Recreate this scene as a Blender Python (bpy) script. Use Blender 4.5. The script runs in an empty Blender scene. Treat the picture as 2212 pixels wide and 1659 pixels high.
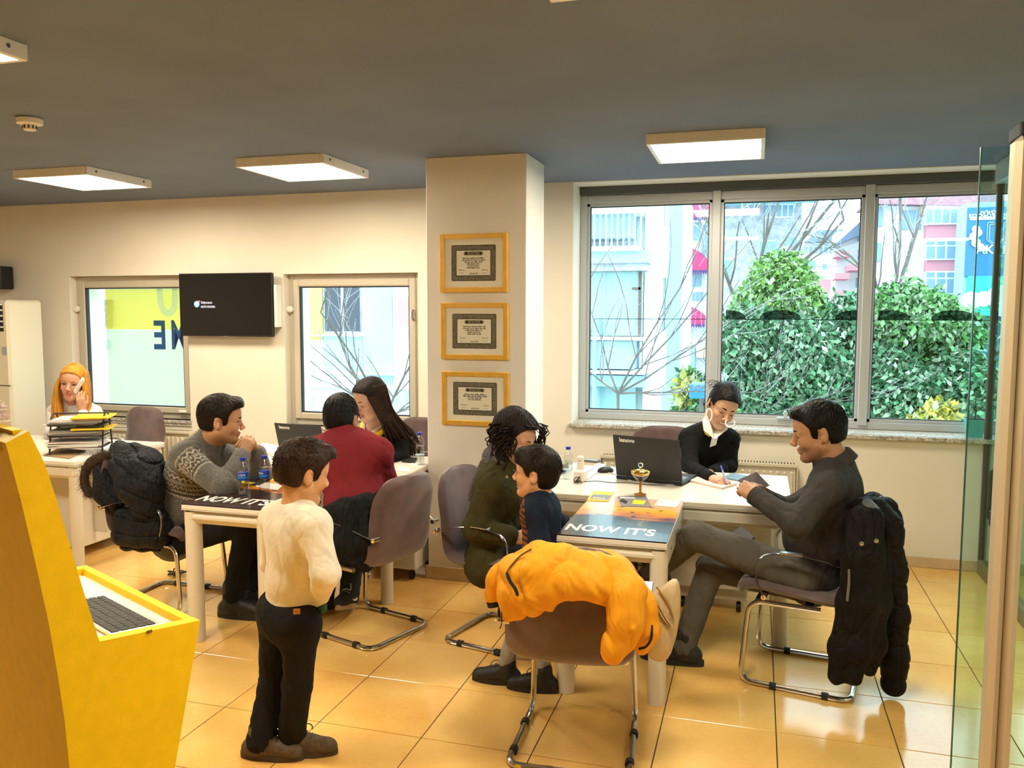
import bpy, math, random
import numpy as np
from mathutils import Vector, Matrix

# ------------------------------------------------------------------ camera, world, lights, exposure
FPX, YAW, PITCH, ROLL, EYE = 1799.6, math.radians(16.357), math.radians(4.913), math.radians(0.117), 1.6786
SC = bpy.context.scene
COL = SC.collection
_fw = np.array([-math.sin(YAW) * math.cos(PITCH), math.cos(YAW) * math.cos(PITCH), -math.sin(PITCH)])
_r0 = np.array([math.cos(YAW), math.sin(YAW), 0.0])
_u0 = np.cross(_r0, _fw)
CR = _r0 * math.cos(ROLL) + _u0 * math.sin(ROLL)
CU = -_r0 * math.sin(ROLL) + _u0 * math.cos(ROLL)
CW = _fw
CP = np.array([0.0, 0.0, EYE])
cam_d = bpy.data.cameras.new('camera')
cam_d.sensor_width = 36.0
cam_d.lens = FPX / 2212.0 * 36.0
cam_d.clip_start = 0.05
cam_d.clip_end = 300
cam = bpy.data.objects.new('camera', cam_d)
COL.objects.link(cam)
cam.matrix_world = Matrix(((CR[0], CU[0], -CW[0], 0), (CR[1], CU[1], -CW[1], 0), (CR[2], CU[2], -CW[2], EYE), (0, 0, 0, 1)))
SC.camera = cam

w = bpy.data.worlds.new('overcast_sky')
SC.world = w
w.use_nodes = True
wn = w.node_tree.nodes
wn['Background'].inputs[0].default_value = (0.80, 0.93, 1.0, 1)
wn['Background'].inputs[1].default_value = 3.9
SC.view_settings.view_transform = 'Standard'
SC.view_settings.look = 'None'
SC.view_settings.gamma = 1.0
SC.view_settings.use_curve_mapping = False
SC.view_settings.exposure = 0.45
SC.cycles.use_denoising = True
SC.cycles.max_bounces = 8
SC.cycles.transparent_max_bounces = 16
PANEL_STRENGTH = 35.0
PANEL_COLOR = (1.0, 0.87, 0.65, 1)


def ray(x, y):
    return CR * (x - 1106) / FPX + CU * (829.5 - y) / FPX + CW


def at(x, y, Y):
    "point seen at photo pixel (x, y) whose depth in the room is Y metres"
    d = ray(x, y)
    return CP + d * (Y / d[1])


def onz(x, y, z=0.0):
    "point seen at photo pixel (x, y) lying at height z"
    d = ray(x, y)
    return CP + d * ((z - EYE) / d[2])


# ------------------------------------------------------------------ materials
MATS = {}


def lin(c):
    "sRGB 0-255 to linear"
    out = []
    for v in c[:3]:
        v = v / 255.0
        out.append(v / 12.92 if v <= 0.04045 else ((v + 0.055) / 1.055) ** 2.4)
    return (out[0], out[1], out[2], 1.0)


def mat(name, col, rough=0.5, metal=0.0, var=0.0, vscale=8.0, bump=0.0, bscale=60.0, spec=0.5, vstretch=None, coat=0.0,
        sheen=0.0, emit=None, emit_s=0.0, attr=None, trans=0.0, ior=1.45, bdetail=4.0, bdist=0.0, ridge=0.0, rscale=11.0):
    if name in MATS:
        return MATS[name]
    m = bpy.data.materials.new(name)
    m.use_nodes = True
    nt = m.node_tree
    b = nt.nodes['Principled BSDF']
    b.inputs['Base Color'].default_value = col if len(col) == 4 else (*col, 1)
    b.inputs['Roughness'].default_value = rough
    b.inputs['Metallic'].default_value = metal
    b.inputs['Specular IOR Level'].default_value = spec
    b.inputs['Coat Weight'].default_value = coat
    b.inputs['Sheen Weight'].default_value = sheen
    b.inputs['Transmission Weight'].default_value = trans
    b.inputs['IOR'].default_value = ior
    if emit is not None:
        b.inputs['Emission Color'].default_value = emit
        b.inputs['Emission Strength'].default_value = emit_s
    tc = nt.nodes.new('ShaderNodeTexCoord')
    src = tc.outputs['Object']
    if vstretch is not None:
        mp = nt.nodes.new('ShaderNodeMapping')
        mp.inputs['Scale'].default_value = vstretch
        nt.links.new(src, mp.inputs['Vector'])
        src = mp.outputs['Vector']
    base = None
    if attr:
        at_ = nt.nodes.new('ShaderNodeAttribute')
        at_.attribute_name = attr
        base = at_.outputs['Color']
        nt.links.new(base, b.inputs['Base Color'])
    if var > 0:
        n = nt.nodes.new('ShaderNodeTexNoise')
        n.inputs['Scale'].default_value = vscale
        n.inputs['Detail'].default_value = 5
        nt.links.new(src, n.inputs['Vector'])
        mx = nt.nodes.new('ShaderNodeMix')
        mx.data_type = 'RGBA'
        mx.blend_type = 'MULTIPLY'
        mx.inputs[0].default_value = 1.0
        rp = nt.nodes.new('ShaderNodeMapRange')
        rp.inputs[1].default_value = 0.3
        rp.inputs[2].default_value = 0.7
        rp.inputs[3].default_value = 1.0 - var
        rp.inputs[4].default_value = 1.0 + var * 0.6
        nt.links.new(n.outputs['Fac'], rp.inputs[0])
        if base is not None:
            nt.links.new(base, mx.inputs[6])
        else:
            mx.inputs[6].default_value = b.inputs['Base Color'].default_value
        nt.links.new(rp.outputs[0], mx.inputs[7])
        nt.links.new(mx.outputs[2], b.inputs['Base Color'])
    if bump > 0:
        n2 = nt.nodes.new('ShaderNodeTexNoise')
        n2.inputs['Scale'].default_value = bscale
        n2.inputs['Detail'].default_value = bdetail
        n2.inputs['Distortion'].default_value = bdist
        nt.links.new(src, n2.inputs['Vector'])
        bp = nt.nodes.new('ShaderNodeBump')
        bp.inputs['Strength'].default_value = bump
        bp.inputs['Distance'].default_value = 0.02
        nt.links.new(n2.outputs['Fac'], bp.inputs['Height'])
        nt.links.new(bp.outputs[0], b.inputs['Normal'])
    if ridge > 0:
        # crisp cloth creases: thin valleys of a stretched, warped noise
        mp2 = nt.nodes.new('ShaderNodeMapping')
        mp2.inputs['Rotation'].default_value = (0.4, 0.7, 0.5)
        mp2.inputs['Scale'].default_value = (1.0, 1.0, 0.45)
        nt.links.new(tc.outputs['Object'], mp2.inputs['Vector'])
        hgt = None
        for k_, (sc_, wt) in enumerate(((rscale, 1.0), (rscale * 2.3, 0.45))):
            nz = nt.nodes.new('ShaderNodeTexNoise')
            nz.inputs['Scale'].default_value = sc_
            nz.inputs['Detail'].default_value = 2.0
            nz.inputs['Distortion'].default_value = 1.2
            nt.links.new(mp2.outputs['Vector'], nz.inputs['Vector'])
            sb = nt.nodes.new('ShaderNodeMath')
            sb.operation = 'SUBTRACT'
            sb.inputs[1].default_value = 0.5
            nt.links.new(nz.outputs['Fac'], sb.inputs[0])
            ab = nt.nodes.new('ShaderNodeMath')
            ab.operation = 'ABSOLUTE'
            nt.links.new(sb.outputs[0], ab.inputs[0])
            mr = nt.nodes.new('ShaderNodeMapRange')
            mr.interpolation_type = 'SMOOTHSTEP'
            mr.inputs[1].default_value = 0.0
            mr.inputs[2].default_value = 0.11
            mr.inputs[3].default_value = 0.0
            mr.inputs[4].default_value = wt
            nt.links.new(ab.outputs[0], mr.inputs[0])
            if hgt is None:
                hgt = mr.outputs[0]
            else:
                ad_ = nt.nodes.new('ShaderNodeMath')
                ad_.operation = 'ADD'
                nt.links.new(hgt, ad_.inputs[0])
                nt.links.new(mr.outputs[0], ad_.inputs[1])
                hgt = ad_.outputs[0]
        bp2 = nt.nodes.new('ShaderNodeBump')
        bp2.inputs['Strength'].default_value = ridge
        bp2.inputs['Distance'].default_value = 0.012
        nt.links.new(hgt, bp2.inputs['Height'])
        if bump > 0:
            nt.links.new(bp.outputs[0], bp2.inputs['Normal'])
        nt.links.new(bp2.outputs[0], b.inputs['Normal'])
    MATS[name] = m
    return m


def glass_mat(name, tint=(1, 1, 1), refl=0.06, rough=0.0, opacity=0.0, ocol=(1, 1, 1)):
    "thin pane: clear (optionally tinted) with a fresnel reflection and an optional layer of film"
    if name in MATS:
        return MATS[name]
    m = bpy.data.materials.new(name)
    m.use_nodes = True
    nt = m.node_tree
    nt.nodes.clear()
    out = nt.nodes.new('ShaderNodeOutputMaterial')
    tr = nt.nodes.new('ShaderNodeBsdfTransparent')
    tr.inputs[0].default_value = (*tint, 1)
    gl = nt.nodes.new('ShaderNodeBsdfGlossy')
    gl.inputs['Roughness'].default_value = rough
    fr = nt.nodes.new('ShaderNodeFresnel')
    fr.inputs[0].default_value = 1.45
    ml = nt.nodes.new('ShaderNodeMath')
    ml.operation = 'MULTIPLY_ADD'
    ml.inputs[1].default_value = 1.0
    ml.inputs[2].default_value = refl - 0.035
    nt.links.new(fr.outputs[0], ml.inputs[0])
    ge = nt.nodes.new('ShaderNodeNewGeometry')
    fc = nt.nodes.new('ShaderNodeMath')
    fc.operation = 'SUBTRACT'
    fc.inputs[0].default_value = 1.0
    nt.links.new(ge.outputs['Backfacing'], fc.inputs[1])
    m1 = nt.nodes.new('ShaderNodeMath')
    m1.operation = 'MULTIPLY'
    m1.use_clamp = True
    nt.links.new(ml.outputs[0], m1.inputs[0])
    nt.links.new(fc.outputs[0], m1.inputs[1])
    mx = nt.nodes.new('ShaderNodeMixShader')
    nt.links.new(m1.outputs[0], mx.inputs[0])
    nt.links.new(tr.outputs[0], mx.inputs[1])
    nt.links.new(gl.outputs[0], mx.inputs[2])
    last = mx
    if opacity > 0:
        df = nt.nodes.new('ShaderNodeBsdfDiffuse')
        df.inputs[0].default_value = (*ocol, 1)
        tl = nt.nodes.new('ShaderNodeBsdfTranslucent')
        tl.inputs[0].default_value = (*ocol, 1)
        m0 = nt.nodes.new('ShaderNodeMixShader')
        m0.inputs[0].default_value = 0.6
        nt.links.new(df.outputs[0], m0.inputs[1])
        nt.links.new(tl.outputs[0], m0.inputs[2])
        m2 = nt.nodes.new('ShaderNodeMixShader')
        m2.inputs[0].default_value = opacity
        nt.links.new(mx.outputs[0], m2.inputs[1])
        nt.links.new(m0.outputs[0], m2.inputs[2])
        last = m2
    nt.links.new(last.outputs[0], out.inputs[0])
    MATS[name] = m
    return m


# ------------------------------------------------------------------ objects and meshes
def V3(p):
    return np.array([float(p[0]), float(p[1]), float(p[2])])


def unit(v):
    v = V3(v)
    return v / max(1e-9, np.linalg.norm(v))


def tag(o, label=None, cat=None, group=None, kind=None):
    if label:
        o['label'] = label
    if cat:
        o['category'] = cat
    if group:
        o['group'] = group
    if kind:
        o['kind'] = kind
    return o


def thing(name, label, cat, loc=(0, 0, 0), rz=0.0, group=None):
    o = bpy.data.objects.new(name, None)
    o.empty_display_size = 0.05
    o.location = [float(v) for v in loc]
    o.rotation_euler = (0, 0, rz)
    COL.objects.link(o)
    return tag(o, label, cat, group)


def mesh_obj(name, verts, faces, m, parent=None, origin=None, smooth=None):
    verts = np.asarray(verts, dtype=float)
    if origin is not None:
        verts = verts - V3(origin)
    me = bpy.data.meshes.new(name)
    me.from_pydata(verts.tolist(), [], [list(f) for f in faces])
    me.update()
    if smooth is not None:
        me.shade_smooth()
        if smooth < 179:
            me.set_sharp_from_angle(angle=math.radians(smooth))
    o = bpy.data.objects.new(name, me)
    mm = m if isinstance(m, (list, tuple)) else [m]
    for x in mm:
        me.materials.append(x)
    COL.objects.link(o)
    if parent is not None:
        o.parent = parent
    elif origin is not None:
        o.location = [float(v) for v in origin]
    return o


def copy_tree(o, parent=None):
    c = o.copy()
    COL.objects.link(c)
    c.parent = parent
    for ch in o.children:
        copy_tree(ch, c)
    return c


class MB:
    "collects primitive shapes into one mesh"

    def __init__(self):
        self.v = []
        self.f = []

    def add(self, verts, faces):
        n = len(self.v)
        self.v += [tuple(float(c) for c in p) for p in verts]
        self.f += [tuple(i + n for i in f) for f in faces]
        return self

    def box(self, lo, hi, bev=0.0, M=None):
        lo, hi = V3(lo), V3(hi)
        c, h = (lo + hi) / 2, np.abs(hi - lo) / 2
        b = min(bev, h.min() * 0.98)
        pts, fcs = [], []
        if b <= 0:
            for sx in (-1, 1):
                for sy in (-1, 1):
                    for sz in (-1, 1):
                        pts.append(c + h * np.array([sx, sy, sz]))
            fcs = [(0, 1, 3, 2), (4, 6, 7, 5), (0, 4, 5, 1), (2, 3, 7, 6), (0, 2, 6, 4), (1, 5, 7, 3)]
        else:
            idx = {}
            for sx in (-1, 1):
                for sy in (-1, 1):
                    for sz in (-1, 1):
                        s = np.array([sx, sy, sz])
                        for a in range(3):
                            q = c + s * (h - b)
                            q[a] += s[a] * b
                            idx[(sx, sy, sz, a)] = len(pts)
                            pts.append(q)
            for a in range(3):
                o1, o2 = (a + 1) % 3, (a + 2) % 3
                for s in (-1, 1):
                    qs = []
                    for t1, t2 in ((-1, -1), (1, -1), (1, 1), (-1, 1)):
                        k = [0, 0, 0]
                        k[a], k[o1], k[o2] = s, t1, t2
                        qs.append(idx[(k[0], k[1], k[2], a)])
                    fcs.append(tuple(qs if s > 0 else qs[::-1]))
            for a in range(3):
                o1, o2 = (a + 1) % 3, (a + 2) % 3
                for s1 in (-1, 1):
                    for s2 in (-1, 1):
                        def K(t, ax):
                            k = [0, 0, 0]
                            k[a], k[o1], k[o2] = t, s1, s2
                            return idx[(k[0], k[1], k[2], ax)]
                        q = [K(-1, o1), K(1, o1), K(1, o2), K(-1, o2)]
                        fcs.append(tuple(q if s1 * s2 < 0 else q[::-1]))
            for sx in (-1, 1):
                for sy in (-1, 1):
                    for sz in (-1, 1):
                        q = [idx[(sx, sy, sz, a)] for a in range(3)]
                        fcs.append(tuple(q if sx * sy * sz > 0 else q[::-1]))
        if M is not None:
            pts = [np.array(M @ Vector(p)) for p in pts]
        return self.add(pts, fcs)

    def tube(self, path, r, n=8, cap=True, closed=False, flat=None):
        path = [V3(p) for p in path]
        k = len(path)
        rr = r if isinstance(r, (list, tuple, np.ndarray)) else [r] * k
        pts, fcs = [], []
        prev = None
        for i in range(k):
            if closed:
                t = path[(i + 1) % k] - path[i - 1]
            else:
                t = path[min(i + 1, k - 1)] - path[max(i - 1, 0)]
            t = t / max(1e-9, np.linalg.norm(t))
            if prev is None:
                a = np.array([0, 0, 1.0]) if abs(t[2]) < 0.9 else np.array([1.0, 0, 0])
                u = np.cross(t, a)
            else:
                u = prev - t * (prev @ t)
            u = u / max(1e-9, np.linalg.norm(u))
            prev = u
            w_ = np.cross(t, u)
            for j in range(n):
                an = 2 * math.pi * j / n
                ca, sa = math.cos(an), math.sin(an)
                if flat is not None:
                    ca, sa = ca * flat[0], sa * flat[1]
                pts.append(path[i] + (u * ca + w_ * sa) * rr[i])
        m = k if closed else k - 1
        for i in range(m):
            i2 = (i + 1) % k
            for j in range(n):
                j2 = (j + 1) % n
                fcs.append((i * n + j, i * n + j2, i2 * n + j2, i2 * n + j))
        if cap and not closed:
            fcs.append(tuple(range(n))[::-1])
            fcs.append(tuple((k - 1) * n + j for j in range(n)))
        return self.add(pts, fcs)

    def lathe(self, prof, n=24, c=(0, 0, 0), M=None):
        "prof: (radius, z) pairs bottom to top around the local z axis"
        c = V3(c)
        pts, fcs = [], []
        for r, z in prof:
            for j in range(n):
                a = 2 * math.pi * j / n
                pts.append(c + np.array([r * math.cos(a), r * math.sin(a), z]))
        for i in range(len(prof) - 1):
            for j in range(n):
                j2 = (j + 1) % n
                fcs.append((i * n + j, i * n + j2, (i + 1) * n + j2, (i + 1) * n + j))
        fcs.append(tuple(range(n))[::-1])
        fcs.append(tuple((len(prof) - 1) * n + j for j in range(n)))
        if M is not None:
            pts = [np.array(M @ Vector(p)) for p in pts]
        return self.add(pts, fcs)

    def prism(self, poly, vec):
        "poly: list of 3-D points (one face), extruded by vec"
        poly = [V3(p) for p in poly]
        vec = V3(vec)
        n = len(poly)
        pts = poly + [p + vec for p in poly]
        nrm = np.zeros(3)
        for i in range(n):
            nrm += np.cross(poly[i], poly[(i + 1) % n])
        flip = (nrm @ vec) > 0
        a, b = list(range(n)), list(range(n, 2 * n))
        fcs = [tuple(a[::-1] if flip else a), tuple(b if flip else b[::-1])]
        for i in range(n):
            j = (i + 1) % n
            q = (i, j, n + j, n + i)
            fcs.append(q if flip else q[::-1])
        return self.add(pts, fcs)

    def ball(self, c, r, n=12, m=8):
        c = V3(c)
        rad = V3(r) if hasattr(r, '__len__') else np.array([r, r, r])
        prof = []
        pts, fcs = [], []
        for i in range(m + 1):
            th = math.pi * i / m
            for j in range(n):
                a = 2 * math.pi * j / n
                pts.append(c + rad * np.array([math.sin(th) * math.cos(a), math.sin(th) * math.sin(a), -math.cos(th)]))
        for i in range(m):
            for j in range(n):
                j2 = (j + 1) % n
                fcs.append((i * n + j, i * n + j2, (i + 1) * n + j2, (i + 1) * n + j))
        return self.add(pts, fcs)

    def sheet(self, grid, thick=0.0, nrm=None):
        "grid: rows of points -> a surface, given thickness along -nrm when thick > 0"
        g = np.array(grid, dtype=float)
        a, b = g.shape[:2]
        pts = g.reshape(-1, 3)
        fcs = [(i * b + j, i * b + j + 1, (i + 1) * b + j + 1, (i + 1) * b + j) for i in range(a - 1) for j in range(b - 1)]
        if thick > 0:
            N = V3(nrm) if nrm is not None else np.array([0, 0, 1.0])
            n = len(pts)
            low = pts - N * thick
            allp = np.vstack([pts, low])
            fl = [tuple(n + k for k in f[::-1]) for f in fcs]
            rim = [i * b for i in range(a)] + [(a - 1) * b + j for j in range(1, b)] + [i * b + b - 1 for i in range(a - 2, -1, -1)] + [j for j in range(b - 2, 0, -1)]
            side = [(rim[k], rim[(k + 1) % len(rim)], n + rim[(k + 1) % len(rim)], n + rim[k]) for k in range(len(rim))]
            return self.add(allp, fcs + fl + side)
        return self.add(pts, fcs)

    def build(self, name, m, parent=None, origin=None, smooth=35):
        return mesh_obj(name, self.v, self.f, m, parent, origin, smooth)


def bez(p0, p1, p2, p3, n=10):
    p0, p1, p2, p3 = map(V3, (p0, p1, p2, p3))
    out = []
    for i in range(n + 1):
        t = i / n
        out.append((1 - t) ** 3 * p0 + 3 * (1 - t) ** 2 * t * p1 + 3 * (1 - t) * t * t * p2 + t ** 3 * p3)
    return out


def catmull(pts, n=6):
    P = [V3(p) for p in pts]
    P = [2 * P[0] - P[1]] + P + [2 * P[-1] - P[-2]]
    out = []
    for i in range(1, len(P) - 2):
        for k in range(n):
            t = k / n
            out.append(0.5 * ((2 * P[i]) + (P[i + 1] - P[i - 1]) * t + (2 * P[i - 1] - 5 * P[i] + 4 * P[i + 1] - P[i + 2]) * t * t
                              + (3 * P[i] - P[i - 1] - 3 * P[i + 1] + P[i + 2]) * t ** 3))
    out.append(P[-2])
    return out


def fillet(path, r=0.05, n=5):
    "round the inner corners of a polyline"
    P = [V3(p) for p in path]
    out = [P[0]]
    for i in range(1, len(P) - 1):
        a, b, c = P[i - 1], P[i], P[i + 1]
        d1, d2 = unit(a - b), unit(c - b)
        rr = min(r, 0.48 * np.linalg.norm(a - b), 0.48 * np.linalg.norm(c - b))
        s, e = b + d1 * rr, b + d2 * rr
        for k in range(n + 1):
            t = k / n
            out.append((1 - t) ** 2 * s + 2 * (1 - t) * t * b + t * t * e)
    out.append(P[-1])
    return out


def text_obj(name, body, size, m, M, parent=None, ext=0.0004, align='LEFT', bold=0.0, shear=0.0, sx=1.0):
    "flat lettering as a mesh; M places the text plane (x right, y up, z out) in the parent's space"
    cu = bpy.data.curves.new(name, 'FONT')
    cu.body = body
    cu.size = size
    cu.extrude = ext
    cu.offset = bold
    cu.shear = shear
    cu.align_x = align
    cu.resolution_u = 3
    t = bpy.data.objects.new(name + '_tmp', cu)
    COL.objects.link(t)
    dg = bpy.context.evaluated_depsgraph_get()
    me = bpy.data.meshes.new_from_object(t.evaluated_get(dg))
    bpy.data.objects.remove(t)
    bpy.data.curves.remove(cu)
    me.name = name
    me.transform(M @ Matrix.Scale(sx, 4, (1, 0, 0)))
    me.materials.clear()
    me.materials.append(m)
    o = bpy.data.objects.new(name, me)
    COL.objects.link(o)
    if parent is not None:
        o.parent = parent
    return o


def frame_M(o, x, y):
    "matrix whose x axis runs along x, y axis along y, origin o"
    x, y = unit(x), unit(y)
    z = np.cross(x, y)
    return Matrix(((x[0], y[0], z[0], o[0]), (x[1], y[1], z[1], o[1]), (x[2], y[2], z[2], o[2]), (0, 0, 0, 1)))


# ------------------------------------------------------------------ implicit surfaces (smooth bodies, cloth)
class Field:
    def __init__(self):
        self.pr = []

    def rc(self, a, b, ra, rb=None, k=0.02, op=1, squash=None):
        "tapered capsule; squash=(axis, factor) flattens it along an axis"
        self.pr.append(('rc', V3(a), V3(b), ra, ra if rb is None else rb, k, op, squash))
        return self

    def el(self, c, r, R=None, k=0.02, op=1):
        self.pr.append(('el', V3(c), V3(r), np.eye(3) if R is None else np.asarray(R, float), k, op))
        return self

    def bx(self, c, h, R=None, r=0.01, k=0.01, op=1):
        self.pr.append(('bx', V3(c), V3(h), np.eye(3) if R is None else np.asarray(R, float), r, k, op))
        return self

    def mesh(self, res=0.006, noise=None, post=None, smooth=1, clipz=None):
        pad = 0.02 + 2 * res
        bbs = []
        for p in self.pr:
            if p[0] == 'rc':
                mr = max(p[3], p[4])
                lo, hi = np.minimum(p[1], p[2]) - mr, np.maximum(p[1], p[2]) + mr
                k, op = p[5], p[6]
            elif p[0] == 'el':
                e = np.abs(p[3]) @ p[2]
                lo, hi = p[1] - e, p[1] + e
                k, op = p[4], p[5]
            else:
                e = np.abs(p[3]) @ (p[2] + p[4])
                lo, hi = p[1] - e, p[1] + e
                k, op = p[5], p[6]
            bbs.append((lo, hi, k, op))
        LO = np.min([b[0] for b in bbs if b[3] > 0], axis=0) - pad
        HI = np.max([b[1] for b in bbs if b[3] > 0], axis=0) + pad
        n = np.ceil((HI - LO) / res).astype(int) + 1
        ax = [(LO[i] + np.arange(n[i]) * res).astype(np.float32) for i in range(3)]
        D = np.full(n, 0.05, np.float32)
        for p, (lo, hi, k, op) in zip(self.pr, bbs):
            m = k + 3 * res + 0.012
            i0 = np.maximum(((lo - m - LO) / res).astype(int), 0)
            i1 = np.minimum(((hi + m - LO) / res).astype(int) + 2, n)
            if (i1 <= i0).any():
                continue
            sl = tuple(slice(a, b) for a, b in zip(i0, i1))
            X = ax[0][sl[0]][:, None, None]
            Y = ax[1][sl[1]][None, :, None]
            Z = ax[2][sl[2]][None, None, :]
            if p[0] == 'rc':
                a, b, ra, rb, sq = p[1], p[2], p[3], p[4], p[7]
                d = b - a
                L2 = max(1e-12, d @ d)
                px_, py_, pz_ = X - np.float32(a[0]), Y - np.float32(a[1]), Z - np.float32(a[2])
                t = np.clip((px_ * np.float32(d[0]) + py_ * np.float32(d[1]) + pz_ * np.float32(d[2])) / np.float32(L2), 0, 1)
                qx, qy, qz = px_ - t * np.float32(d[0]), py_ - t * np.float32(d[1]), pz_ - t * np.float32(d[2])
                if sq is not None:
                    s_ax, s_f = unit(sq[0]), sq[1]
                    dot = (qx * np.float32(s_ax[0]) + qy * np.float32(s_ax[1]) + qz * np.float32(s_ax[2])) * np.float32(1.0 / s_f - 1.0)
                    qx, qy, qz = qx + dot * np.float32(s_ax[0]), qy + dot * np.float32(s_ax[1]), qz + dot * np.float32(s_ax[2])
                dd = np.sqrt(qx * qx + qy * qy + qz * qz) - (np.float32(ra) + t * np.float32(rb - ra))
                if sq is not None:
                    dd = dd * np.float32(min(1.0, 0.5 + 0.5 * sq[1]))
            else:
                R = p[3]
                dx, dy, dz = X - np.float32(p[1][0]), Y - np.float32(p[1][1]), Z - np.float32(p[1][2])
                l = [dx * np.float32(R[0, i]) + dy * np.float32(R[1, i]) + dz * np.float32(R[2, i]) for i in range(3)]
                if p[0] == 'el':
                    r = p[2]
                    k0 = np.sqrt(sum((l[i] / np.float32(r[i])) ** 2 for i in range(3)))
                    k1 = np.sqrt(sum((l[i] / np.float32(r[i] ** 2)) ** 2 for i in range(3))) + np.float32(1e-6)
                    dd = k0 * (k0 - 1) / k1
                else:
                    h, rr = p[2], p[4]
                    q = [np.abs(l[i]) - np.float32(h[i]) for i in range(3)]
                    o_ = np.sqrt(sum(np.maximum(c, 0) ** 2 for c in q))
                    dd = o_ + np.minimum(np.maximum(np.maximum(q[0], q[1]), q[2]), 0) - np.float32(rr)
            cur = D[sl]
            if op > 0:
                kk = np.float32(max(k, 1e-5))
                hh = np.maximum(kk - np.abs(cur - dd), 0) / kk
                D[sl] = np.minimum(cur, dd) - hh * hh * kk * np.float32(0.25)
            else:
                kk = np.float32(max(k, 1e-5))
                dn = -dd
                hh = np.maximum(kk - np.abs(cur - dn), 0) / kk
                D[sl] = np.maximum(cur, dn) + hh * hh * kk * np.float32(0.25)
        if noise is not None or post is not None:
            near = np.nonzero(np.abs(D) < 0.04)
            P = np.stack([ax[i][near[i]] for i in range(3)], -1).astype(float)
            dv = D[near].astype(float)
            if noise is not None:
                dv = dv + noise(P)
            if post is not None:
                dv = post(P, dv)
            D[near] = dv
        D[[0, -1], :, :] = np.maximum(D[[0, -1], :, :], 1e-4)
        D[:, [0, -1], :] = np.maximum(D[:, [0, -1], :], 1e-4)
        D[:, :, [0, -1]] = np.maximum(D[:, :, [0, -1]], 1e-4)
        v, f = surface_nets(D, LO, res)
        if smooth:
            v = relax(v, f, smooth)
        return v, f


def surface_nets(D, LO, res):
    S = D < 0
    c = [S[a:S.shape[0] - 1 + a, b:S.shape[1] - 1 + b, d:S.shape[2] - 1 + d] for a in (0, 1) for b in (0, 1) for d in (0, 1)]
    cnt = np.zeros(c[0].shape, np.uint8)
    for q in c:
        cnt += q
    act = (cnt > 0) & (cnt < 8)
    ii = np.stack(np.nonzero(act), -1)
    idx = np.full(act.shape, -1, np.int32)
    idx[act] = np.arange(len(ii))
    off = [(a, b, d) for a in (0, 1) for b in (0, 1) for d in (0, 1)]
    val = np.stack([D[ii[:, 0] + o[0], ii[:, 1] + o[1], ii[:, 2] + o[2]] for o in off], -1).astype(float)
    acc = np.zeros((len(ii), 3))
    num = np.zeros(len(ii))
    offa = np.array(off, float)
    for e in range(8):
        for g in range(e + 1, 8):
            if np.abs(offa[e] - offa[g]).sum() == 1:
                m = (val[:, e] < 0) != (val[:, g] < 0)
                t = val[m, e] / (val[m, e] - val[m, g])
                acc[m] += offa[e] + t[:, None] * (offa[g] - offa[e])
                num[m] += 1
    v = LO + (ii + acc / num[:, None]) * res
    faces = []
    for a in range(3):
        s0 = [slice(None)] * 3
        s1 = [slice(None)] * 3
        s0[a] = slice(0, -1)
        s1[a] = slice(1, None)
        A, B = S[tuple(s0)], S[tuple(s1)]
        ch = np.stack(np.nonzero(A != B), -1)
        b, d = (a + 1) % 3, (a + 2) % 3
        ok = (ch[:, b] > 0) & (ch[:, d] > 0) & (ch[:, b] < S.shape[b] - 1) & (ch[:, d] < S.shape[d] - 1)
        ch = ch[ok]
        fl = A[ch[:, 0], ch[:, 1], ch[:, 2]]
        q = []
        for ob, od in ((-1, -1), (0, -1), (0, 0), (-1, 0)):
            k = ch.copy()
            k[:, b] += ob
            k[:, d] += od
            q.append(idx[k[:, 0], k[:, 1], k[:, 2]])
        q = np.stack(q, -1)
        q[~fl] = q[~fl][:, ::-1]
        faces.append(q)
    return v, np.vstack(faces)


def relax(v, f, it=1, lam=0.5):
    e = np.vstack([f[:, [0, 1]], f[:, [1, 2]], f[:, [2, 3]], f[:, [3, 0]]])
    n = len(v)
    for _ in range(it):
        s = np.zeros((n, 3))
        c = np.zeros(n)
        for k in range(3):
            s[:, k] = np.bincount(e[:, 0], v[e[:, 1], k], n) + np.bincount(e[:, 1], v[e[:, 0], k], n)
        c = np.bincount(e[:, 0], minlength=n) + np.bincount(e[:, 1], minlength=n)
        v = v + lam * (s / np.maximum(c, 1)[:, None] - v)
    return v


def fast_obj(name, v, f, m, parent=None, origin=(0, 0, 0), color=None):
    "big quad mesh with smooth shading and an optional per-vertex colour"
    v = np.asarray(v, np.float32) - np.asarray(origin, np.float32)
    f = np.asarray(f, np.int32)
    me = bpy.data.meshes.new(name)
    me.vertices.add(len(v))
    me.vertices.foreach_set('co', v.ravel())
    me.loops.add(f.size)
    me.loops.foreach_set('vertex_index', f.ravel())
    me.polygons.add(len(f))
    k = f.shape[1]
    me.polygons.foreach_set('loop_start', np.arange(0, f.size, k, dtype=np.int32))
    me.polygons.foreach_set('loop_total', np.full(len(f), k, np.int32))
    me.update(calc_edges=True)
    me.validate()
    me.shade_smooth()
    if color is not None:
        ca = me.color_attributes.new('Col', 'FLOAT_COLOR', 'POINT')
        cc = np.ones((len(v), 4), np.float32)
        cc[:, :3] = color
        ca.data.foreach_set('color', cc.ravel())
    me.materials.append(m)
    o = bpy.data.objects.new(name, me)
    COL.objects.link(o)
    if parent is not None:
        o.parent = parent
    return o


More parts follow.
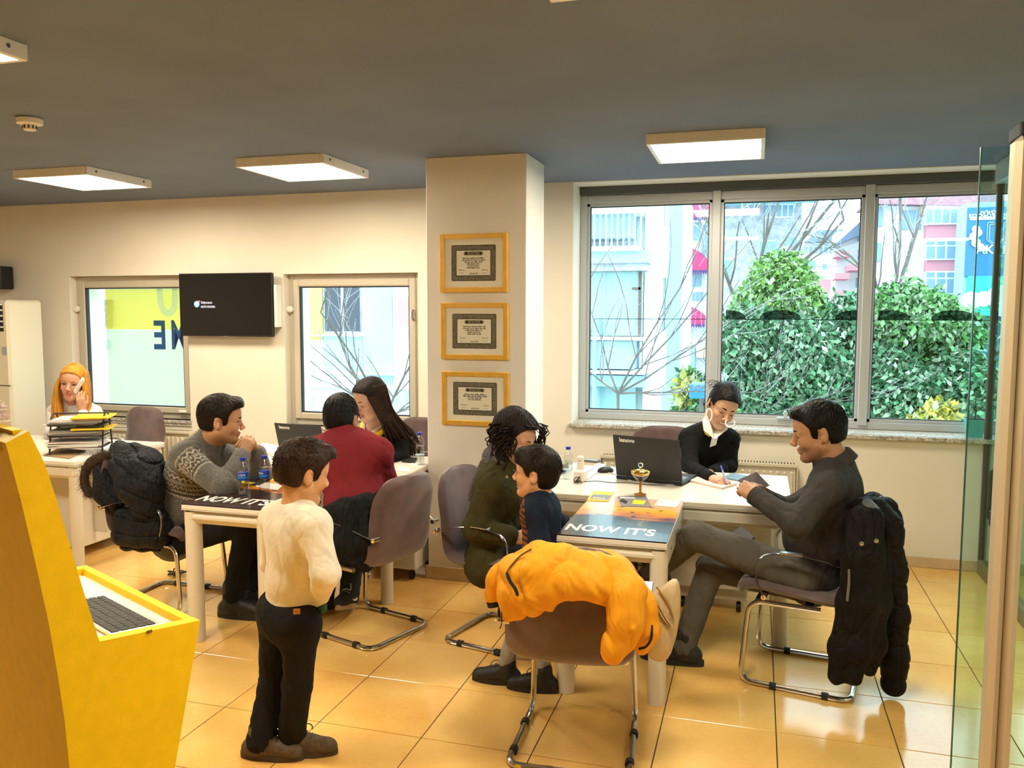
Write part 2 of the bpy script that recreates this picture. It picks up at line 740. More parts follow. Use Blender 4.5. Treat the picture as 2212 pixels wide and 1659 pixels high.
def wob(P, s, seed=0.0):
    "cheap smooth noise in -1..1"
    x, y, z = P[:, 0] * s + seed, P[:, 1] * s + 1.7 * seed, P[:, 2] * s - 0.6 * seed
    a = np.sin(x + 1.9 * np.sin(0.7 * y + 0.3)) + np.sin(1.3 * y + 1.6 * np.sin(0.9 * z + 1.1)) + np.sin(1.1 * z + 1.7 * np.sin(0.8 * x + 2.0))
    return a / 3.0


def folds(amp, s, seed=0.0, ridge=True):
    def fn(P):
        a = wob(P, s, seed)
        b = wob(P, s * 2.3, seed + 5)
        r = (1 - np.abs(a)) ** 3 if ridge else a
        return -amp * (r - 0.35) - 0.4 * amp * b
    return fn
# ------------------------------------------------------------------ the room
YW, ZC = 5.952, 2.612
X0, X1, YB = -7.2, 3.2, -2.4
WALL_T = 0.40
m_wall = mat('cream_wall_paint', (0.80, 0.74, 0.64), 0.85, var=0.03, vscale=3, bump=0.05, bscale=180)
m_colw = mat('white_column_paint', (0.76, 0.73, 0.68), 0.85, var=0.03, vscale=4, bump=0.05, bscale=180)
m_ceil = mat('grey_ceiling_paint', (0.165, 0.205, 0.285), 0.95, var=0.10, vscale=1.6, bump=0.12, bscale=160)
m_base = mat('beige_skirting', (0.62, 0.47, 0.28), 0.35, var=0.1, vscale=12)
m_grout = mat('dark_grout', (0.055, 0.038, 0.022), 0.9)
m_granite = mat('speckled_granite', (0.55, 0.50, 0.44), 0.3, var=0.75, vscale=70)
m_alu = mat('grey_aluminium', (0.56, 0.58, 0.60), 0.40, 0.3)
m_alu_dk = mat('dark_aluminium', (0.10, 0.105, 0.11), 0.5, 0.4)
m_pvc = mat('beige_window_plastic', (0.52, 0.47, 0.38), 0.45)
m_gasket = mat('black_rubber', (0.015, 0.016, 0.018), 0.6)
m_wplast = mat('white_plastic', (0.78, 0.76, 0.70), 0.4)
m_glass = glass_mat('window_glass', (0.90, 0.99, 0.985), 0.055)
m_tglass = glass_mat('green_tinted_glass', (0.80, 0.955, 0.93), 0.06)
m_chrome = mat('chrome', (0.66, 0.64, 0.62), 0.18, 1.0)


def tile_mat():
    m = bpy.data.materials.new('glossy_beige_tile')
    m.use_nodes = True
    nt = m.node_tree
    b = nt.nodes['Principled BSDF']
    b.inputs['Roughness'].default_value = 0.13
    b.inputs['Specular IOR Level'].default_value = 0.55
    ge = nt.nodes.new('ShaderNodeNewGeometry')
    oi = nt.nodes.new('ShaderNodeObjectInfo')
    n = nt.nodes.new('ShaderNodeTexNoise')
    n.inputs['Scale'].default_value = 2.2
    n.inputs['Detail'].default_value = 6
    nt.links.new(ge.outputs['Position'], n.inputs['Vector'])
    n2 = nt.nodes.new('ShaderNodeTexNoise')
    n2.inputs['Scale'].default_value = 45
    n2.inputs['Detail'].default_value = 3
    nt.links.new(ge.outputs['Position'], n2.inputs['Vector'])
    ad = nt.nodes.new('ShaderNodeMath')
    ad.operation = 'MULTIPLY_ADD'
    ad.inputs[1].default_value = 0.22
    nt.links.new(n2.outputs['Fac'], ad.inputs[0])
    nt.links.new(n.outputs['Fac'], ad.inputs[2])
    ad2 = nt.nodes.new('ShaderNodeMath')
    ad2.operation = 'MULTIPLY_ADD'
    ad2.inputs[1].default_value = 0.16
    nt.links.new(oi.outputs['Random'], ad2.inputs[0])
    nt.links.new(ad.outputs[0], ad2.inputs[2])
    cr = nt.nodes.new('ShaderNodeValToRGB')
    cr.color_ramp.elements[0].position = 0.35
    cr.color_ramp.elements[0].color = (0.70, 0.350, 0.075, 1)
    cr.color_ramp.elements[1].position = 0.95
    cr.color_ramp.elements[1].color = (0.93, 0.62, 0.21, 1)
    nt.links.new(ad2.outputs[0], cr.inputs[0])
    nt.links.new(cr.outputs[0], b.inputs['Base Color'])
    return m


m_tile = tile_mat()
# floor: grout bed with the tiles of the view as single pieces
TS, TX, TY = 0.45, -1.2347, 2.9382
floor = MB().box((X0, YB, -0.12), (X1, YW, -0.004)).build('floor', m_grout, smooth=None)
tag(floor, 'glossy beige square tiles with dark joints across the whole room', kind='structure')
tile_me = None
far = MB()
g = 0.0022
for i in range(-14, 11):
    for j in range(-13, 8):
        a, b = TX + i * TS, TY + j * TS
        lo = [max(a + g, X0), max(b + g, YB)]
        hi = [min(a + TS - g, X1), min(b + TS - g, YW)]
        if hi[0] - lo[0] < 0.02 or hi[1] - lo[1] < 0.02:
            continue
        whole = hi[0] - lo[0] > TS - 0.01 and hi[1] - lo[1] > TS - 0.01
        cx, cy = (lo[0] + hi[0]) / 2, (lo[1] + hi[1]) / 2
        d = np.array([cx, cy, 0]) - CP
        dz = d @ CW
        inview = dz > 0.5 and abs(d @ CR) / dz < 0.75 and abs(d @ CU) / dz < 0.70
        if not inview:
            far.box((lo[0], lo[1], -0.012), (hi[0], hi[1], 0.0))
            continue
        if whole:
            if tile_me is None:
                h = TS / 2 - g
                t = MB().box((-h, -h, -0.012), (h, h, 0.0), 0.0012).build('tile', m_tile, smooth=None)
                tile_me = t.data
            else:
                t = bpy.data.objects.new('tile', tile_me)
                COL.objects.link(t)
            t.location = (cx, cy, 0)
        else:
            t = MB().box((lo[0] - cx, lo[1] - cy, -0.012), (hi[0] - cx, hi[1] - cy, 0.0), 0.0012).build('tile', m_tile, smooth=None)
            t.location = (cx, cy, 0)
        t.parent = floor
o = far.build('tile_field', m_tile, floor, smooth=None)
tag(o, kind='stuff')

tag(MB().box((X0 - 0.1, YB - 0.1, ZC), (X1 + 0.1, YW + WALL_T, ZC + 0.12)).build('ceiling', m_ceil, smooth=None), 'matt dark grey painted ceiling', kind='structure')
W1 = (-5.788, -4.58, 0.76, 1.985)
W2 = (-3.663, -2.50, 0.76, 1.982)
BW = (-1.29, 2.95, 0.868, 2.606)
wb = MB()
xs = [X0, W1[0], W1[1], W2[0], W2[1], BW[0], BW[1], X1]
for k in range(7):
    a, b = xs[k], xs[k + 1]
    if k in (1, 3, 5):
        w_ = (W1, None, W2, None, BW)[k - 1]
        wb.box((a, YW, 0), (b, YW + WALL_T, w_[2]))
        wb.box((a, YW, w_[3]), (b, YW + WALL_T, ZC))
    else:
        wb.box((a, YW, 0), (b, YW + WALL_T, ZC))
tag(wb.build('wall_back', m_wall, smooth=None), 'cream back wall pierced by two small windows and one wide window', kind='structure')
tag(MB().box((X0 - 0.15, YB, 0), (X0, YW + WALL_T, ZC)).build('wall_left', m_wall, smooth=None), 'plain cream side wall', kind='structure')
tag(MB().box((X1, YB, 0), (X1 + 0.15, YW + WALL_T, ZC)).build('wall_right', m_wall, smooth=None), 'plain cream side wall', kind='structure')
tag(MB().box((X0 - 0.15, YB - 0.15, 0), (X1 + 0.15, YB, ZC)).build('wall_rear', mat('brown_grey_rear_wall', (0.26, 0.21, 0.16), 0.8), smooth=None), 'brown grey wall behind the viewer', kind='structure')
CX0, CX1, CY0, CY1 = -1.958, -1.322, 4.80, 5.22
tag(MB().box((CX0, CY0, 0), (CX1, CY1, ZC), 0.004).build('wall_column', m_colw, smooth=None), 'square white structural column', kind='structure')
bb = MB()
bb.box((X0, YW - 0.012, 0), (X1, YW, 0.072), 0.003)
tag(bb.build('baseboard_back', m_base, smooth=None), 'beige tile skirting along the back wall', kind='structure')
bc = MB()
bc.box((CX0 - 0.012, CY0 - 0.012, 0), (CX1 + 0.012, CY0, 0.085), 0.003)
bc.box((CX1, CY0, 0), (CX1 + 0.012, CY1, 0.085), 0.003)
bc.box((CX0 - 0.012, CY0, 0), (CX0, CY1, 0.085), 0.003)
tag(bc.build('baseboard_column', m_base, smooth=None), 'beige tile skirting around the column', kind='structure')


# wide aluminium window
def wide_window():
    yf = YW + 0.27
    t = thing('window_3', None, None, (BW[0], yf, BW[2]))
    tag(t, 'wide grey aluminium window of three tall panes', kind='structure')
    O = t.location
    def part(nm, lo, hi, m, bev=0.004, par=t):
        return MB().box(lo, hi, bev).build(nm, m, par, O if par is t else None, smooth=None)
    z0, z1 = 0.885, 2.545
    part('head_track', (BW[0], yf - 0.05, 2.545), (BW[1], yf + 0.08, BW[3]), m_alu_dk)
    part('bottom_rail', (BW[0], yf - 0.02, BW[2] + 0.0065), (BW[1], yf + 0.07, 0.925), m_alu)
    xm = [BW[0], -0.328, 0.686, 1.70, 2.72]
    mw = 0.058
    part('jamb', (BW[0], yf - 0.02, 0.925), (BW[0] + 0.05, yf + 0.07, z1), m_alu)
    for x in xm[1:]:
        part('mullion', (x, yf - 0.04, 0.90), (x + mw, yf + 0.07, z1 + 0.03), m_alu)
    for k in range(4):
        a, b = xm[k] + (0.05 if k == 0 else mw), xm[k + 1]
        part('top_rail', (a, yf - 0.015, 2.485), (b, yf + 0.07, z1), m_alu)
        s = MB()
        w_ = 0.022
        for lo, hi in (((a, 0.925), (a + w_, 2.485)), ((b - w_, 0.925), (b, 2.485)), ((a, 0.925), (b, 0.925 + w_)), ((a, 2.485 - w_), (b, 2.485))):
            s.box((lo[0], yf - 0.005, lo[1]), (hi[0], yf + 0.03, hi[1]), 0.002)
        s.build('sash', m_alu, t, O, smooth=None)
        e = MB()
        q = 0.006
        a2, b2, c2, d2 = a + w_, b - w_, 0.925 + w_, 2.485 - w_
        for lo, hi in (((a2, c2), (a2 + q, d2)), ((b2 - q, c2), (b2, d2)), ((a2, c2), (b2, c2 + q)), ((a2, d2 - q), (b2, d2))):
            e.box((lo[0], yf + 0.004, lo[1]), (hi[0], yf + 0.026, hi[1]))
        e.build('seal', m_gasket, t, O, smooth=None)
        part('glass_pane', (a2, yf + 0.012, c2), (b2, yf + 0.018, d2), m_glass, 0)
    h = MB()
    hx = at(1697, 905, yf - 0.03)[0]
    h.box((hx - 0.06, yf - 0.05, 0.925), (hx + 0.05, yf - 0.02, 0.94), 0.004)
    h.box((hx - 0.014, yf - 0.065, 0.935), (hx + 0.008, yf - 0.035, 0.985), 0.004)
    h.build('window_handle', m_alu, t, O, smooth=None)


wide_window()
# dark scalloped band stuck on the wide window's panes: a thin line with half discs on it
m_film = glass_mat('dark_window_film', (0.30, 0.36, 0.35), 0.05)
m_haze = glass_mat('faint_window_film', (0.96, 0.99, 0.97), 0.04)
zl = at(1700, 690, YW + 0.28)[2]
for k, (a, b, cs, lab) in enumerate(((-1.19, -0.36, (-0.20,), 'hairline film edge across the first pane of the wide window'),
                                     (-0.22, 0.66, (-0.22, 0.155, 0.66), 'dark half disc film pattern across the middle pane of the wide window'),
                                     (0.80, 1.66, (0.86, 1.27), 'dark half disc film pattern across the right pane of the wide window'))):
    yq = YW + 0.27 + 0.0195
    s = MB()
    s.box((a, yq, zl - 0.0035), (b, yq + 0.0008, zl + 0.0015))
    for c in cs:
        pts = []
        R = 0.14
        for q in range(21):
            an = math.pi * q / 20
            x = min(max(c + 0.14 * math.cos(an), a), b)
            pts.append((x, yq, zl + 0.066 * math.sin(an) ** 0.8))
        dd = []
        for p in pts:
            if not dd or abs(p[0] - dd[-1][0]) + abs(p[2] - dd[-1][2]) > 1e-4:
                dd.append(p)
        if len(dd) > 3:
            s.prism(dd, (0, 0.0008, 0))
    ob = s.build('window_film', m_film, smooth=None)
    tag(ob, lab, 'film')
sl = MB()
sl.box((BW[0] - 0.02, YW - 0.045, 0.846), (BW[1] + 0.02, YW - 0.0005, 0.874), 0.004)
sl.box((BW[0] + 0.0005, YW - 0.02, 0.868), (BW[1] - 0.0005, YW + 0.262, 0.874))
tag(sl.build('trim_1', m_granite, smooth=None), 'speckled granite sill under the wide window', kind='structure')


def small_window(n, W, label, handle_side):
    yf = YW + 0.075
    t = thing('window_%d' % n, None, None, (W[0], yf, W[2]))
    tag(t, label, kind='structure')
    O = t.location
    a, b, c, d = W
    f = MB()
    q = 0.055
    for lo, hi in (((a, c), (a + q, d)), ((b - q, c), (b, d)), ((a + q, c), (b - q, c + q)), ((a + q, d - q), (b - q, d))):
        f.box((lo[0], yf, lo[1]), (hi[0], yf + 0.08, hi[1]), 0.006)
    f.build('window_frame', m_pvc, t, O, smooth=None)
    s = MB()
    a, b, c, d = a + q - 0.01, b - q + 0.01, c + q - 0.01, d - q + 0.01
    for lo, hi in (((a, c), (a + q, d)), ((b - q, c), (b, d)), ((a + q, c), (b - q, c + q)), ((a + q, d - q), (b - q, d))):
        s.box((lo[0], yf - 0.018, lo[1]), (hi[0], yf + 0.05, hi[1]), 0.008)
    s.build('sash', m_pvc, t, O, smooth=None)
    a, b, c, d = a + q, b - q, c + q, d - q
    e = MB()
    q = 0.009
    for lo, hi in (((a, c), (a + q, d)), ((b - q, c), (b, d)), ((a + q, c), (b - q, c + q)), ((a + q, d - q), (b - q, d))):
        e.box((lo[0], yf - 0.004, lo[1]), (hi[0], yf + 0.03, hi[1]))
    e.build('seal', m_gasket, t, O, smooth=None)
    MB().box((a, yf + 0.012, c), (b, yf + 0.018, d)).build('glass_pane', m_glass, t, O, smooth=None)
    k = MB()
    zk = 1.70
    k.lathe([(0.0, 0), (0.028, 0.0), (0.026, 0.022), (0.018, 0.028), (0, 0.028)], 14, M=Matrix.Translation((a - 0.075, yf - 0.018, zk)) @ Matrix.Rotation(math.pi / 2, 4, 'X'))
    k.build('window_knob', m_wplast, t, O)
    h = MB()
    if handle_side == 'bottom':
        xh = b - 0.03
        h.box((xh - 0.03, yf - 0.03, c - 0.045), (xh + 0.05, yf - 0.018, c - 0.02), 0.004)
        h.box((xh - 0.015, yf - 0.045, c - 0.042), (xh + 0.06, yf - 0.03, c - 0.027), 0.004)
    else:
        h.box((b + 0.028, yf - 0.035, 1.62), (b + 0.052, yf - 0.018, 1.70), 0.004)
        h.box((b + 0.03, yf - 0.05, 1.63), (b + 0.048, yf - 0.035, 1.69), 0.004)
    h.build('window_handle', m_chrome if handle_side != 'bottom' else m_wplast, t, O, smooth=None)
    return (a, b, c, d, yf)


g1 = small_window(1, W1, 'beige framed window with yellow lettering film beside the air conditioner', 'bottom')
g2 = small_window(2, W2, 'beige framed window between the television and the column', 'side')
for n, W in ((2, W1), (3, W2)):
    s = MB()
    s.box((W[0] - 0.01, YW - 0.018, W[2] - 0.026), (W[1] + 0.01, YW + 0.075, W[2]), 0.003)
    s.box((W[0] - 0.01, YW - 0.010, W[2] - 0.05), (W[1] + 0.01, YW - 0.0005, W[2] - 0.026), 0.003)
    tag(s.build('trim_%d' % n, m_granite, smooth=None), 'narrow speckled stone sill under a small window', kind='structure')

# shop film on the outside of the first small window, seen from behind
m_fy = glass_mat('yellow_window_film', (0.75, 0.72, 0.40), 0.03, opacity=0.42, ocol=(0.90, 0.72, 0.10))
m_fw = glass_mat('pale_window_film', (0.80, 0.80, 0.72), 0.03, opacity=0.45, ocol=(0.66, 0.64, 0.50))
m_fb = glass_mat('blue_window_lettering', (0.2, 0.4, 0.75), 0.03, opacity=0.75, ocol=(0.05, 0.19, 0.42))
m_fl = glass_mat('white_window_lettering', (0.9, 0.95, 1.0), 0.03, opacity=0.6, ocol=(0.90, 0.95, 0.95))
fx0 = at(232, 700, 6.06)[0]
film = thing('window_sign', 'translucent yellow and white shop film with mirrored blue letters on left window', 'sign', (fx0, g1[4] + 0.02, 1.0))
FO = film.location
yq = g1[4] + 0.0205
zsplit = at(300, 712, yq)[2]
MB().box((fx0, yq, zsplit), (g1[1] - 0.012, yq + 0.0006, g1[3] - 0.01)).build('yellow_panel', m_fy, film, FO, smooth=None)
MB().box((fx0, yq, g1[2] + 0.012), (g1[1] - 0.012, yq + 0.0006, zsplit - 0.001)).build('pale_panel', m_fw, film, FO, smooth=None)
cx = at(362, 640, yq)[0]
zb, zt = at(362, 684, yq)[2], g1[3] - 0.012
ring = []
for q in range(25):
    a = math.pi + math.pi * q / 24
    ring.append((cx + 0.105 * math.cos(a), yq - 0.001, zb + 0.15 + 0.15 * math.sin(a)))
inner = []
for q in range(25):
    a = 2 * math.pi - math.pi * q / 24
    inner.append((cx + 0.048 * math.cos(a), yq - 0.001, zb + 0.16 + 0.10 * math.sin(a)))
um = MB()
for q in range(24):
    um.prism([ring[q], ring[q + 1], inner[23 - q], inner[24 - q]], (0, 0.0006, 0))
um.prism([ring[0], inner[24], (inner[24][0], yq - 0.001, zt), (ring[0][0], yq - 0.001, zt)], (0, 0.0006, 0))
um.prism([ring[24], inner[0], (inner[0][0], yq - 0.001, zt), (ring[24][0], yq - 0.001, zt)], (0, 0.0006, 0))
um.build('round_letter', m_fl, film, FO, smooth=None)
px_e, px_m = at(334, 752, yq), at(368, 752, yq)
hE = at(334, 690, yq)[2] - px_e[2]
for nm, ch, pe in (('letter', 'E', at(361, 753, yq)), ('letter', 'M', at(405, 753, yq))):
    M = Matrix.Translation((pe[0] - FO[0], yq - 0.001 - FO[1], pe[2] - FO[2])) @ Matrix.Rotation(math.pi, 4, 'Z') @ Matrix.Rotation(math.pi / 2, 4, 'X')
    text_obj(nm, ch, hE * 1.38, m_fb, M, film, bold=0.008, sx=0.78 if ch == 'E' else 0.62)

# ceiling panel lights
m_lbody = mat('white_lamp_housing', (0.80, 0.79, 0.77), 0.4)
m_diff = mat('lit_diffuser', (0.9, 0.9, 0.88), 0.5, emit=PANEL_COLOR, emit_s=PANEL_STRENGTH)
LP = [(-4.46, 4.76, 'square ceiling panel light above the blonde woman'), (-2.78, 4.79, 'square ceiling panel light left of the column'),
      (-0.285, 4.78, 'square ceiling panel light in front of the wide window'), (-2.79, 2.12, 'square ceiling panel light cut by the left picture edge'),
      (-0.288, 2.09, 'square ceiling panel light cut by the top picture edge')]
lt0 = None
for x, y, lab in LP:
    if lt0 is None:
        lt0 = thing('ceiling_light', lab, 'light', (x, y, ZC), group='panel lights on the ceiling')
        h, dz = 0.30, 0.055
        f = MB()
        q = 0.022
        for lo, hi in (((-h, -h), (-h + q, h)), ((h - q, -h), (h, h)), ((-h + q, -h), (h - q, -h + q)), ((-h + q, h - q), (h - q, h))):
            f.box((lo[0], lo[1], -dz), (hi[0], hi[1], 0), 0.002)
        f.build('housing', m_lbody, lt0, smooth=None)
        MB().box((-h + q, -h + q, -dz + 0.006), (h - q, h - q, -dz + 0.010)).build('diffuser', m_diff, lt0, smooth=None)
        for sy in (-0.22, 0.22):
            MB().lathe([(0.008, 0), (0.008, 0.0015)], 10, M=Matrix.Translation((h, sy, -0.024)) @ Matrix.Rotation(math.pi / 2, 4, 'Y')).build('side_screw', m_alu_dk, lt0)
    else:
        o = copy_tree(lt0)
        o.location = (x, y, ZC)
        o['label'] = lab
# lamps go on to the left; one beyond the door added to brighten kiosk
for x, y, lab in ((-4.46, 2.12, 'square ceiling panel light left of the picture'), (2.15, 1.3, 'unseen panel light added beyond the glass door to brighten the kiosk')):
    o = copy_tree(lt0)
    o.location = (x, y, ZC)
    o['label'] = lab

sd = thing('smoke_detector', 'round cream smoke detector on the grey ceiling', 'detector', (*onz(64, 268, ZC - 0.03)[:2], ZC))
MB().lathe([(0.035, -0.036), (0.058, -0.030), (0.060, -0.008), (0.052, 0.0)], 20).build('base', m_wplast, sd)
MB().lathe([(0.026, -0.060), (0.030, -0.056), (0.030, -0.036)], 16).build('sensor_cap', m_wplast, sd)
s = MB()
for k in range(10):
    a = 2 * math.pi * k / 10
    s.box((-0.003, 0.029, -0.054), (0.003, 0.0315, -0.038), M=Matrix.Rotation(a, 4, 'Z'))
s.build('slots', m_gasket, sd, smooth=None)

# television
m_tv = mat('black_gloss_screen', (0.010, 0.010, 0.010), 0.12)
m_tvb = mat('black_tv_plastic', (0.012, 0.012, 0.013), 0.45)
tv = thing('television', 'black flat television on the wall between the small windows', 'television', (-4.15, 5.86, 1.735))
hw, hh = 0.437, 0.256
MB().box((-hw, 0, -hh), (hw, 0.035, hh), 0.006).build('case', m_tvb, tv, smooth=None)
MB().box((-hw + 0.007, -0.0015, -hh + 0.014), (hw - 0.007, 0.002, hh - 0.007)).build('screen', m_tv, tv, smooth=None)
MB().box((-0.18, 0.035, -0.15), (0.18, YW - 5.861, 0.15), 0.004).build('wall_bracket', m_tvb, tv, smooth=None)
MB().box((0.445, 0.01, -0.18), (0.470, 0.085, 0.16), 0.004).build('side_box', m_wplast, tv, smooth=None)
m_on = mat('screen_text_glow', (0.5, 0.5, 0.6), 0.5, emit=(0.55, 0.6, 0.75, 1), emit_s=0.8)
m_onb = mat('screen_emblem_glow', (0.2, 0.4, 0.8), 0.5, emit=(0.12, 0.30, 0.85, 1), emit_s=1.0)
m_onr = mat('screen_red_glow', (0.5, 0.1, 0.1), 0.5, emit=(0.5, 0.08, 0.08, 1), emit_s=0.6)
def tvp(x, y):
    p = at(x, y, 5.858)
    return p[0] + 4.15, p[2] - 1.735
RX = Matrix.Rotation(math.pi / 2, 4, 'X')
cx, cz = tvp(425, 657)
e = MB()
e.lathe([(0.026, 0), (0.026, 0.0006)], 20, M=Matrix.Translation((cx, -0.0018, cz)) @ RX)
e.build('screen_emblem', m_onb, tv)
e = MB()
for k in range(5):
    a = 2.2 * k
    e.lathe([(0.007, 0), (0.007, 0.0004)], 8, M=Matrix.Translation((cx + 0.013 * math.cos(a), -0.0026, cz + 0.013 * math.sin(a))) @ RX)
e.build('emblem_marks', m_on, tv)
e = MB()
e.lathe([(0.010, 0), (0.010, 0.0004)], 10, M=Matrix.Translation((cx + 0.024, -0.0026, cz + 0.022)) @ RX)
e.build('emblem_spot', m_onr, tv)
for (x, y), tx, sz in (((434, 656), 'Dinliyorsunuz:', 0.030), ((434, 665), 'RADYO FENOMEN', 0.026)):
    a, b = tvp(x, y)
    text_obj('screen_text', tx, sz, m_on, Matrix.Translation((a, -0.0018, b)) @ RX, tv, sx=0.62)
a, b = tvp(487, 727)
MB().box((a - 0.014, -0.0022, b - 0.003), (a + 0.014, -0.0014, b + 0.003)).build('brand_mark', mat('silver_print', (0.5, 0.5, 0.5), 0.4), tv, smooth=None)

# framed certificates on the column
m_gold = mat('golden_frame', (0.72, 0.40, 0.05), 0.38, 0.15, var=0.1, vscale=20)
m_mount = mat('cream_mount', (0.74, 0.70, 0.56), 0.8)
m_cert = mat('certificate_paper', (0.70, 0.66, 0.52), 0.8)
m_cbord = mat('certificate_border', (0.17, 0.145, 0.095), 0.8, var=0.6, vscale=160)
m_ink = mat('black_print', (0.02, 0.02, 0.018), 0.8)
cert_top = [[(0.66, -0.10), (0.66, -0.0), (0.52, 0.0), (0.38, 0.0), (0.33, 0.0), (0.38, 0.0)], [(0.66, -0.1), (0.66, 0.0), (0.52, 0.0), (0.40, 0.0), (0.40, 0.0)], [(0.64, -0.1), (0.69, 0.0), (0.41, 0.0), (0.39, 0.0)]]


def print_marks(mb, x0, x1, z, h, rnd, y=-0.0044):
    "an unreadable printed line: letter-sized strokes grouped into words"
    x = x0
    while x < x1:
        wl = rnd.randint(3, 8)
        for c in range(wl):
            if x > x1:
                break
            hh = h * rnd.choice((0.62, 0.62, 1.0, 0.7))
            mb.box((x, y, z), (x + h * 0.34, y + 0.0004, z + hh))
            x += h * 0.46
        x += h * 0.55


yq = CY0
for k, (zt, zb_, lab, nm_) in enumerate(((2.150, 1.799, 'golden framed certificate hung highest on the column', 'top'), (1.736, 1.393, 'golden framed certificate in the middle of the column', 'mid'),
                                  (1.318, 0.988, 'golden framed certificate hung lowest on the column', 'low'))):
    xa, xb = -1.862 + 0.004 * k, -1.434 + 0.004 * k
    t = thing('certificate_frame', lab, 'picture frame', ((xa + xb) / 2, yq - 0.012, (zt + zb_) / 2), group='framed certificates on the column')
    hw, hh = (xb - xa) / 2, (zt - zb_) / 2
    f = MB()
    q = 0.030
    for lo, hi in (((-hw, -hh), (-hw + q, hh)), ((hw - q, -hh), (hw, hh)), ((-hw + q, -hh), (hw - q, -hh + q)), ((-hw + q, hh - q), (hw - q, hh))):
        f.box((lo[0], -0.011, lo[1]), (hi[0], 0.0118, hi[1]), 0.003)
    f.build('frame', m_gold, t, smooth=None)
    MB().box((-hw + q, -0.002, -hh + q), (hw - q, 0.008, hh - q)).build('mount', m_mount, t, smooth=None)
    a, b = hw * 0.635, hh * 0.585
    MB().box((-a, -0.0028, -b), (a, -0.002, b)).build('ornate_border', m_cbord, t, smooth=None)
    s = MB()
    for q in range(44):
        u = -a + 2 * a * (q + 0.5) / 44
        for sgn in (-1, 1):
            s.lathe([(0.0055, 0), (0.0055, 0.0007)], 8, M=Matrix.Translation((u, -0.0020, sgn * b)) @ RX)
    for q in range(30):
        u = -b + 2 * b * (q + 0.5) / 30
        for sgn in (-1, 1):
            s.lathe([(0.0055, 0), (0.0055, 0.0007)], 8, M=Matrix.Translation((sgn * a, -0.0020, u)) @ RX)
    s.build('border_scallops', m_cbord, t, smooth=None)
    a2, b2 = a * 0.79, b * 0.72
    MB().box((-a2 - 0.004, -0.0034, -b2 - 0.004), (a2 + 0.004, -0.0029, b2 + 0.004)).build('inner_line', m_ink, t, smooth=None)
    MB().box((-a2, -0.0040, -b2), (a2, -0.0035, b2)).build('paper', m_cert, t, smooth=None)
    s = MB()
    s.box((-a2 * 0.45, -0.0046, b2 * 0.62), (a2 * 0.45, -0.0041, b2 * 0.92), 0.0002)
    for sgn in (-1, 1):
        s.lathe([(0.011, 0), (0.011, 0.0005)], 10, M=Matrix.Translation((sgn * a2 * 0.47, -0.0041, b2 * 0.77)) @ RX)
    s.build('banner', m_cbord, t, smooth=None)
    rnd = random.Random(40 + k)
    pm = MB()
    for q, (wd, off) in enumerate(cert_top[k]):
        print_marks(pm, -a2 * wd, a2 * wd, b2 * (0.34 - 0.155 * q), 0.0085, rnd)
    pm.build('print_lines', m_ink, t, smooth=None)
    for sgn in (-0.68, 0.66):
        pm = MB()
        print_marks(pm, sgn * a2 - 0.019, sgn * a2 + 0.017, -b2 * 0.60, 0.005, rnd)
        pm.build('signature_name', m_ink, t, smooth=None)
        sg = MB()
        sg.tube([(sgn * a2 - 0.016 + 0.0045 * i, -0.0045, -b2 * 0.82 + 0.004 * math.sin(2.3 * i)) for i in range(8)], 0.0005, 4)
        sg.build('signature', m_ink, t)
    s = MB()
    for i in range(9):
        hgt = 0.004 + 0.006 * abs(math.sin(i * 2.1))
        s.box((-0.026 + 0.006 * i, -0.0044, -b2 * 0.92), (-0.0215 + 0.006 * i, -0.0041, -b2 * 0.92 + hgt))
    s.build('skyline_mark', mat('grey_print', (0.22, 0.2, 0.17), 0.8), t, smooth=None)

# radiators
m_rad = mat('cream_radiator', (0.66, 0.60, 0.47), 0.45)
def radiator(xa, xb, z0, z1, yc, lab, vents=True):
    t = thing('radiator', lab, 'radiator', ((xa + xb) / 2, yc, z0))
    hw, H = (xb - xa) / 2, z1 - z0
    MB().box((-hw + 0.01, -0.035, 0), (hw - 0.01, -0.028, H - 0.01)).build('panel', m_rad, t, smooth=None)
    n = int(2 * hw / 0.045)
    rib = None
    for k in range(n):
        x = -hw + 0.035 + (2 * hw - 0.07) * k / (n - 1)
        if rib is None:
            rib = MB().box((-0.013, -0.047, 0.02), (0.013, -0.030, H - 0.05), 0.008).build('rib', m_rad, t, smooth=None)
            o = rib
        else:
            o = rib.copy()
            COL.objects.link(o)
        o.location = (x, 0, 0)
    for sg in (-1, 1):
        MB().box((sg * hw - 0.004, -0.05, 0), (sg * hw + 0.004, 0.05, H), 0.002).build('side_plate', m_rad, t, smooth=None)
    MB().box((-hw, -0.05, H - 0.022), (hw, 0.05, H), 0.003).build('top_grille', m_rad, t, smooth=None)
    v = MB()
    n = int(2 * hw / 0.02)
    for k in range(n):
        x = -hw + 0.02 + (2 * hw - 0.04) * k / (n - 1)
        v.box((x - 0.004, -0.035, H - 0.0015), (x + 0.004, 0.035, H + 0.0006))
    tag(v.build('grille_slots', m_gasket, t, smooth=None), kind='stuff')
    MB().box((-hw + 0.01, -0.02, 0.02), (hw - 0.01, 0.04, H - 0.03)).build('rear_panel', m_rad, t, smooth=None)
    for sg in (-0.6, 0.6):
        MB().box((sg * hw - 0.015, 0.04, 0.1), (sg * hw + 0.015, YW - yc - 0.0005, H - 0.1)).build('wall_hook', m_rad, t, smooth=None)
    return t


radiator(at(1299, 975, 5.85)[0], at(1722, 1010, 5.85)[0], 0.10, 0.665, 5.87, 'cream ribbed radiator below the wide window')
radiator(-5.65, -4.50, 0.10, 0.685, 5.87, 'cream ribbed radiator below the left window')

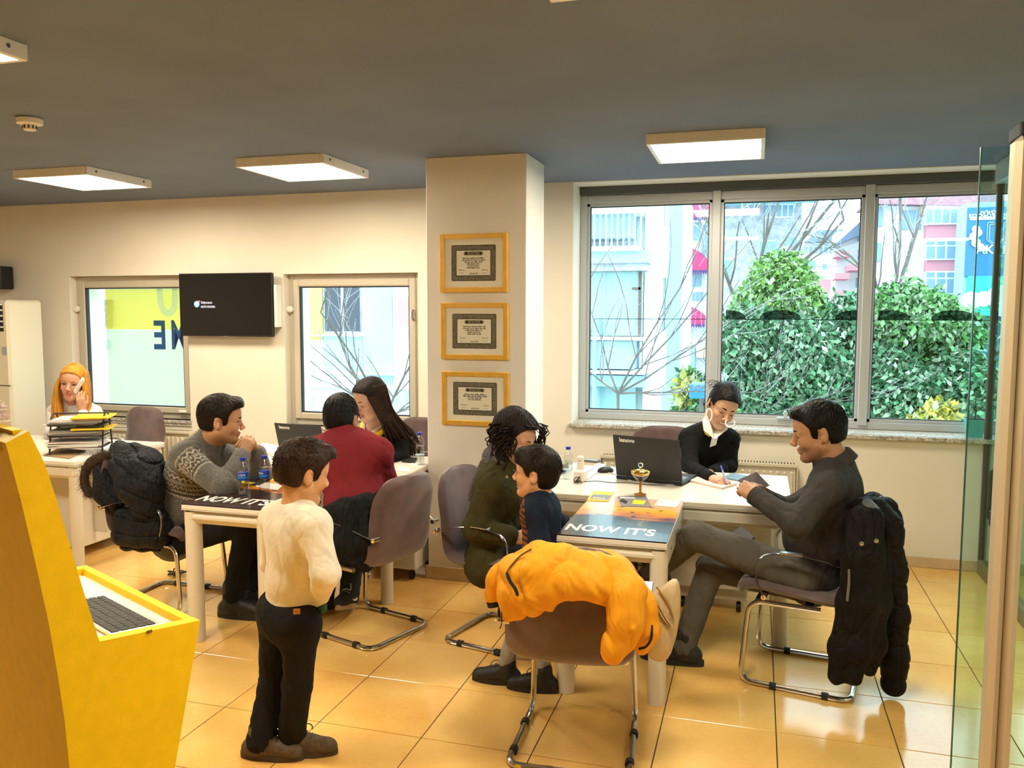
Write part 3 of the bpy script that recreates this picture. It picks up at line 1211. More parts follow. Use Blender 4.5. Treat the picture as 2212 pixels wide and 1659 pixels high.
# floor standing air conditioner and loudspeaker at the left edge
acx = at(46, 800, 5.55)[0]
ac = thing('air_conditioner', 'tall white floor standing air conditioner with dark louvres', 'air conditioner', (acx - 0.27, 5.62, 0))
m_ac = mat('ivory_ac_case', (0.80, 0.74, 0.60), 0.4)
zt = at(20, 648, 5.45)[2]
MB().box((-0.27, -0.18, 0.02), (0.27, 0.18, zt), 0.02).build('cabinet', m_ac, ac, smooth=None)
MB().box((-0.245, -0.184, at(20, 716, 5.44)[2]), (0.225, -0.178, zt - 0.03)).build('louvre_recess', m_gasket, ac, smooth=None)
l = at(20, 716, 5.44)[2]
for k in range(5):
    z = l + 0.03 + (zt - 0.06 - l) * k / 4.3
    MB().box((-0.245, -0.205, z), (0.225, -0.182, z + 0.012), 0.002, M=None).build('louvre', m_wplast, ac, smooth=None)
zs = at(20, 834, 5.44)[2]
MB().box((-0.268, -0.1825, zs), (0.268, -0.178, zs + 0.006)).build('panel_joint', m_gasket, ac, smooth=None)
p = at(10, 757, 5.43)
MB().box((p[0] - ac.location[0] - 0.03, -0.184, p[2] - 0.035), (p[0] - ac.location[0] + 0.012, -0.179, p[2] + 0.03)).build('sticker', mat('pale_blue_sticker', (0.35, 0.42, 0.52), 0.5), ac, smooth=None)
MB().box((-0.25, -0.16, 0), (0.25, 0.16, 0.02)).build('plinth', m_gasket, ac, smooth=None)
p = at(14, 600, 5.85)
sp = thing('loudspeaker', 'small black loudspeaker on the wall above the air conditioner', 'loudspeaker', (p[0] - 0.09, 5.86, p[2]))
MB().box((-0.09, -0.07, -0.10), (0.09, 0.07, 0.10), 0.01).build('cabinet', m_tvb, sp, smooth=None)
MB().box((-0.08, -0.074, -0.09), (0.08, -0.068, 0.09), 0.004).build('grille', mat('black_mesh', (0.008, 0.008, 0.008), 0.9), sp, smooth=None)
MB().box((-0.03, 0.07, -0.04), (0.03, YW - 5.8605, 0.04)).build('wall_mount', m_tvb, sp, smooth=None)

# glazed partition beside the back wall and the open glass door in front of it
m_brown = mat('dark_brown_profile', (0.055, 0.045, 0.035), 0.5)
m_post = mat('beige_metal_post', (0.50, 0.43, 0.30), 0.4, 0.2, bump=0.05, bscale=90)
PX = 1.437
pt = thing('glass_partition', 'glazed partition with dark profiles running from the back wall', 'partition', (PX, 5.0, 0))
MB().box((-0.02, 0.915, 0.0), (0.02, 0.951, ZC - 0.001), 0.003).build('wall_profile', m_brown, pt, smooth=None)
MB().box((-0.03, -1.2, 0.0), (0.03, 0.915, 0.09), 0.004).build('bottom_rail', mat('brown_kick_rail', (0.22, 0.16, 0.085), 0.45), pt, smooth=None)
MB().box((-0.04, -3.0, ZC - 0.13), (0.04, 0.915, ZC - 0.001), 0.004).build('top_beam', m_alu, pt, smooth=None)
MB().box((-0.005, -1.2, 0.09), (0.005, 0.915, ZC - 0.13)).build('glass_pane', m_tglass, pt, smooth=None)
MB().box((-0.005, -1.206, 0.0), (0.005, -1.2, ZC - 0.13)).build('glass_edge', mat('green_glass_edge', (0.03, 0.09, 0.075), 0.2), pt, smooth=None)
h = MB()
h.tube(fillet([(-0.006, 0.66, 0.42), (-0.04, 0.66, 0.42), (-0.04, 0.66, 0.72), (-0.006, 0.66, 0.72)], 0.02), 0.012, 8)
h.build('door_pull', m_brown, pt)
YD = 2.72
a, b = at(2120, 330, YD), at(2060, 1500, YD)
gx = (a[0] + b[0]) / 2
zt = at(2123, 318, YD)[2]
dr = thing('glass_door', 'open frameless greenish glass door with beige edge post at the right', 'door', (gx, YD, 0))
MB().box((0, -0.005, 0.012), (0.62, 0.005, zt), 0.0015).build('glass_leaf', m_tglass, dr, smooth=None)
MB().box((-0.0016, -0.0055, 0.012), (0.0016, 0.0055, zt), 0.0005).build('polished_edge', mat('green_glass_edge', (0.03, 0.09, 0.075), 0.2), dr, smooth=None)
pxl, pxr = at(2138, 1300, YD - 0.10)[0] - gx, at(2196, 1300, YD - 0.10)[0] - gx
po = MB()
wq = (pxr - pxl)
po.box((pxl, -0.13, 0), (pxl + wq * 0.47, -0.05, 2.16), 0.018)
po.box((pxl + wq * 0.5, -0.13, 0), (pxr, -0.05, 2.16), 0.018)
po.box((pxl + wq * 0.1, -0.11, 0), (pxr - wq * 0.1, -0.06, 2.15), 0.004)
po.build('edge_post', m_post, dr)
c = MB()
c.box((pxl + wq * 0.2, -0.10, 2.16), (pxr - wq * 0.2, 0.012, 2.20), 0.004)
c.box((pxl + wq * 0.2, -0.10, 1.05), (pxr - wq * 0.2, 0.012, 1.10), 0.004)
c.box((pxl + wq * 0.2, -0.06, 0.0), (pxr - wq * 0.2, 0.012, 0.06), 0.004)
c.build('clamps', m_gasket, dr, smooth=None)
# ------------------------------------------------------------------ outside, seen through the windows
GZ = -4.2
m_street = mat('grey_street', (0.30, 0.31, 0.32), 0.9, var=0.3, vscale=0.5)
tag(MB().box((-70, YW + WALL_T + 0.6, GZ - 0.2), (60, 130, GZ)).build('ground_outside', m_street, smooth=None), 'grey street below the windows', kind='structure')
m_bw = mat('white_render', (0.74, 0.78, 0.80), 0.85, var=0.08, vscale=1.5)
m_bb = mat('pale_blue_render', (0.36, 0.58, 0.72), 0.85, var=0.08, vscale=1.5)
m_bt = mat('turquoise_render', (0.30, 0.62, 0.72), 0.8)
m_bg = mat('grey_stone_render', (0.42, 0.42, 0.46), 0.85, var=0.35, vscale=2.5)
m_pink = mat('pink_render', (0.62, 0.26, 0.30), 0.85)
m_rt = mat('dusty_red_roof', (0.34, 0.18, 0.22), 0.8, var=0.2, vscale=3)
m_rb = mat('blue_grey_roof', (0.14, 0.19, 0.27), 0.7)
m_win = mat('blue_window_pane', (0.20, 0.32, 0.42), 0.15)
m_wing = mat('green_window_pane', (0.32, 0.52, 0.50), 0.2)
m_aw = mat('magenta_awning', (0.50, 0.045, 0.16), 0.7)
m_awd = mat('awning_valance', (0.12, 0.06, 0.20), 0.8)
m_brown2 = mat('brown_window_frame', (0.16, 0.09, 0.08), 0.6)
m_cream = mat('cream_chimney', (0.72, 0.62, 0.42), 0.8)


class Bld:
    "building drawn on a facade plane at depth Y; pixel corners are read from the photograph"

    def __init__(self, name, label, Y, depth, x0, x1, ytop, m, cat='building'):
        a, b = at(x0, ytop, Y), at(x1, ytop, Y)
        self.Y = Y
        self.t = thing(name, label, cat, ((a[0] + b[0]) / 2, Y, GZ))
        self.O = self.t.location
        MB().box((a[0], Y, GZ), (b[0], Y + depth, max(a[2], b[2]))).build('wall', m, self.t, self.O, smooth=None)

    def rect(self, nm, x0, y0, x1, y1, m, out=0.06, inn=0.02, par=None):
        a, b = at(x0, y0, self.Y), at(x1, y1, self.Y)
        out, inn = out * self.Y / 22, inn * self.Y / 22
        return MB().box((min(a[0], b[0]), self.Y - out, min(a[2], b[2])), (max(a[0], b[0]), self.Y + inn, max(a[2], b[2]))).build(nm, m, par or self.t, self.O if par is None else self.O, smooth=None)

    def window(self, x0, y0, x1, y1, nv=2, nh=0, frame=None, pane=None):
        fr = self.rect('window', x0, y0, x1, y1, frame or m_bw, 0.05)
        n = nv
        k = 0.06 * (x1 - x0)
        for i in range(n):
            xa = x0 + (x1 - x0) * i / n + k / 2
            xb = x0 + (x1 - x0) * (i + 1) / n - k / 2
            if nh:
                ym = y0 + (y1 - y0) * 0.3
                self.rect('pane', xa, y0 + k / 2, xb, ym - k / 3, pane or m_win, 0.062, -0.03, fr)
                self.rect('pane', xa, ym + k / 3, xb, y1 - k / 2, pane or m_win, 0.062, -0.03, fr)
            else:
                self.rect('pane', xa, y0 + k / 2, xb, y1 - k / 2, pane or m_win, 0.062, -0.03, fr)
        return fr


def awning(B, x0, y0, x1, y1, right=True):
    "quarter-dome fabric awning with a dark scalloped valance"
    a, b = at(x0, y0, B.Y), at(x1, y1, B.Y)
    w_, h_ = abs(b[0] - a[0]), abs(a[2] - b[2])
    s = MB()
    n = 10
    g_ = []
    for i in range(n + 1):
        u = i / n * math.pi / 2
        row = []
        for j in range(7):
            q = j / 6
            row.append((a[0] + w_ * q, B.Y - 0.02 - 0.75 * math.sin(u) * h_, b[2] + h_ * math.cos(u) * (1 - 0.55 * q * q)))
        g_.append(row)
    s.sheet(g_, 0.015, (0, -1, 0.2))
    aw = s.build('awning', m_aw, B.t, B.O)
    v = MB()
    y_ = B.Y - 0.02 - 0.75 * h_
    for j in range(8):
        xa = a[0] + w_ * j / 8
        v.prism([(xa, y_, b[2]), (xa + w_ / 8, y_, b[2]), (xa + w_ / 8, y_, b[2] - 0.10 * h_), (xa + w_ / 16, y_, b[2] - 0.2 * h_), (xa, y_, b[2] - 0.10 * h_)], (0, 0.012, 0))
    v.build('valance', m_awd, aw, B.O, smooth=None)


# pale blue block with balconies, right across the street
A = Bld('balcony_building', 'pale blue block with white balconies behind the first window pane', 28, 3, 1225, 1416, 300, m_bw)
A.rect('blue_bay', 1240, 465, 1376, 520, m_bb, 0.9)
A.rect('balcony_slab', 1240, 541, 1392, 548, m_bw, 1.15)
A.rect('balcony_slab', 1240, 463, 1396, 470, m_bw, 1.15)
A.rect('blue_bay', 1240, 548, 1410, 572, m_bb, 1.0)
A.rect('soffit', 1240, 572, 1404, 588, m_bg, 0.9)
A.rect('green_glazing', 1258, 590, 1392, 725, m_wing, 0.5)
A.rect('glazing_post', 1386, 590, 1390, 725, m_brown2, 0.56)
A.rect('glazing_post', 1372, 622, 1390, 627, m_brown2, 0.56)
A.rect('glazing_post', 1312, 590, 1314, 725, m_bb, 0.56)
A.rect('balcony_slab', 1240, 725, 1404, 733, m_bw, 1.15)
A.rect('blue_bay', 1240, 733, 1378, 793, m_bb, 0.95)
A.rect('balcony_slab', 1240, 793, 1406, 803, m_bw, 1.2)
A.rect('blue_bay', 1240, 803, 1405, 830, m_bb, 1.0)
A.rect('green_glazing', 1250, 830, 1376, 900, m_wing, 0.4)
A.rect('glazing_post', 1300, 690, 1302, 905, m_bb, 1.25)
A.rect('pillar', 1400, 300, 1412, 900, m_bw, 0.3)
A.rect('tan_blind', 1325, 440, 1376, 462, m_cream, 0.3)
for x in range(1252, 1400, 12):
    A.rect('baluster', x, 470, x + 1.5, 541, m_bw, 1.12, -1.05)
for x in (1395, 1402):
    A.rect('rail_post', x, 735, x + 2, 793, m_bw, 1.15, -1.0)
B = Bld('white_apartment_house', 'tall white house with turquoise stripe behind the first window pane', 40, 3, 1404, 1492, 200, m_bw)
B.rect('turquoise_stripe', 1450, 240, 1467, 860, m_bt, 0.08)
B.window(1416, 420, 1438, 490, 2)
B.window(1416, 600, 1436, 712, 2, 0, m_brown2)
B.window(1462, 610, 1466, 712, 1, 0, m_brown2)
B.rect('garage_front', 1409, 833, 1452, 900, m_bb, 0.2)
B.window(1414, 838, 1444, 890, 4)
C_ = Bld('awning_house', 'white house with magenta awnings at the edge of the first window pane', 66, 4, 1486, 1560, 150, m_bw)
for r in ((1492, 425, 1538, 472), (1488, 536, 1530, 585), (1484, 662, 1524, 700), (1465, 690, 1490, 722)):
    awning(C_, *r)
C_.window(1492, 480, 1512, 520, 2)
C_.window(1516, 486, 1530, 560, 1)
C_.window(1494, 590, 1516, 620, 3)
C_.window(1494, 630, 1520, 650, 3)
C_.rect('yellow_shop_front', 1505, 746, 1530, 772, m_cream, 0.2)
C_.rect('shop_door', 1482, 748, 1500, 850, m_bb, 0.1)
D_ = Bld('grey_stone_building', 'grey stone building with flat glass roof rim behind the middle pane', 60, 5, 1556, 1733, 436, m_bg)
D_.rect('roof_rim', 1550, 418, 1762, 438, m_bt, 1.5)
D_.window(1650, 442, 1715, 470, 5)
D_.window(1700, 512, 1722, 532, 2)
D_.window(1560, 562, 1580, 595, 2)
D_.window(1640, 520, 1680, 560, 2)
E_ = Bld('white_house', 'small white house with dark hipped roof behind the middle pane', 98, 6, 1722, 1815, 522, m_bw)
E_.window(1735, 532, 1800, 550, 6)
E_.window(1738, 563, 1762, 582, 3)
E_.window(1776, 570, 1786, 582, 1)
a, b, c = at(1738, 523, 97), at(1832, 523, 97), at(1800, 496, 97)
MB().prism([(a[0], 96.5, a[2]), (b[0], 96.5, b[2]), (c[0] + 1, 97, c[2]), (c[0] - 1.6, 97, c[2])], (0, 7, 0)).build('roof', m_rb, E_.t, E_.O, smooth=None)
F_ = Bld('brick_shed', 'low pink brick building under the white house', 90, 4, 1742, 1800, 604, m_pink)
F_.rect('lower_front', 1740, 634, 1800, 720, m_bw, 0.2)
F_.window(1762, 640, 1776, 656, 2)
F_.window(1728, 655, 1746, 668, 2, 0, m_rb)
G_ = Bld('balcony_house', 'white house with small pink balconies beside the second mullion', 84, 5, 1808, 1905, 500, m_bw)
for y in (548, 576, 594, 630, 645):
    x = 1812 if y in (548, 594, 645) else 1832
    G_.rect('balcony', 1796 + (0 if y != 576 else 30), y, 1826 + (0 if y != 576 else 35), y + 12, m_pink, 1.0)
for x, y in ((1852, 500), (1852, 540), (1848, 600)):
    G_.window(x, y, x + 14, y + 22, 2)
a, b = at(1800, 532, 83), at(1880, 452, 83)
MB().prism([(a[0], 82.5, a[2]), (b[0] + 3, 82.5, a[2] + 2.5), (b[0] + 3, 82.5, b[2]), (b[0], 82.5, b[2] - 0.3)], (0, 5, 0)).build('roof', m_rb, G_.t, G_.O, smooth=None)
H_ = Bld('red_banded_house', 'white apartment house with pink bands and red roof behind the right pane', 76, 6, 1880, 2092, 438, m_bw)
a, b, c, d = at(1868, 440, 75), at(2200, 448, 75), at(2110, 404, 76), at(1990, 404, 76)
MB().prism([(a[0], 74.8, a[2]), (b[0], 74.8, b[2]), (c[0], 75.5, c[2]), (d[0], 75.5, d[2])], (0, 7, 0)).build('roof', m_rt, H_.t, H_.O, smooth=None)
for x in (1990, 2052):
    a, b = at(x, 398, 76), at(x + (22 if x == 1990 else 40), 424, 76)
    MB().box((a[0], 75.5, b[2] - 1.5), (b[0], 77, a[2])).build('chimney', m_cream, H_.t, H_.O, smooth=None)
for y0, y1 in ((486, 518), (562, 586), (640, 700)):
    H_.rect('pink_band', 1996, y0, 2088, y1, m_pink, 0.35)
H_.rect('bay', 1996, 440, 2090, 486, m_bw, 0.3)
for y0, y1, n, nh in ((450, 484, 5, 0), (518, 561, 4, 1), (586, 636, 4, 1)):
    H_.window(1998, y0, 2087, y1, n, nh)
H_.Y -= 1.3
for y0, y1, n, nh in ((450, 484, 5, 0), (518, 561, 4, 1), (586, 636, 4, 1)):
    H_.window(1998, y0, 2087, y1, n, nh)
H_.Y += 1.3
H_.window(1948, 455, 1988, 496, 3, 0, m_bg)
H_.window(1892, 448, 1906, 490, 1, 0, m_bg)
H_.window(1888, 525, 1902, 565, 1, 0, m_bg)
# tall advertising banner on the neighbouring house
m_ban = mat('blue_banner', (0.035, 0.17, 0.36), 0.6)
m_bang = mat('green_banner', (0.05, 0.52, 0.38), 0.6)
m_ban2 = mat('dark_teal_banner', (0.02, 0.12, 0.17), 0.6)
m_pw = mat('white_banner_print', (0.75, 0.80, 0.82), 0.6)
m_pg = mat('grey_banner_print', (0.45, 0.5, 0.52), 0.6)
I_ = Bld('banner_house', 'house side hung with a tall blue and green advertising banner', 70, 3, 2088, 2330, 438, m_bb)
ban = I_.rect('banner', 2090, 450, 2215, 596, m_ban, 0.14)
I_.rect('banner', 2088, 597, 2215, 682, m_bang, 0.14)
I_.rect('banner', 2084, 683, 2215, 800, m_ban2, 0.14)
I_.rect('banner_rule', 2092, 472, 2215, 474, m_pw, 0.16, -0.1, ban)
YBN, BK = 70 - 0.16 * 70 / 22, 70 / 24
def ban_text(tx, x, y, size, m=None):
    p = at(x, y, YBN)
    return text_obj('banner_text', tx, size * BK, m or m_pw, Matrix.Translation((p[0] - I_.O[0], p[1] - I_.O[1], p[2] - I_.O[2])) @ RX, ban, ext=0.01, bold=0.018)
ban_text('DÖNÜM', 2118, 463, 0.11)
ban_text("KOCAELİ'nin EN", 2093, 470, 0.12)
ban_text('AKKENT', 2108, 548, 0.30)
sh = MB()
pc = at(2140, 510, YBN)
for k, (dx, dz, r) in enumerate(((-0.34, 0.18, 0.10), (-0.38, 0.0, 0.11), (-0.33, -0.16, 0.11), (-0.22, -0.27, 0.09), (-0.30, 0.09, 0.10), (-0.12, -0.32, 0.06))):
    sh.lathe([(r * BK, 0), (r * BK, 0.02)], 14, M=Matrix.Translation((pc[0] + dx * BK, YBN - 0.03 * k, pc[2] + dz * BK)) @ RX)
sh.build('banner_emblem', m_pw, ban, I_.O, smooth=None)
sh = MB()
for q in (0.0, 0.05):
    sh.tube([(pc[0] + BK * u, YBN, pc[2] + BK * v_) for u, v_ in ((-0.08 + q, 0.34 - q), (-0.08 + q, -0.1), (0.1, -0.26 + q), (0.28 - q, -0.1), (0.28 - q, 0.34 - q), (-0.08 + q, 0.34 - q))], 0.035, 4)
sh.build('banner_shield', m_pg, ban, I_.O, smooth=None)
pc = at(2115, 650, YBN)
sh = MB()
for k, (dx, dz, r) in enumerate(((-0.18, 0.0, 0.24), (0.1, 0.05, 0.2), (0.45, 0.1, 0.3), (0.75, 0.22, 0.25), (0.55, -0.1, 0.3))):
    sh.lathe([(r * BK, 0), (r * BK, 0.02)], 18, M=Matrix.Translation((pc[0] + dx * BK, YBN - 0.03 * k, pc[2] + dz * BK)) @ RX)
sh.build('banner_clouds', m_pw, ban, I_.O, smooth=None)
pc = at(2140, 712, YBN)
sh = MB()
sh.tube([(pc[0] + 0.28 * BK * math.cos(a), YBN, pc[2] + 0.28 * BK * math.sin(a)) for a in np.linspace(0, 2 * math.pi, 25)[:-1]], 0.06, 4, closed=True)
sh.build('banner_wreath', m_pg, ban, I_.O, smooth=None)
p = at(2133, 716, YBN - 0.03)
text_obj('banner_text', 'R', 0.34 * BK, m_pg, Matrix.Translation((p[0] - I_.O[0], p[1] - I_.O[1], p[2] - I_.O[2])) @ RX, ban, ext=0.004)

# building right outside the two small windows
J_ = Bld('blue_neighbour_building', 'pale blue neighbour building with dark window behind the small window', 19, 3, 560, 960, 470, m_bw)
J_.rect('yellow_panel', 655, 560, 700, 735, mat('mustard_render', (0.55, 0.48, 0.14), 0.8), 0.08)
J_.window(700, 600, 782, 718, 2, 0, m_bg, mat('dark_pane', (0.045, 0.05, 0.07), 0.2))
J_.rect('ledge', 650, 722, 785, 727, m_bw, 0.2)
J_.rect('blue_band', 786, 560, 850, 830, m_bb, 0.05)
J_.rect('blue_band', 700, 727, 785, 800, m_bb, 0.05)
J_.rect('pale_band', 640, 800, 960, 812, m_bw, 0.3)
J_.rect('shed_roof', 640, 836, 960, 900, m_bg, 0.6)
J_.window(850, 640, 888, 705, 1, 0, m_bw, m_pink)
K_ = Bld('white_neighbour_building', 'white neighbour building behind the film covered left window', 20, 3, 100, 520, 480, m_bw)
K_.rect('blue_pillar', 196, 560, 226, 940, m_bb, 0.2)
for k in range(5):
    K_.rect('louvre', 206, 648 + 13 * k, 245, 655 + 13 * k, m_rb, 0.28)
K_.rect('blue_panel', 208, 735, 240, 752, m_bb, 0.25)


# trees
def leaf_cloud(rnd, blobs, n, size):
    "n small folded leaves spread through a set of ellipsoid blobs"
    cs = np.array([b[0] for b in blobs])
    rs = np.array([b[1] for b in blobs])
    vol = np.prod(rs, 1)
    pick = rnd.choice(len(blobs), n, p=vol / vol.sum())
    d = rnd.normal(size=(n, 3))
    d /= np.linalg.norm(d, axis=1)[:, None]
    rad = rnd.uniform(0.45, 1.0, n) ** 0.6
    out = rnd.random(n) < 0.22
    rad[out] *= rnd.uniform(1.0, 1.28, out.sum())
    c = cs[pick] + d * rs[pick] * rad[:, None]
    u = rnd.normal(size=(n, 3)) + np.array([0, 0, -0.8])
    u /= np.linalg.norm(u, axis=1)[:, None]
    w_ = np.cross(u, rnd.normal(size=(n, 3)))
    w_ /= np.linalg.norm(w_, axis=1)[:, None]
    s = size * rnd.uniform(0.6, 1.3, n)[:, None]
    v = np.stack([c, c + u * s * 0.5 + w_ * s * 0.27, c + u * s, c + u * s * 0.5 - w_ * s * 0.27], 1).reshape(-1, 3)
    f = np.arange(4 * n).reshape(n, 4)
    tone = np.clip(rnd.normal(1.0, 0.45, n), 0.3, 2.4)
    pale = rnd.random(n) ** 3
    return v, f, np.repeat(tone, 4), np.repeat(pale, 4)


m_bark = mat('grey_brown_bark', (0.16, 0.14, 0.13), 0.9, var=0.3, vscale=8)
m_twig = mat('pale_twig', (0.36, 0.36, 0.36), 0.9)
LFC = [(0.10, 0.26, 0.07), (0.05, 0.17, 0.07), (0.18, 0.34, 0.07), (0.44, 0.40, 0.06)]
m_leafc = mat('tree_leaves', (0.1, 0.3, 0.1), 0.55, attr='Col')
m_lf = [mat('leaf_green_%s' % c, q, 0.55, var=0.45, vscale=2.0) for c, q in (('mid', (0.10, 0.30, 0.07)), ('dark', (0.045, 0.19, 0.075)), ('bright', (0.17, 0.38, 0.06)), ('yellow', (0.42, 0.40, 0.05)))]


def leafy_tree(label, blobs_px, Y, n, size, lm, trunk_px, seed):
    rnd = np.random.default_rng(seed)
    blobs = []
    for x, y, rx, ry in blobs_px:
        p = at(x, y, Y + rnd.uniform(-0.4, 0.4))
        k = Y / 0.96 / FPX
        blobs.append((p, (rx * k, min(rx, ry) * k, ry * k)))
    bx = at(trunk_px, 900, Y)[0]
    t = thing('leafy_tree', label, 'tree', (bx, Y, GZ), group='green trees outside the wide window')
    s = MB()
    top = max(b[0][2] for b in blobs)
    s.tube(catmull([(bx, Y, GZ), (bx + 0.1, Y, GZ + 2), (bx - 0.05, Y + 0.1, top - 0.6)], 4), [0.14, 0.13, 0.12, 0.12, 0.11, 0.1, 0.08, 0.06, 0.04], 7)
    for b in blobs[:6]:
        st = V3((bx, Y, min(GZ + 3, b[0][2] - 0.3)))
        s.tube([st, (st + b[0]) / 2 + np.array([0, 0, 0.15]), b[0]], [0.06, 0.04, 0.02], 5)
    s.build('trunk', m_bark, t, t.location)
    v, f, tone, pale = leaf_cloud(rnd, blobs, n, size)
    base = np.array(lm)
    col = base[None] * tone[:, None] * (1 - pale[:, None]) + np.array([0.42, 0.52, 0.36])[None] * pale[:, None]
    o = fast_obj('foliage', v, f, m_leafc, t, t.location, col)
    o.data.shade_flat()
    tag(o, kind='stuff')


leafy_tree('tall bright green tree behind the middle window pane', [(1690, 620, 60, 60), (1640, 660, 55, 40), (1720, 660, 55, 45), (1650, 600, 28, 40), (1680, 575, 30, 30), (1760, 690, 45, 30)], 11.5, 20000, 0.095, LFC[2], 1690, 1)
leafy_tree('broad dark green tree filling the bottom of the middle pane', [(1620, 740, 70, 70), (1720, 780, 90, 90), (1800, 800, 70, 80), (1660, 860, 90, 60), (1780, 880, 90, 60), (1830, 700, 40, 60)], 10.3, 26000, 0.09, LFC[1], 1730, 2)
leafy_tree('bright green tree behind the right window pane', [(1960, 680, 70, 60), (2020, 700, 60, 50), (1925, 740, 60, 60), (2010, 790, 80, 80), (1900, 690, 40, 40), (1850, 690, 34, 46), (2080, 720, 40, 50)], 10.8, 24000, 0.09, LFC[0], 1980, 3)
leafy_tree('dark green tree along the bottom of the right pane', [(1910, 830, 70, 80), (1990, 870, 90, 60), (2080, 840, 60, 80), (2150, 860, 60, 60), (1880, 900, 60, 40)], 9.9, 22000, 0.088, LFC[1], 2010, 4)
leafy_tree('small green and yellow bush behind the seated consultant', [(1490, 830, 30, 30), (1530, 840, 28, 30), (1500, 880, 45, 28), (1540, 880, 40, 30)], 9.0, 4500, 0.085, LFC[0], 1510, 5)
leafy_tree('yellow leaved bush at the bottom of the right pane', [(2030, 893, 30, 22), (2000, 905, 24, 16)], 9.0, 900, 0.11, LFC[3], 2030, 6)
leafy_tree('yellow green shrub beside the first mullion', [(1480, 845, 16, 26)], 8.8, 420, 0.11, LFC[3], 1480, 7)


def bare_tree(label, root, dirs, Y, seed, levels=4, r0=0.05, m=None, length=1.0):
    rnd = random.Random(seed)
    p0 = at(root[0], root[1], Y)
    t = thing('bare_tree', label, 'tree', (p0[0], Y, GZ), group='bare trees outside the windows')
    s = MB()
    s.tube([(p0[0], Y, GZ), (p0[0] + 0.05, Y, (GZ + p0[2]) / 2), p0], [r0 * 2, r0 * 1.7, r0 * 1.4], 7)
    tw = MB()

    def grow(p, d, L, r, lev):
        pts = [p]
        dd = d.copy()
        for i in range(4):
            dd = unit(dd + np.array([rnd.uniform(-.16, .16), rnd.uniform(-.16, .16), rnd.uniform(-.10, .16)]))
            pts.append(pts[-1] + dd * L / 4)
        (s if lev < 2 else tw).tube(pts, [r, r * 0.9, r * 0.8, r * 0.68, r * 0.5], 5 if lev < 2 else 4)
        if lev >= levels:
            for q in pts[1:]:
                tw.ball(q + np.array([0, 0, 0.004]), 0.0055, 4, 3)
            return
        n = 4 if lev > 0 else 5
        for i in range(n):
            q = pts[1 + (i % 4)]
            nd = unit(dd + np.array([rnd.uniform(-.9, .9), rnd.uniform(-.7, .7), rnd.uniform(-.45, .75)]))
            grow(q, nd, L * rnd.uniform(0.5, 0.72), r * 0.52, lev + 1)
    for dx, dz, L in dirs:
        grow(p0, unit((dx, rnd.uniform(-.3, .3), dz)), L * length, r0, 0)
    s.build('branches', m or m_bark, t, t.location)
    tag(tw.build('twigs', m_twig, t, t.location), kind='stuff')


bare_tree('bare budding tree spreading across the first window pane', (1335, 850), [(0.85, 1.0, 1.5), (0.3, 1.0, 1.6), (-0.5, 1.0, 1.2), (1.0, 0.5, 1.2), (-0.9, 0.5, 0.8), (1.0, 0.1, 0.9)], 8.2, 11, 2, 0.011)
bare_tree('bare tree rising behind the middle pane beside the first mullion', (1600, 680), [(0.3, 1.0, 2.2), (-0.5, 1.0, 1.8), (0.8, 0.8, 1.9), (0.55, 1.0, 2.6)], 12.5, 12, 2, 0.03)
bare_tree('bare tree in front of the red banded house', (1925, 660), [(0.1, 1.0, 1.7), (0.5, 1.0, 1.4), (-0.5, 0.9, 1.3)], 14, 13, 2, 0.026)
bare_tree('low bare branches in front of the middle pane shrubs', (1640, 900), [(0.9, 0.7, 0.9), (-0.6, 0.6, 0.7), (1.0, 0.25, 0.9), (0.3, 0.9, 0.6)], 7.6, 14, 2, 0.005)
bare_tree('bare branching tree outside the window beside the column', (830, 905), [(-0.8, 1.0, 1.3), (-0.3, 1.0, 1.2), (0.4, 0.8, 0.9), (-0.9, 0.4, 0.8), (0.7, 0.3, 0.6)], 7.4, 15, 2, 0.013)
# parked car in the street and a blue planter, small behind the first pane
m_car = mat('silver_blue_car_paint', (0.30, 0.34, 0.45), 0.3, 0.4)
p = at(1517, 808, 62)
car = thing('parked_car', 'silver blue car parked behind the yellow shrub', 'car', (p[0], 62, GZ))
MB().box((-0.9, -2.0, 0.3), (0.9, 2.0, 0.95), 0.2).build('body', m_car, car)
MB().box((-0.78, -1.2, 0.9), (0.78, 1.5, 1.5), 0.25).build('cabin', mat('dark_car_glass', (0.03, 0.035, 0.045), 0.1), car)
for sx in (-0.8, 0.8):
    for yy in (-1.25, 1.3):
        MB().lathe([(0.32, -0.1), (0.32, 0.1)], 16, M=Matrix.Translation((sx, yy, 0.32)) @ Matrix.Rotation(math.pi / 2, 4, 'Y')).build('wheel', m_gasket, car)
p = at(1515, 843, 8.6)
pl = thing('planter_box', 'bright blue planter box beside the first mullion outside', 'planter', (p[0], 8.6, GZ))
O = pl.location
MB().box((p[0] - 0.11, 8.45, p[2] - 0.07), (p[0] + 0.11, 8.75, p[2] + 0.07), 0.01).build('box', mat('bright_blue_plastic', (0.03, 0.22, 0.62), 0.5), pl, O, smooth=None)
MB().box((p[0] - 0.02, 8.58, GZ), (p[0] + 0.02, 8.62, p[2] - 0.07)).build('post', m_bark, pl, O, smooth=None)
# ------------------------------------------------------------------ desks, chairs, kiosk
m_desk = mat('white_desk_laminate', (0.80, 0.745, 0.66), 0.22, spec=0.5)
m_desk2 = mat('cream_desk_metal', (0.70, 0.64, 0.52), 0.4)
m_desk3 = mat('pale_desk_panel', (0.62, 0.58, 0.50), 0.5)
m_mauve = mat('mauve_velvet', (0.125, 0.073, 0.070), 0.8, var=0.35, vscale=9, bump=0.12, bscale=300, sheen=0.5)
m_black = mat('black_plastic', (0.012, 0.012, 0.012), 0.5)
ZT = 0.72


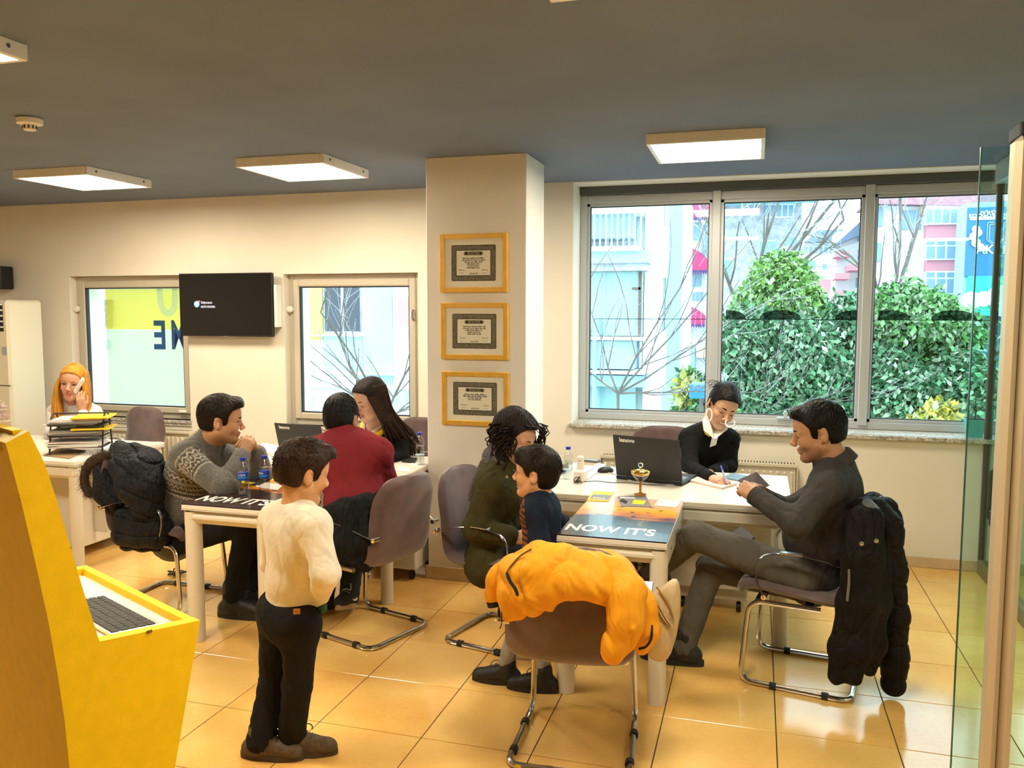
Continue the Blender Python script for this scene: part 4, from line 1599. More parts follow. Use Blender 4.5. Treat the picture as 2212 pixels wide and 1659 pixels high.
def main_desk(x0, x1, y0, y1, label, ped):
    t = thing('office_desk', label, 'desk', ((x0 + x1) / 2, (y0 + y1) / 2, 0), group='white office desks in a row')
    O = t.location
    P = lambda nm, lo, hi, m, b=0.004: MB().box(lo, hi, b).build(nm, m, t, O, smooth=None)
    P('worktop', (x0, y0, ZT - 0.028), (x1, y1, ZT), m_desk)
    P('edge_strip', (x0 - 0.0015, y0 - 0.0015, ZT - 0.034), (x1 + 0.0015, y1 + 0.0015, ZT - 0.028), m_desk3, 0)
    P('front_apron', (x0 + 0.01, y0 + 0.006, ZT - 0.115), (x1 - 0.01, y0 + 0.05, ZT - 0.034), m_desk2, 0.02)
    P('back_apron', (x0 + 0.01, y1 - 0.05, ZT - 0.09), (x1 - 0.01, y1 - 0.006, ZT - 0.034), m_desk2, 0.015)
    for sx, xx in ((0, x0 + 0.045), (1, x1 - 0.045)):
        for yy in (y0 + 0.05, y1 - 0.06):
            MB().prism([(xx + 0.036 * math.cos(q), yy + 0.040 * math.sin(q), 0.001) for q in np.linspace(0, 2 * math.pi, 21)[:-1]], (0, 0, ZT - 0.036)).build('leg', m_desk2, t, O, smooth=40)
    P('modesty_panel', (x0 + 0.09, y0 + 0.36, 0.16), (x1 - 0.09, y0 + 0.378, ZT - 0.034), m_desk3)
    # drawer pedestal on castors is a thing of its own
    px0, px1, py0, py1 = ped
    q = thing('drawer_pedestal', ped_label[label], 'cabinet', ((px0 + px1) / 2, (py0 + py1) / 2, 0), group='rolling drawer pedestals under the desks')
    O2 = q.location
    MB().box((px0, py0, 0.075), (px1, py1, 0.60), 0.006).build('body', m_desk, q, O2, smooth=None)
    MB().box((px0 + 0.012, py0 - 0.004, 0.085), (px1 - 0.012, py0 + 0.001, 0.59)).build('rear_panel', m_desk3, q, O2, smooth=None)
    for k in range(3):
        z = 0.09 + 0.17 * k
        d = MB().box((px0 + 0.004, py1, z), (px1 - 0.004, py1 + 0.016, z + 0.16), 0.003).build('drawer', m_desk, q, O2, smooth=None)
        MB().box(((px0 + px1) / 2 - 0.05, py1 + 0.016, z + 0.10), ((px0 + px1) / 2 + 0.05, py1 + 0.03, z + 0.115), 0.004).build('handle', m_chrome, d, O2, smooth=None)
    for sx in (px0 + 0.05, px1 - 0.05):
        for sy in (py0 + 0.05, py1 - 0.05):
            MB().lathe([(0.026, -0.013), (0.028, 0), (0.026, 0.013)], 12, M=Matrix.Translation((sx, sy, 0.028)) @ Matrix.Rotation(math.pi / 2, 4, 'Y')).build('castor', m_black, q, O2)
            MB().box((sx - 0.008, sy - 0.012, 0.045), (sx + 0.008, sy + 0.012, 0.076)).build('castor_fork', m_black, q, O2, smooth=None)
    return t


LB, LM, LR = 'white office desk of the blonde woman at the left', 'white office desk left of the column', 'white office desk below the wide window'
ped_label = {LB: 'white drawer pedestal under the blonde woman\'s desk', LM: 'white drawer pedestal against the column', LR: 'white drawer pedestal under the desk below the wide window'}
main_desk(-5.60, -4.17, 4.262, 5.115, LB, (-4.80, -4.375, 4.50, 5.02))
main_desk(-3.36, -1.972, 4.262, 5.115, LM, (-2.42, -2.00, 4.70, 5.08))
main_desk(-1.215, 0.195, 4.262, 5.115, LR, (-0.42, -0.01, 4.70, 5.08))


# poster topped side tables
def poster_mat(name, dark, warm):
    m = bpy.data.materials.new(name)
    m.use_nodes = True
    nt = m.node_tree
    b = nt.nodes['Principled BSDF']
    b.inputs['Roughness'].default_value = 0.22
    b.inputs['Specular IOR Level'].default_value = 0.35
    b.inputs['Coat Weight'].default_value = 0.18
    b.inputs['Coat Roughness'].default_value = 0.02
    tc = nt.nodes.new('ShaderNodeTexCoord')
    sp = nt.nodes.new('ShaderNodeSeparateXYZ')
    nt.links.new(tc.outputs['Object'], sp.inputs[0])
    n = nt.nodes.new('ShaderNodeTexNoise')
    n.inputs['Scale'].default_value = 6
    n.inputs['Detail'].default_value = 6
    mp = nt.nodes.new('ShaderNodeMapping')
    mp.inputs['Scale'].default_value = (1, 3.5, 1)
    nt.links.new(tc.outputs['Object'], mp.inputs[0])
    nt.links.new(mp.outputs[0], n.inputs['Vector'])
    a = nt.nodes.new('ShaderNodeMath')
    a.operation = 'MULTIPLY_ADD'
    a.inputs[1].default_value = 0.22
    nt.links.new(n.outputs['Fac'], a.inputs[0])
    nt.links.new(sp.outputs['Y'], a.inputs[2])
    r = nt.nodes.new('ShaderNodeMapRange')
    r.inputs[1].default_value = 0.0
    r.inputs[2].default_value = 0.90
    nt.links.new(a.outputs[0], r.inputs[0])
    cr = nt.nodes.new('ShaderNodeValToRGB')
    e = cr.color_ramp.elements
    stops = [(0.0, (0.035, 0.022, 0.026)), (0.33, dark), (0.52, dark), (0.55, (0.30, 0.06, 0.008)), (0.60, (0.62, 0.20, 0.01)), (0.72, warm), (0.82, (0.72, 0.42, 0.20)), (1.0, (0.62, 0.44, 0.40))]
    e[0].position, e[0].color = stops[0][0], (*stops[0][1], 1)
    e[1].position, e[1].color = stops[-1][0], (*stops[-1][1], 1)
    for p_, c_ in stops[1:-1]:
        q = e.new(p_)
        q.color = (*c_, 1)
    nt.links.new(r.outputs[0], cr.inputs[0])
    nt.links.new(cr.outputs[0], b.inputs['Base Color'])
    return m


m_pt = mat('white_poster_print', (0.82, 0.78, 0.76), 0.3)
m_pk = mat('dark_poster_print', (0.03, 0.015, 0.008), 0.3)


def poster_table(x0, x1, y0, y1, label, pm):
    t = thing('side_table', label, 'table', (x0, y0, 0), group='poster topped visitor tables')
    W_, L_ = x1 - x0, y1 - y0
    MB().box((0, 0, ZT - 0.028), (W_, L_, ZT - 0.006), 0.003).build('worktop', m_desk, t, smooth=None)
    MB().box((0, 0.0, ZT - 0.033), (W_, L_, ZT - 0.028)).build('edge_strip', m_desk3, t, smooth=None)
    MB().box((0.004, 0.004, ZT - 0.105), (W_ - 0.004, 0.075, ZT - 0.033), 0.030).build('front_rail', m_desk2, t)
    MB().box((W_ - 0.012, 0.02, ZT - 0.12), (W_ - 0.001, L_ - 0.004, ZT - 0.033), 0.002).build('side_rail', m_desk2, t, smooth=None)
    MB().box((0.001, 0.02, ZT - 0.12), (0.012, L_ - 0.004, ZT - 0.033), 0.002).build('side_rail', m_desk2, t, smooth=None)
    for xx in (0.0, W_ - 0.075):
        MB().prism([(xx + 0.0375 + 0.0375 * (1 if abs(math.cos(q)) > 0.92 else abs(math.cos(q)) ** 0.6) * (1 if math.cos(q) > 0 else -1), 0.045 + 0.041 * math.sin(q), 0.001) for q in np.linspace(0, 2 * math.pi, 21)[:-1]], (0, 0, ZT - 0.045)).build('leg', m_desk2, t, smooth=40)
    for yy in (0.18, 0.52):
        MB().lathe([(0.007, 0), (0.007, 0.002)], 8, M=Matrix.Translation((W_ - 0.001, yy, ZT - 0.075)) @ Matrix.Rotation(math.pi / 2, 4, 'Y')).build('screw_hole', m_black, t, smooth=None)
    po = MB().box((0.002, 0.002, ZT - 0.006), (W_ - 0.002, L_ - 0.001, ZT)).build('poster', pm, t, smooth=None)
    text_obj('poster_lettering', "NOW IT'S", 0.150, m_pt, Matrix.Translation((0.012, 0.085, ZT + 0.0002)), po, ext=0.0002, bold=0.004, shear=0.0, sx=0.60 * W_ / 0.475)
    s = MB()
    rnd = random.Random(3)
    for k in range(30):
        xx = 0.10 + 0.010 * k
        if rnd.random() < 0.8:
            s.box((xx, 0.40 - 0.0006 * k, ZT), (xx + 0.007, 0.40 - 0.0006 * k + rnd.uniform(0.006, 0.014), ZT + 0.0003))
    s.prism([(0.262, 0.385, ZT), (0.292, 0.385, ZT), (0.277, 0.43, ZT)], (0, 0, 0.0003))
    s.build('poster_skyline_print', m_pk, po, smooth=None)
    s = MB()
    for k in range(20):
        a = k * 0.9
        xx, yy = 0.27 + 0.085 * math.cos(a) * (1 + 0.3 * rnd.random()), 0.55 + 0.06 * math.sin(a) * (1 + 0.4 * rnd.random())
        s.box((xx, yy, ZT), (xx + 0.018, yy + 0.007, ZT + 0.0003), M=None)
    s.build('poster_emblem_print', m_pk, po, smooth=None)
    return t


poster_table(-0.814, -0.338, 3.463, 4.258, 'small white table with glossy orange poster top before the wide window desk', poster_mat('orange_poster', (0.012, 0.016, 0.02), (0.80, 0.42, 0.02)))
poster_table(-2.752, -2.262, 3.480, 4.258, 'small white table with dark glossy poster top beside the grey sweater man', poster_mat('maroon_poster', (0.030, 0.012, 0.014), (0.45, 0.26, 0.02)))


# cantilever visitor chair, facing +x
def shell_mesh(prof, hw_fn, th=0.028, nt=15, wrap=0.03):
    path = catmull([(x, 0, z) for x, z in prof], 5)
    n = len(path)
    L = [0]
    for i in range(1, n):
        L.append(L[-1] + np.linalg.norm(path[i] - path[i - 1]))
    top, bot = [], []
    for i in range(n):
        t = unit(path[min(i + 1, n - 1)] - path[max(i - 1, 0)])
        nr = np.array([-t[2], 0, t[0]])
        nr = nr if i == 0 or True else nr
        hw = hw_fn(L[i], L[-1])
        tp, bt = [], []
        endf = min(1.0, (min(L[i], L[-1] - L[i]) + 0.004) / 0.03) ** 0.5
        for j in range(nt):
            u = -1 + 2 * j / (nt - 1)
            thk = th * endf * (max(0.0, 1 - abs(u) ** 7)) ** 0.5 * (0.92 + 0.08 * math.cos(u * 2))
            c = path[i] + np.array([0, hw * u, 0])
            f = min(1.0, max(0.0, (L[i] / L[-1] - 0.45) / 0.3))
            c = c + np.array([wrap * f * u * u, 0, 0]) + np.array([0, 0, 0.012 * (1 - f) * u * u])
            tp.append(c - nr * thk)
            bt.append(c + nr * thk)
        top.append(tp)
        bot.append(bt)
    mb = MB()
    a = np.array(top).reshape(-1, 3)
    b = np.array(bot).reshape(-1, 3)
    fc = []
    for i in range(n - 1):
        for j in range(nt - 1):
            k = i * nt + j
            fc.append((k, k + nt, k + nt + 1, k + 1))
    off = len(a)
    fb = [tuple(off + q for q in f[::-1]) for f in fc]
    rim = [i * nt for i in range(n)] + [(n - 1) * nt + j for j in range(1, nt)] + [i * nt + nt - 1 for i in range(n - 2, -1, -1)] + [j for j in range(nt - 2, 0, -1)]
    side = [(rim[(k + 1) % len(rim)], rim[k], off + rim[k], off + rim[(k + 1) % len(rim)]) for k in range(len(rim))]
    mb.add(np.vstack([a, b]), fc + fb + side)
    return mb


def chair_hw(s, S):
    w_ = 0.232
    d = S - s
    r = 0.15
    if d < r:
        w_ = 0.232 - r + math.sqrt(max(0, r * r - (r - d) ** 2)) * 1.0
    if s < 0.06:
        w_ = 0.232 - 0.03 + 0.03 * math.sqrt(max(0, 1 - ((0.06 - s) / 0.06) ** 2))
    return w_


def make_visitor_chair():
    t = thing('visitor_chair', 'x', 'chair', group='mauve cantilever visitor chairs')
    prof = [(0.245, 0.405), (0.235, 0.437), (0.17, 0.452), (0.0, 0.435), (-0.14, 0.42), (-0.215, 0.445), (-0.25, 0.53), (-0.275, 0.68), (-0.30, 0.80), (-0.325, 0.865)]
    shell_mesh(prof, chair_hw).build('seat_shell', m_mauve, t)
    r = 0.0125
    half = [(-0.10, 0.20, 0.385), (0.205, 0.20, 0.385), (0.235, 0.215, 0.0135), (-0.235, 0.225, 0.0135), (-0.235, 0.0, 0.0135)]
    pth = fillet(half + [(x, -y, z) for x, y, z in half[-2::-1]], 0.065, 6)
    MB().tube(pth, r, 10).build('cantilever_frame', m_chrome, t)
    for sy in (-1, 1):
        for x in (0.09, -0.13):
            MB().tube([(x - 0.014, sy * 0.22, 0.0135), (x + 0.014, sy * 0.22, 0.0135)], 0.0175, 10).build('frame_clip', m_black, t)
        arm = catmull([(0.135, sy * 0.250, 0.425), (0.165, sy * 0.262, 0.50), (0.172, sy * 0.268, 0.565), (0.135, sy * 0.270, 0.618), (0.04, sy * 0.270, 0.637), (-0.09, sy * 0.266, 0.628), (-0.20, sy * 0.255, 0.600), (-0.275, sy * 0.238, 0.575)], 5)
        a = MB().tube(arm, 0.0105, 8, flat=(1.0, 0.35)).build('armrest', m_chrome, t)
        for p in (arm[0], arm[-1]):
            MB().tube([(p[0], p[1] - sy * 0.035, p[2]), (p[0], p[1] + sy * 0.008, p[2])], 0.012, 10).build('arm_bolt', m_chrome, a)
        MB().box((-0.03, sy * 0.27 - 0.018, 0.637), (0.07, sy * 0.27 + 0.018, 0.645), 0.003).build('arm_plate', m_chrome, a, smooth=None)
    for sx in (-0.05, 0.16):
        MB().box((sx - 0.02, -0.2, 0.383), (sx + 0.02, 0.2, 0.398), 0.003).build('seat_bracket', m_black, t, smooth=None)
    MB().box((-0.262, -0.240, 0.55), (-0.258, -0.2365, 0.595)).build('side_tag', mat('white_tag', (0.7, 0.68, 0.62), 0.6), t, smooth=None)
    return t


CH = make_visitor_chair()
CHAIRS = {}
for key, (x, y, a, lab) in dict(
        A=(-3.255, 4.005, 0.0, 'mauve cantilever chair of the grey sweater man holding a fur trimmed jacket'),
        B=(-1.945, 3.92, 180.0 - 18, 'mauve cantilever chair of the red sweater man with its back to the column'),
        C=(-1.215, 4.02, -14.0, 'mauve cantilever chair of the curly haired woman'),
        D=(-0.64, 3.075, 90.0 + 4, 'mauve cantilever chair in the foreground under the yellow jacket'),
        E=(0.235, 3.985, 180.0 - 10, 'mauve cantilever chair of the grey shirt man holding a black coat')).items():
    o = CH if key == 'A' else copy_tree(CH)
    o.location = (x, y, 0)
    o.rotation_euler = (0, 0, math.radians(a))
    o['label'] = lab
    CHAIRS[key] = o


# consultants' swivel chairs
def make_desk_chair():
    t = thing('swivel_chair', 'x', 'chair', group='mauve swivel chairs behind the desks')
    prof = [(0.25, 0.43), (0.235, 0.462), (0.16, 0.475), (0.0, 0.46), (-0.16, 0.455), (-0.23, 0.49)]
    shell_mesh(prof, lambda s, S: 0.235, 0.035).build('seat', m_mauve, t)
    prof = [(-0.235, 0.55), (-0.262, 0.64), (-0.285, 0.76), (-0.305, 0.86), (-0.32, 0.905)]
    def bw(s, S):
        d = S - s
        return 0.225 if d > 0.12 else 0.225 - 0.12 + math.sqrt(max(0, 0.0144 - (0.12 - d) ** 2))
    shell_mesh(prof, bw, 0.026, wrap=0.03).build('backrest', m_mauve, t)
    MB().box((-0.295, -0.03, 0.44), (-0.262, 0.03, 0.66), 0.006).build('back_bracket', m_black, t, smooth=None)
    MB().lathe([(0.03, 0.09), (0.03, 0.28), (0.018, 0.285), (0.018, 0.43)], 14).build('gas_column', m_black, t)
    for k in range(5):
        a = 2 * math.pi * k / 5
        d = np.array([math.cos(a), math.sin(a), 0])
        lg = MB().tube([d * 0.02 + np.array([0, 0, 0.10]), d * 0.16 + np.array([0, 0, 0.085]), d * 0.28 + np.array([0, 0, 0.068])], [0.022, 0.018, 0.014], 8).build('base_leg', m_black, t)
        MB().lathe([(0.026, -0.016), (0.028, 0), (0.026, 0.016)], 12, M=Matrix.Translation((d[0] * 0.28, d[1] * 0.28, 0.028)) @ Matrix.Rotation(a, 4, 'Z') @ Matrix.Rotation(math.pi / 2, 4, 'X')).build('castor', m_black, lg)
    for sy in (-1, 1):
        MB().tube(fillet([(-0.28, sy * 0.20, 0.60), (-0.20, sy * 0.255, 0.655), (0.06, sy * 0.265, 0.655), (0.10, sy * 0.262, 0.60), (0.05, sy * 0.24, 0.44)], 0.06), 0.010, 8).build('armrest', m_chrome, t)
    return t


SW = make_desk_chair()
p1, p2, p3 = at(265, 930, 5.42), at(905, 950, 5.50), at(1428, 930, 5.56)
for k, (x, y, a, lab) in enumerate(((p1[0] + 0.02, 5.33, -100, 'mauve swivel chair behind the blonde woman'), (p2[0] - 0.02, 5.36, -92, 'mauve swivel chair behind the dark haired consultant beside the column'),
                                    (p3[0] + 0.04, 5.42, -84, 'mauve swivel chair behind the smiling consultant below the wide window'))):
    o = SW if k == 0 else copy_tree(SW)
    o.location = (x, y, 0)
    o.rotation_euler = (0, 0, math.radians(a))
    o['label'] = lab

# yellow kiosk in the left foreground: bright profile panel, backrest and keyboard shelf
m_yel = mat('yellow_lacquer', (0.96, 0.62, 0.003), 0.5, var=0.05, vscale=30, bump=0.04, bscale=220, spec=0.3)
az = math.radians(25)
Q = onz(215, 1385, 1.0)
kd = np.array([math.sin(az), math.cos(az), 0.0])
kn = np.array([-math.cos(az), math.sin(az), 0.0])


def onk(x, y):
    d = ray(x, y)
    t_ = ((Q - CP) @ kn) / (d @ kn)
    return CP + d * t_


rear = [onk(12, 957), onk(45, 1080), onk(80, 1230), onk(105, 1345), onk(125, 1460), onk(140, 1560), onk(150, 1659)]
top_b = onk(62, 931)
seat_a, seat_b = onk(215, 1386), onk(432, 1340)
lowb = onk(378, 1659)
tt = (0 - rear[-1][2]) / (rear[-1][2] - rear[-3][2])
r_floor = rear[-1] + (rear[-1] - rear[-3]) * tt
r_floor = V3((r_floor[0] * 0.5 + rear[-1][0] * 0.5, r_floor[1] * 0.5 + rear[-1][1] * 0.5, 0))
tt = (0 - lowb[2]) / (lowb[2] - seat_b[2])
f_floor = lowb + (lowb - seat_b) * tt
f_floor = V3((f_floor[0], f_floor[1], 0))
r_floor = f_floor + (r_floor - f_floor)
front = catmull([onk(62, 931), onk(100, 1012), onk(140, 1140), onk(180, 1275), onk(215, 1386)], 5)
prof_k = rear + [r_floor, f_floor, lowb, seat_b, seat_a] + front[::-1][1:]
kb = thing('kiosk_stand', 'bright yellow lacquered computer kiosk in the left foreground', 'kiosk', (r_floor[0], r_floor[1], 0))
KO = kb.location
KW = 0.62
PT = 0.03
MB().prism(prof_k, kn * PT).build('side_panel', m_yel, kb, KO, smooth=None)
MB().prism([p + kn * (KW - PT) for p in prof_k], kn * PT).build('side_panel', m_yel, kb, KO, smooth=None)
inset = lambda p, d=0.012: p
s = MB()
rr = rear + [r_floor]
gA = [[p + kn * PT + kd * 0.0 for p in rr], [p + kn * (KW - PT) for p in rr]]
s.sheet(gA, 0.02, -kd)
s.build('back_panel', m_yel, kb, KO, smooth=50)
s = MB()
fr = front
s.sheet([[p + kn * PT for p in fr], [p + kn * (KW - PT) for p in fr]], 0.02, kd)
s.build('screen_panel', m_yel, kb, KO, smooth=50)
MB().prism([rear[0] + kn * PT, top_b + kn * PT, top_b + kn * (KW - PT), rear[0] + kn * (KW - PT)], (0, 0, -0.02)).build('top_panel', m_yel, kb, KO, smooth=None)
sa, sb = seat_a + kd * 0.0, seat_b - kd * 0.01
dzs = np.array([0, 0, -0.016])
MB().prism([sa + kn * PT + dzs, sb + kn * PT + dzs, sb + kn * (KW - PT) + dzs, sa + kn * (KW - PT) + dzs], (0, 0, -0.02)).build('keyboard_shelf', m_wplast, kb, KO, smooth=None)
MB().prism([seat_b + kn * PT - kd * 0.002, lowb + kn * PT, f_floor + kn * PT, f_floor + kn * (KW - PT), lowb + kn * (KW - PT), seat_b + kn * (KW - PT)][:1] + [f_floor + kn * PT, f_floor + kn * (KW - PT), seat_b + kn * (KW - PT)], -kd * 0.02).build('front_panel', m_yel, kb, KO, smooth=None)
p = onk(322, 1364)
MB().box((-0.006, -0.001, -0.003), (0.006, 0.001, 0.003), M=Matrix.Translation(p - KO - kn * 0.001) @ Matrix.Rotation(-az + math.pi / 2, 4, 'Z')).build('chipped_spot', mat('chip_brown', (0.25, 0.09, 0.01), 0.8), kb, smooth=None)
# keyboard on the shelf
m_silver = mat('silver_aluminium', (0.70, 0.68, 0.62), 0.3, 0.6)
kt = (sb - sa)
kl = np.linalg.norm(kt)
ku = kt / kl
kz = unit(np.cross(ku, kn))
if kz[2] < 0:
    kz = -kz
kc = sa + ku * 0.10 + kn * 0.20 + dzs + kz * 0.0
key = thing('keyboard', 'silver keyboard with dark keys on the yellow kiosk shelf', 'keyboard', kc)
Mk = frame_M((0, 0, 0), ku, kn)
if (Mk.to_3x3() @ Vector((0, 0, 1)))[2] < 0:
    Mk = frame_M((0, 0, 0), ku, kn)
zs = 1.0 if (Mk.to_3x3() @ Vector((0, 0, 1)))[2] > 0 else -1.0
MB().box((-0.058, -0.145, 0.0), (0.062, 0.145, zs * 0.008), 0.003, M=Mk).build('base', m_silver, key, smooth=None)
for i in range(5):
    for j in range(14):
        x, y = -0.050 + 0.020 * i, -0.139 + 0.0198 * j
        MB().box((x, y, zs * 0.0082), (x + 0.0172, y + 0.0172, zs * 0.0105), 0.001, M=Mk).build('key', m_black, key, smooth=None)
# leaflets on the kiosk top
tp = (rear[0] + top_b) / 2
st = thing('leaflet_stack', 'stack of pinkish leaflets on the yellow kiosk top at the left edge', 'papers', tp + kn * 0.30 + np.array([0, 0, 0.0005]))
rnd = random.Random(5)
for k in range(14):
    M = Matrix.Translation((0, 0, 0.004 * k)) @ Matrix.Rotation(-az + rnd.uniform(-0.07, 0.07), 4, 'Z')
    MB().box((-0.148, -0.02, 0), (0.148, 0.03, 0.0035), M=M).build('leaflet', mat('pink_leaflet', (0.62, 0.48, 0.46), 0.7) if k % 3 else m_wplast, st, smooth=None)
# ------------------------------------------------------------------ things on the desks
m_paper = mat('white_paper', (0.80, 0.77, 0.73), 0.75)
m_paper2 = mat('pinkish_paper', (0.74, 0.62, 0.57), 0.75)
m_clear = glass_mat('clear_plastic', (0.93, 0.95, 0.95), 0.10)
m_water = glass_mat('water', (0.90, 0.94, 0.96), 0.08)
m_cap = mat('blue_bottle_cap', (0.012, 0.035, 0.42), 0.4)
m_lab = mat('blue_bottle_label', (0.010, 0.060, 0.42), 0.4, var=0.5, vscale=60)
m_lab2 = mat('pale_bottle_label', (0.45, 0.60, 0.72), 0.4)
m_lapt = mat('black_laptop_lid', (0.022, 0.021, 0.020), 0.45, var=0.1, vscale=30)
m_print = mat('silver_lettering', (0.72, 0.70, 0.66), 0.4)
m_ylw = mat('yellow_card', (0.90, 0.62, 0.02), 0.5)
m_gry = mat('grey_card', (0.20, 0.19, 0.19), 0.5)


def bottle(label, x, yb, yt, z, lab, rot=0.0, text='SIRMA'):
    p = onz(x, yb, z)
    dd = ray(x, yt)
    H_ = EYE + dd[2] * (np.linalg.norm(p[:2]) / np.linalg.norm(dd[:2])) - z
    t = thing('water_bottle', label, 'bottle', (p[0], p[1], z + 0.0005), rot, group='plastic water bottles')
    k = H_ / 0.215
    R = 0.031 * k
    prof = [(R * 0.80, 0), (R * 0.98, 0.006 * k), (R, 0.015 * k), (R * 0.97, 0.03 * k), (R, 0.045 * k), (R * 0.96, 0.06 * k), (R, 0.075 * k), (R * 0.9, 0.09 * k), (R * 0.9, 0.13 * k), (R, 0.14 * k), (R * 0.98, 0.155 * k), (R * 0.80, 0.175 * k), (R * 0.45, 0.192 * k), (R * 0.42, 0.20 * k)]
    MB().lathe(prof, 22).build('plastic_body', m_clear, t, smooth=60)
    wl = 0.150 if lab else 0.125
    wp = [(r * 0.94, q + 0.002) for r, q in prof if q < wl * k] 
    wp.append((wp[-1][0], wl * k))
    MB().lathe(wp, 20).build('water', m_water, t, smooth=60)
    MB().lathe([(R * 0.50, 0.197 * k), (R * 0.52, 0.200 * k), (R * 0.52, 0.213 * k), (R * 0.46, 0.215 * k)], 18).build('cap', m_cap, t)
    if lab == 1:
        lb = MB().lathe([(R * 0.915, 0.088 * k), (R * 0.93, 0.089 * k), (R * 0.93, 0.131 * k), (R * 0.915, 0.132 * k)], 24).build('paper_label', m_lab, t, smooth=60)
        # lettering wrapped on the label as separate upright characters
        for i, ch in enumerate(text):
            a = math.radians(-118 + 17 * i)
            d = np.array([math.cos(a), math.sin(a), 0])
            M = frame_M(d * R * 0.945 + np.array([0, 0, 0.113 * k]), (-d[1], d[0], 0), (0, 0, 1))
            text_obj('label_letter', ch, 0.015 * k, m_paper, M, lb, ext=0.0003, align='CENTER')
        MB().lathe([(R * 0.935, 0.1005 * k), (R * 0.938, 0.101 * k), (R * 0.938, 0.107 * k), (R * 0.935, 0.1075 * k)], 24).build('label_band', mat('cyan_label_band', (0.02, 0.28, 0.62), 0.4), lb, smooth=60)
    else:
        MB().lathe([(R * 1.005, 0.062 * k), (R * 1.01, 0.063 * k), (R * 1.01, 0.066 * k), (R * 1.005, 0.067 * k)], 24).build('label_band', m_lab2, t, smooth=60)
    return t


bottle('water bottle with blue label standing nearer to the grey sweater man', 526, 1070, 988, ZT, 1, 0.2)
bottle('water bottle with blue label nearer to the foreground boy\'s head', 572, 1066, 984, ZT, 1, -0.5)
bottle('water bottle with a thin pale label band beside the column', 907, 1003, 934, ZT, 0)
bottle('clear water bottle beside the white cordless phone', 1227, 1035, 965, ZT, 0)


def laptop(label, BLp, BRp, TLp, z, cord=True):
    a, b = onz(*BLp, z + 0.012), onz(*BRp, z + 0.012)
    u = unit(b - a)
    w_ = np.linalg.norm(b - a)
    n = np.cross((0, 0, 1), u)          # towards the user
    t = thing('laptop', label, 'laptop', (a + b) / 2 - np.array([0, 0, 0.012]), group='black laptops on the desks')
    O = V3(t.location)
    hw = w_ / 2
    Mb = frame_M((0, 0, 0), u, n)
    MB().box((-hw, -0.005, 0.001), (hw, w_ * 0.66, 0.022), 0.005, M=Mb).build('base', m_black, t, smooth=None)
    MB().box((-hw + 0.02, 0.03, 0.022), (hw - 0.02, w_ * 0.40, 0.0235), 0.0, M=Mb).build('keyboard', m_gry, t, smooth=None)
    til = math.radians(14)
    up = np.array([0, 0, 1.0]) * math.cos(til) - n * math.sin(til)
    Ml = frame_M((0, 0, 0.022), u, up)
    zs = 1 if (Ml.to_3x3() @ Vector((0, 0, 1))).dot(Vector(-n)) > 0 else -1
    hl = w_ * 0.63
    ld = MB().box((-hw, 0.0, 0), (hw, hl, -zs * 0.008), 0.004, M=Ml).build('lid', m_lapt, t, smooth=None)
    MB().box((-hw + 0.01, 0.012, -zs * 0.0081), (hw - 0.01, hl - 0.01, -zs * 0.0088), M=Ml).build('screen', m_tv, ld, smooth=None)
    Mt = Ml @ Matrix.Translation((-hw * 0.80, hl * 0.85, zs * 0.0008))
    if zs < 0:
        Mt = Ml @ Matrix.Translation((-hw * 0.80, hl * 0.85, -0.0008)) @ Matrix.Rotation(math.pi, 4, 'Y')
    text_obj('brand_lettering', 'lenovo', w_ * 0.085, m_print, Mt, ld, ext=0.0004, bold=0.0012)
    MB().tube([Ml @ Vector((-hw * 0.7, -0.004, -zs * 0.004)), Ml @ Vector((hw * 0.7, -0.004, -zs * 0.004))], 0.009, 10).build('hinge', m_black, t)
    return t


laptop('black laptop seen from behind before the smiling consultant', (1331, 1030), (1474, 1046), None, ZT)
laptop('black laptop seen from behind left of the red sweater man', (606, 990), (706, 1000), None, ZT)


def sheet(name, label, cat, pts, z, m, th=0.0012, group=None, parts=()):
    P = [onz(x, y, z) for x, y in pts]
    c = sum(P) / len(P)
    t = thing(name, label, cat, (c[0], c[1], z + 0.0004), group=group)
    MB().prism([p - V3((c[0], c[1], z)) for p in P], (0, 0, th)).build('sheet', m, t, smooth=None)
    for k, (nm, qs, mm) in enumerate(parts):
        Q_ = [onz(x, y, z + th) - V3((c[0], c[1], z)) for x, y in qs]
        MB().prism([V3((q[0], q[1], th + 0.0002 * k)) for q in Q_], (0, 0, 0.0003)).build(nm, mm, t, smooth=None)
    return t, c


# right poster table
t, c = sheet('booklet', 'yellow and grey booklet on the orange poster table', 'booklet', [(1268, 1082), (1314, 1084), (1326, 1064), (1281, 1062)], ZT, m_ylw, 0.004,
             parts=[('grey_panel', [(1273, 1078), (1314, 1080), (1321, 1070), (1281, 1068)], m_gry)])
p = onz(1284, 1078, ZT)
text_obj('booklet_lettering', 'YDS', 0.036, m_paper, Matrix.Translation((p[0] - c[0] + 0.055, p[1] - c[1] + 0.02, 0.0048)) @ Matrix.Rotation(math.pi, 4, 'Z'), t, ext=0.0002, bold=0.0012)
t, c = sheet('leaflet', 'dark grey leaflet with a yellow patch under the glass goblet', 'leaflet', [(1342, 1094), (1407, 1096), (1396, 1073), (1334, 1073)], ZT, m_gry, 0.003,
             parts=[('yellow_patch', [(1365, 1088), (1390, 1090), (1396, 1082), (1370, 1080)], m_ylw), ('black_patch', [(1338, 1083), (1352, 1089), (1356, 1083), (1344, 1077)], m_ink), ('pale_line', [(1340, 1076), (1372, 1077), (1372, 1075), (1339, 1074)], m_paper)])
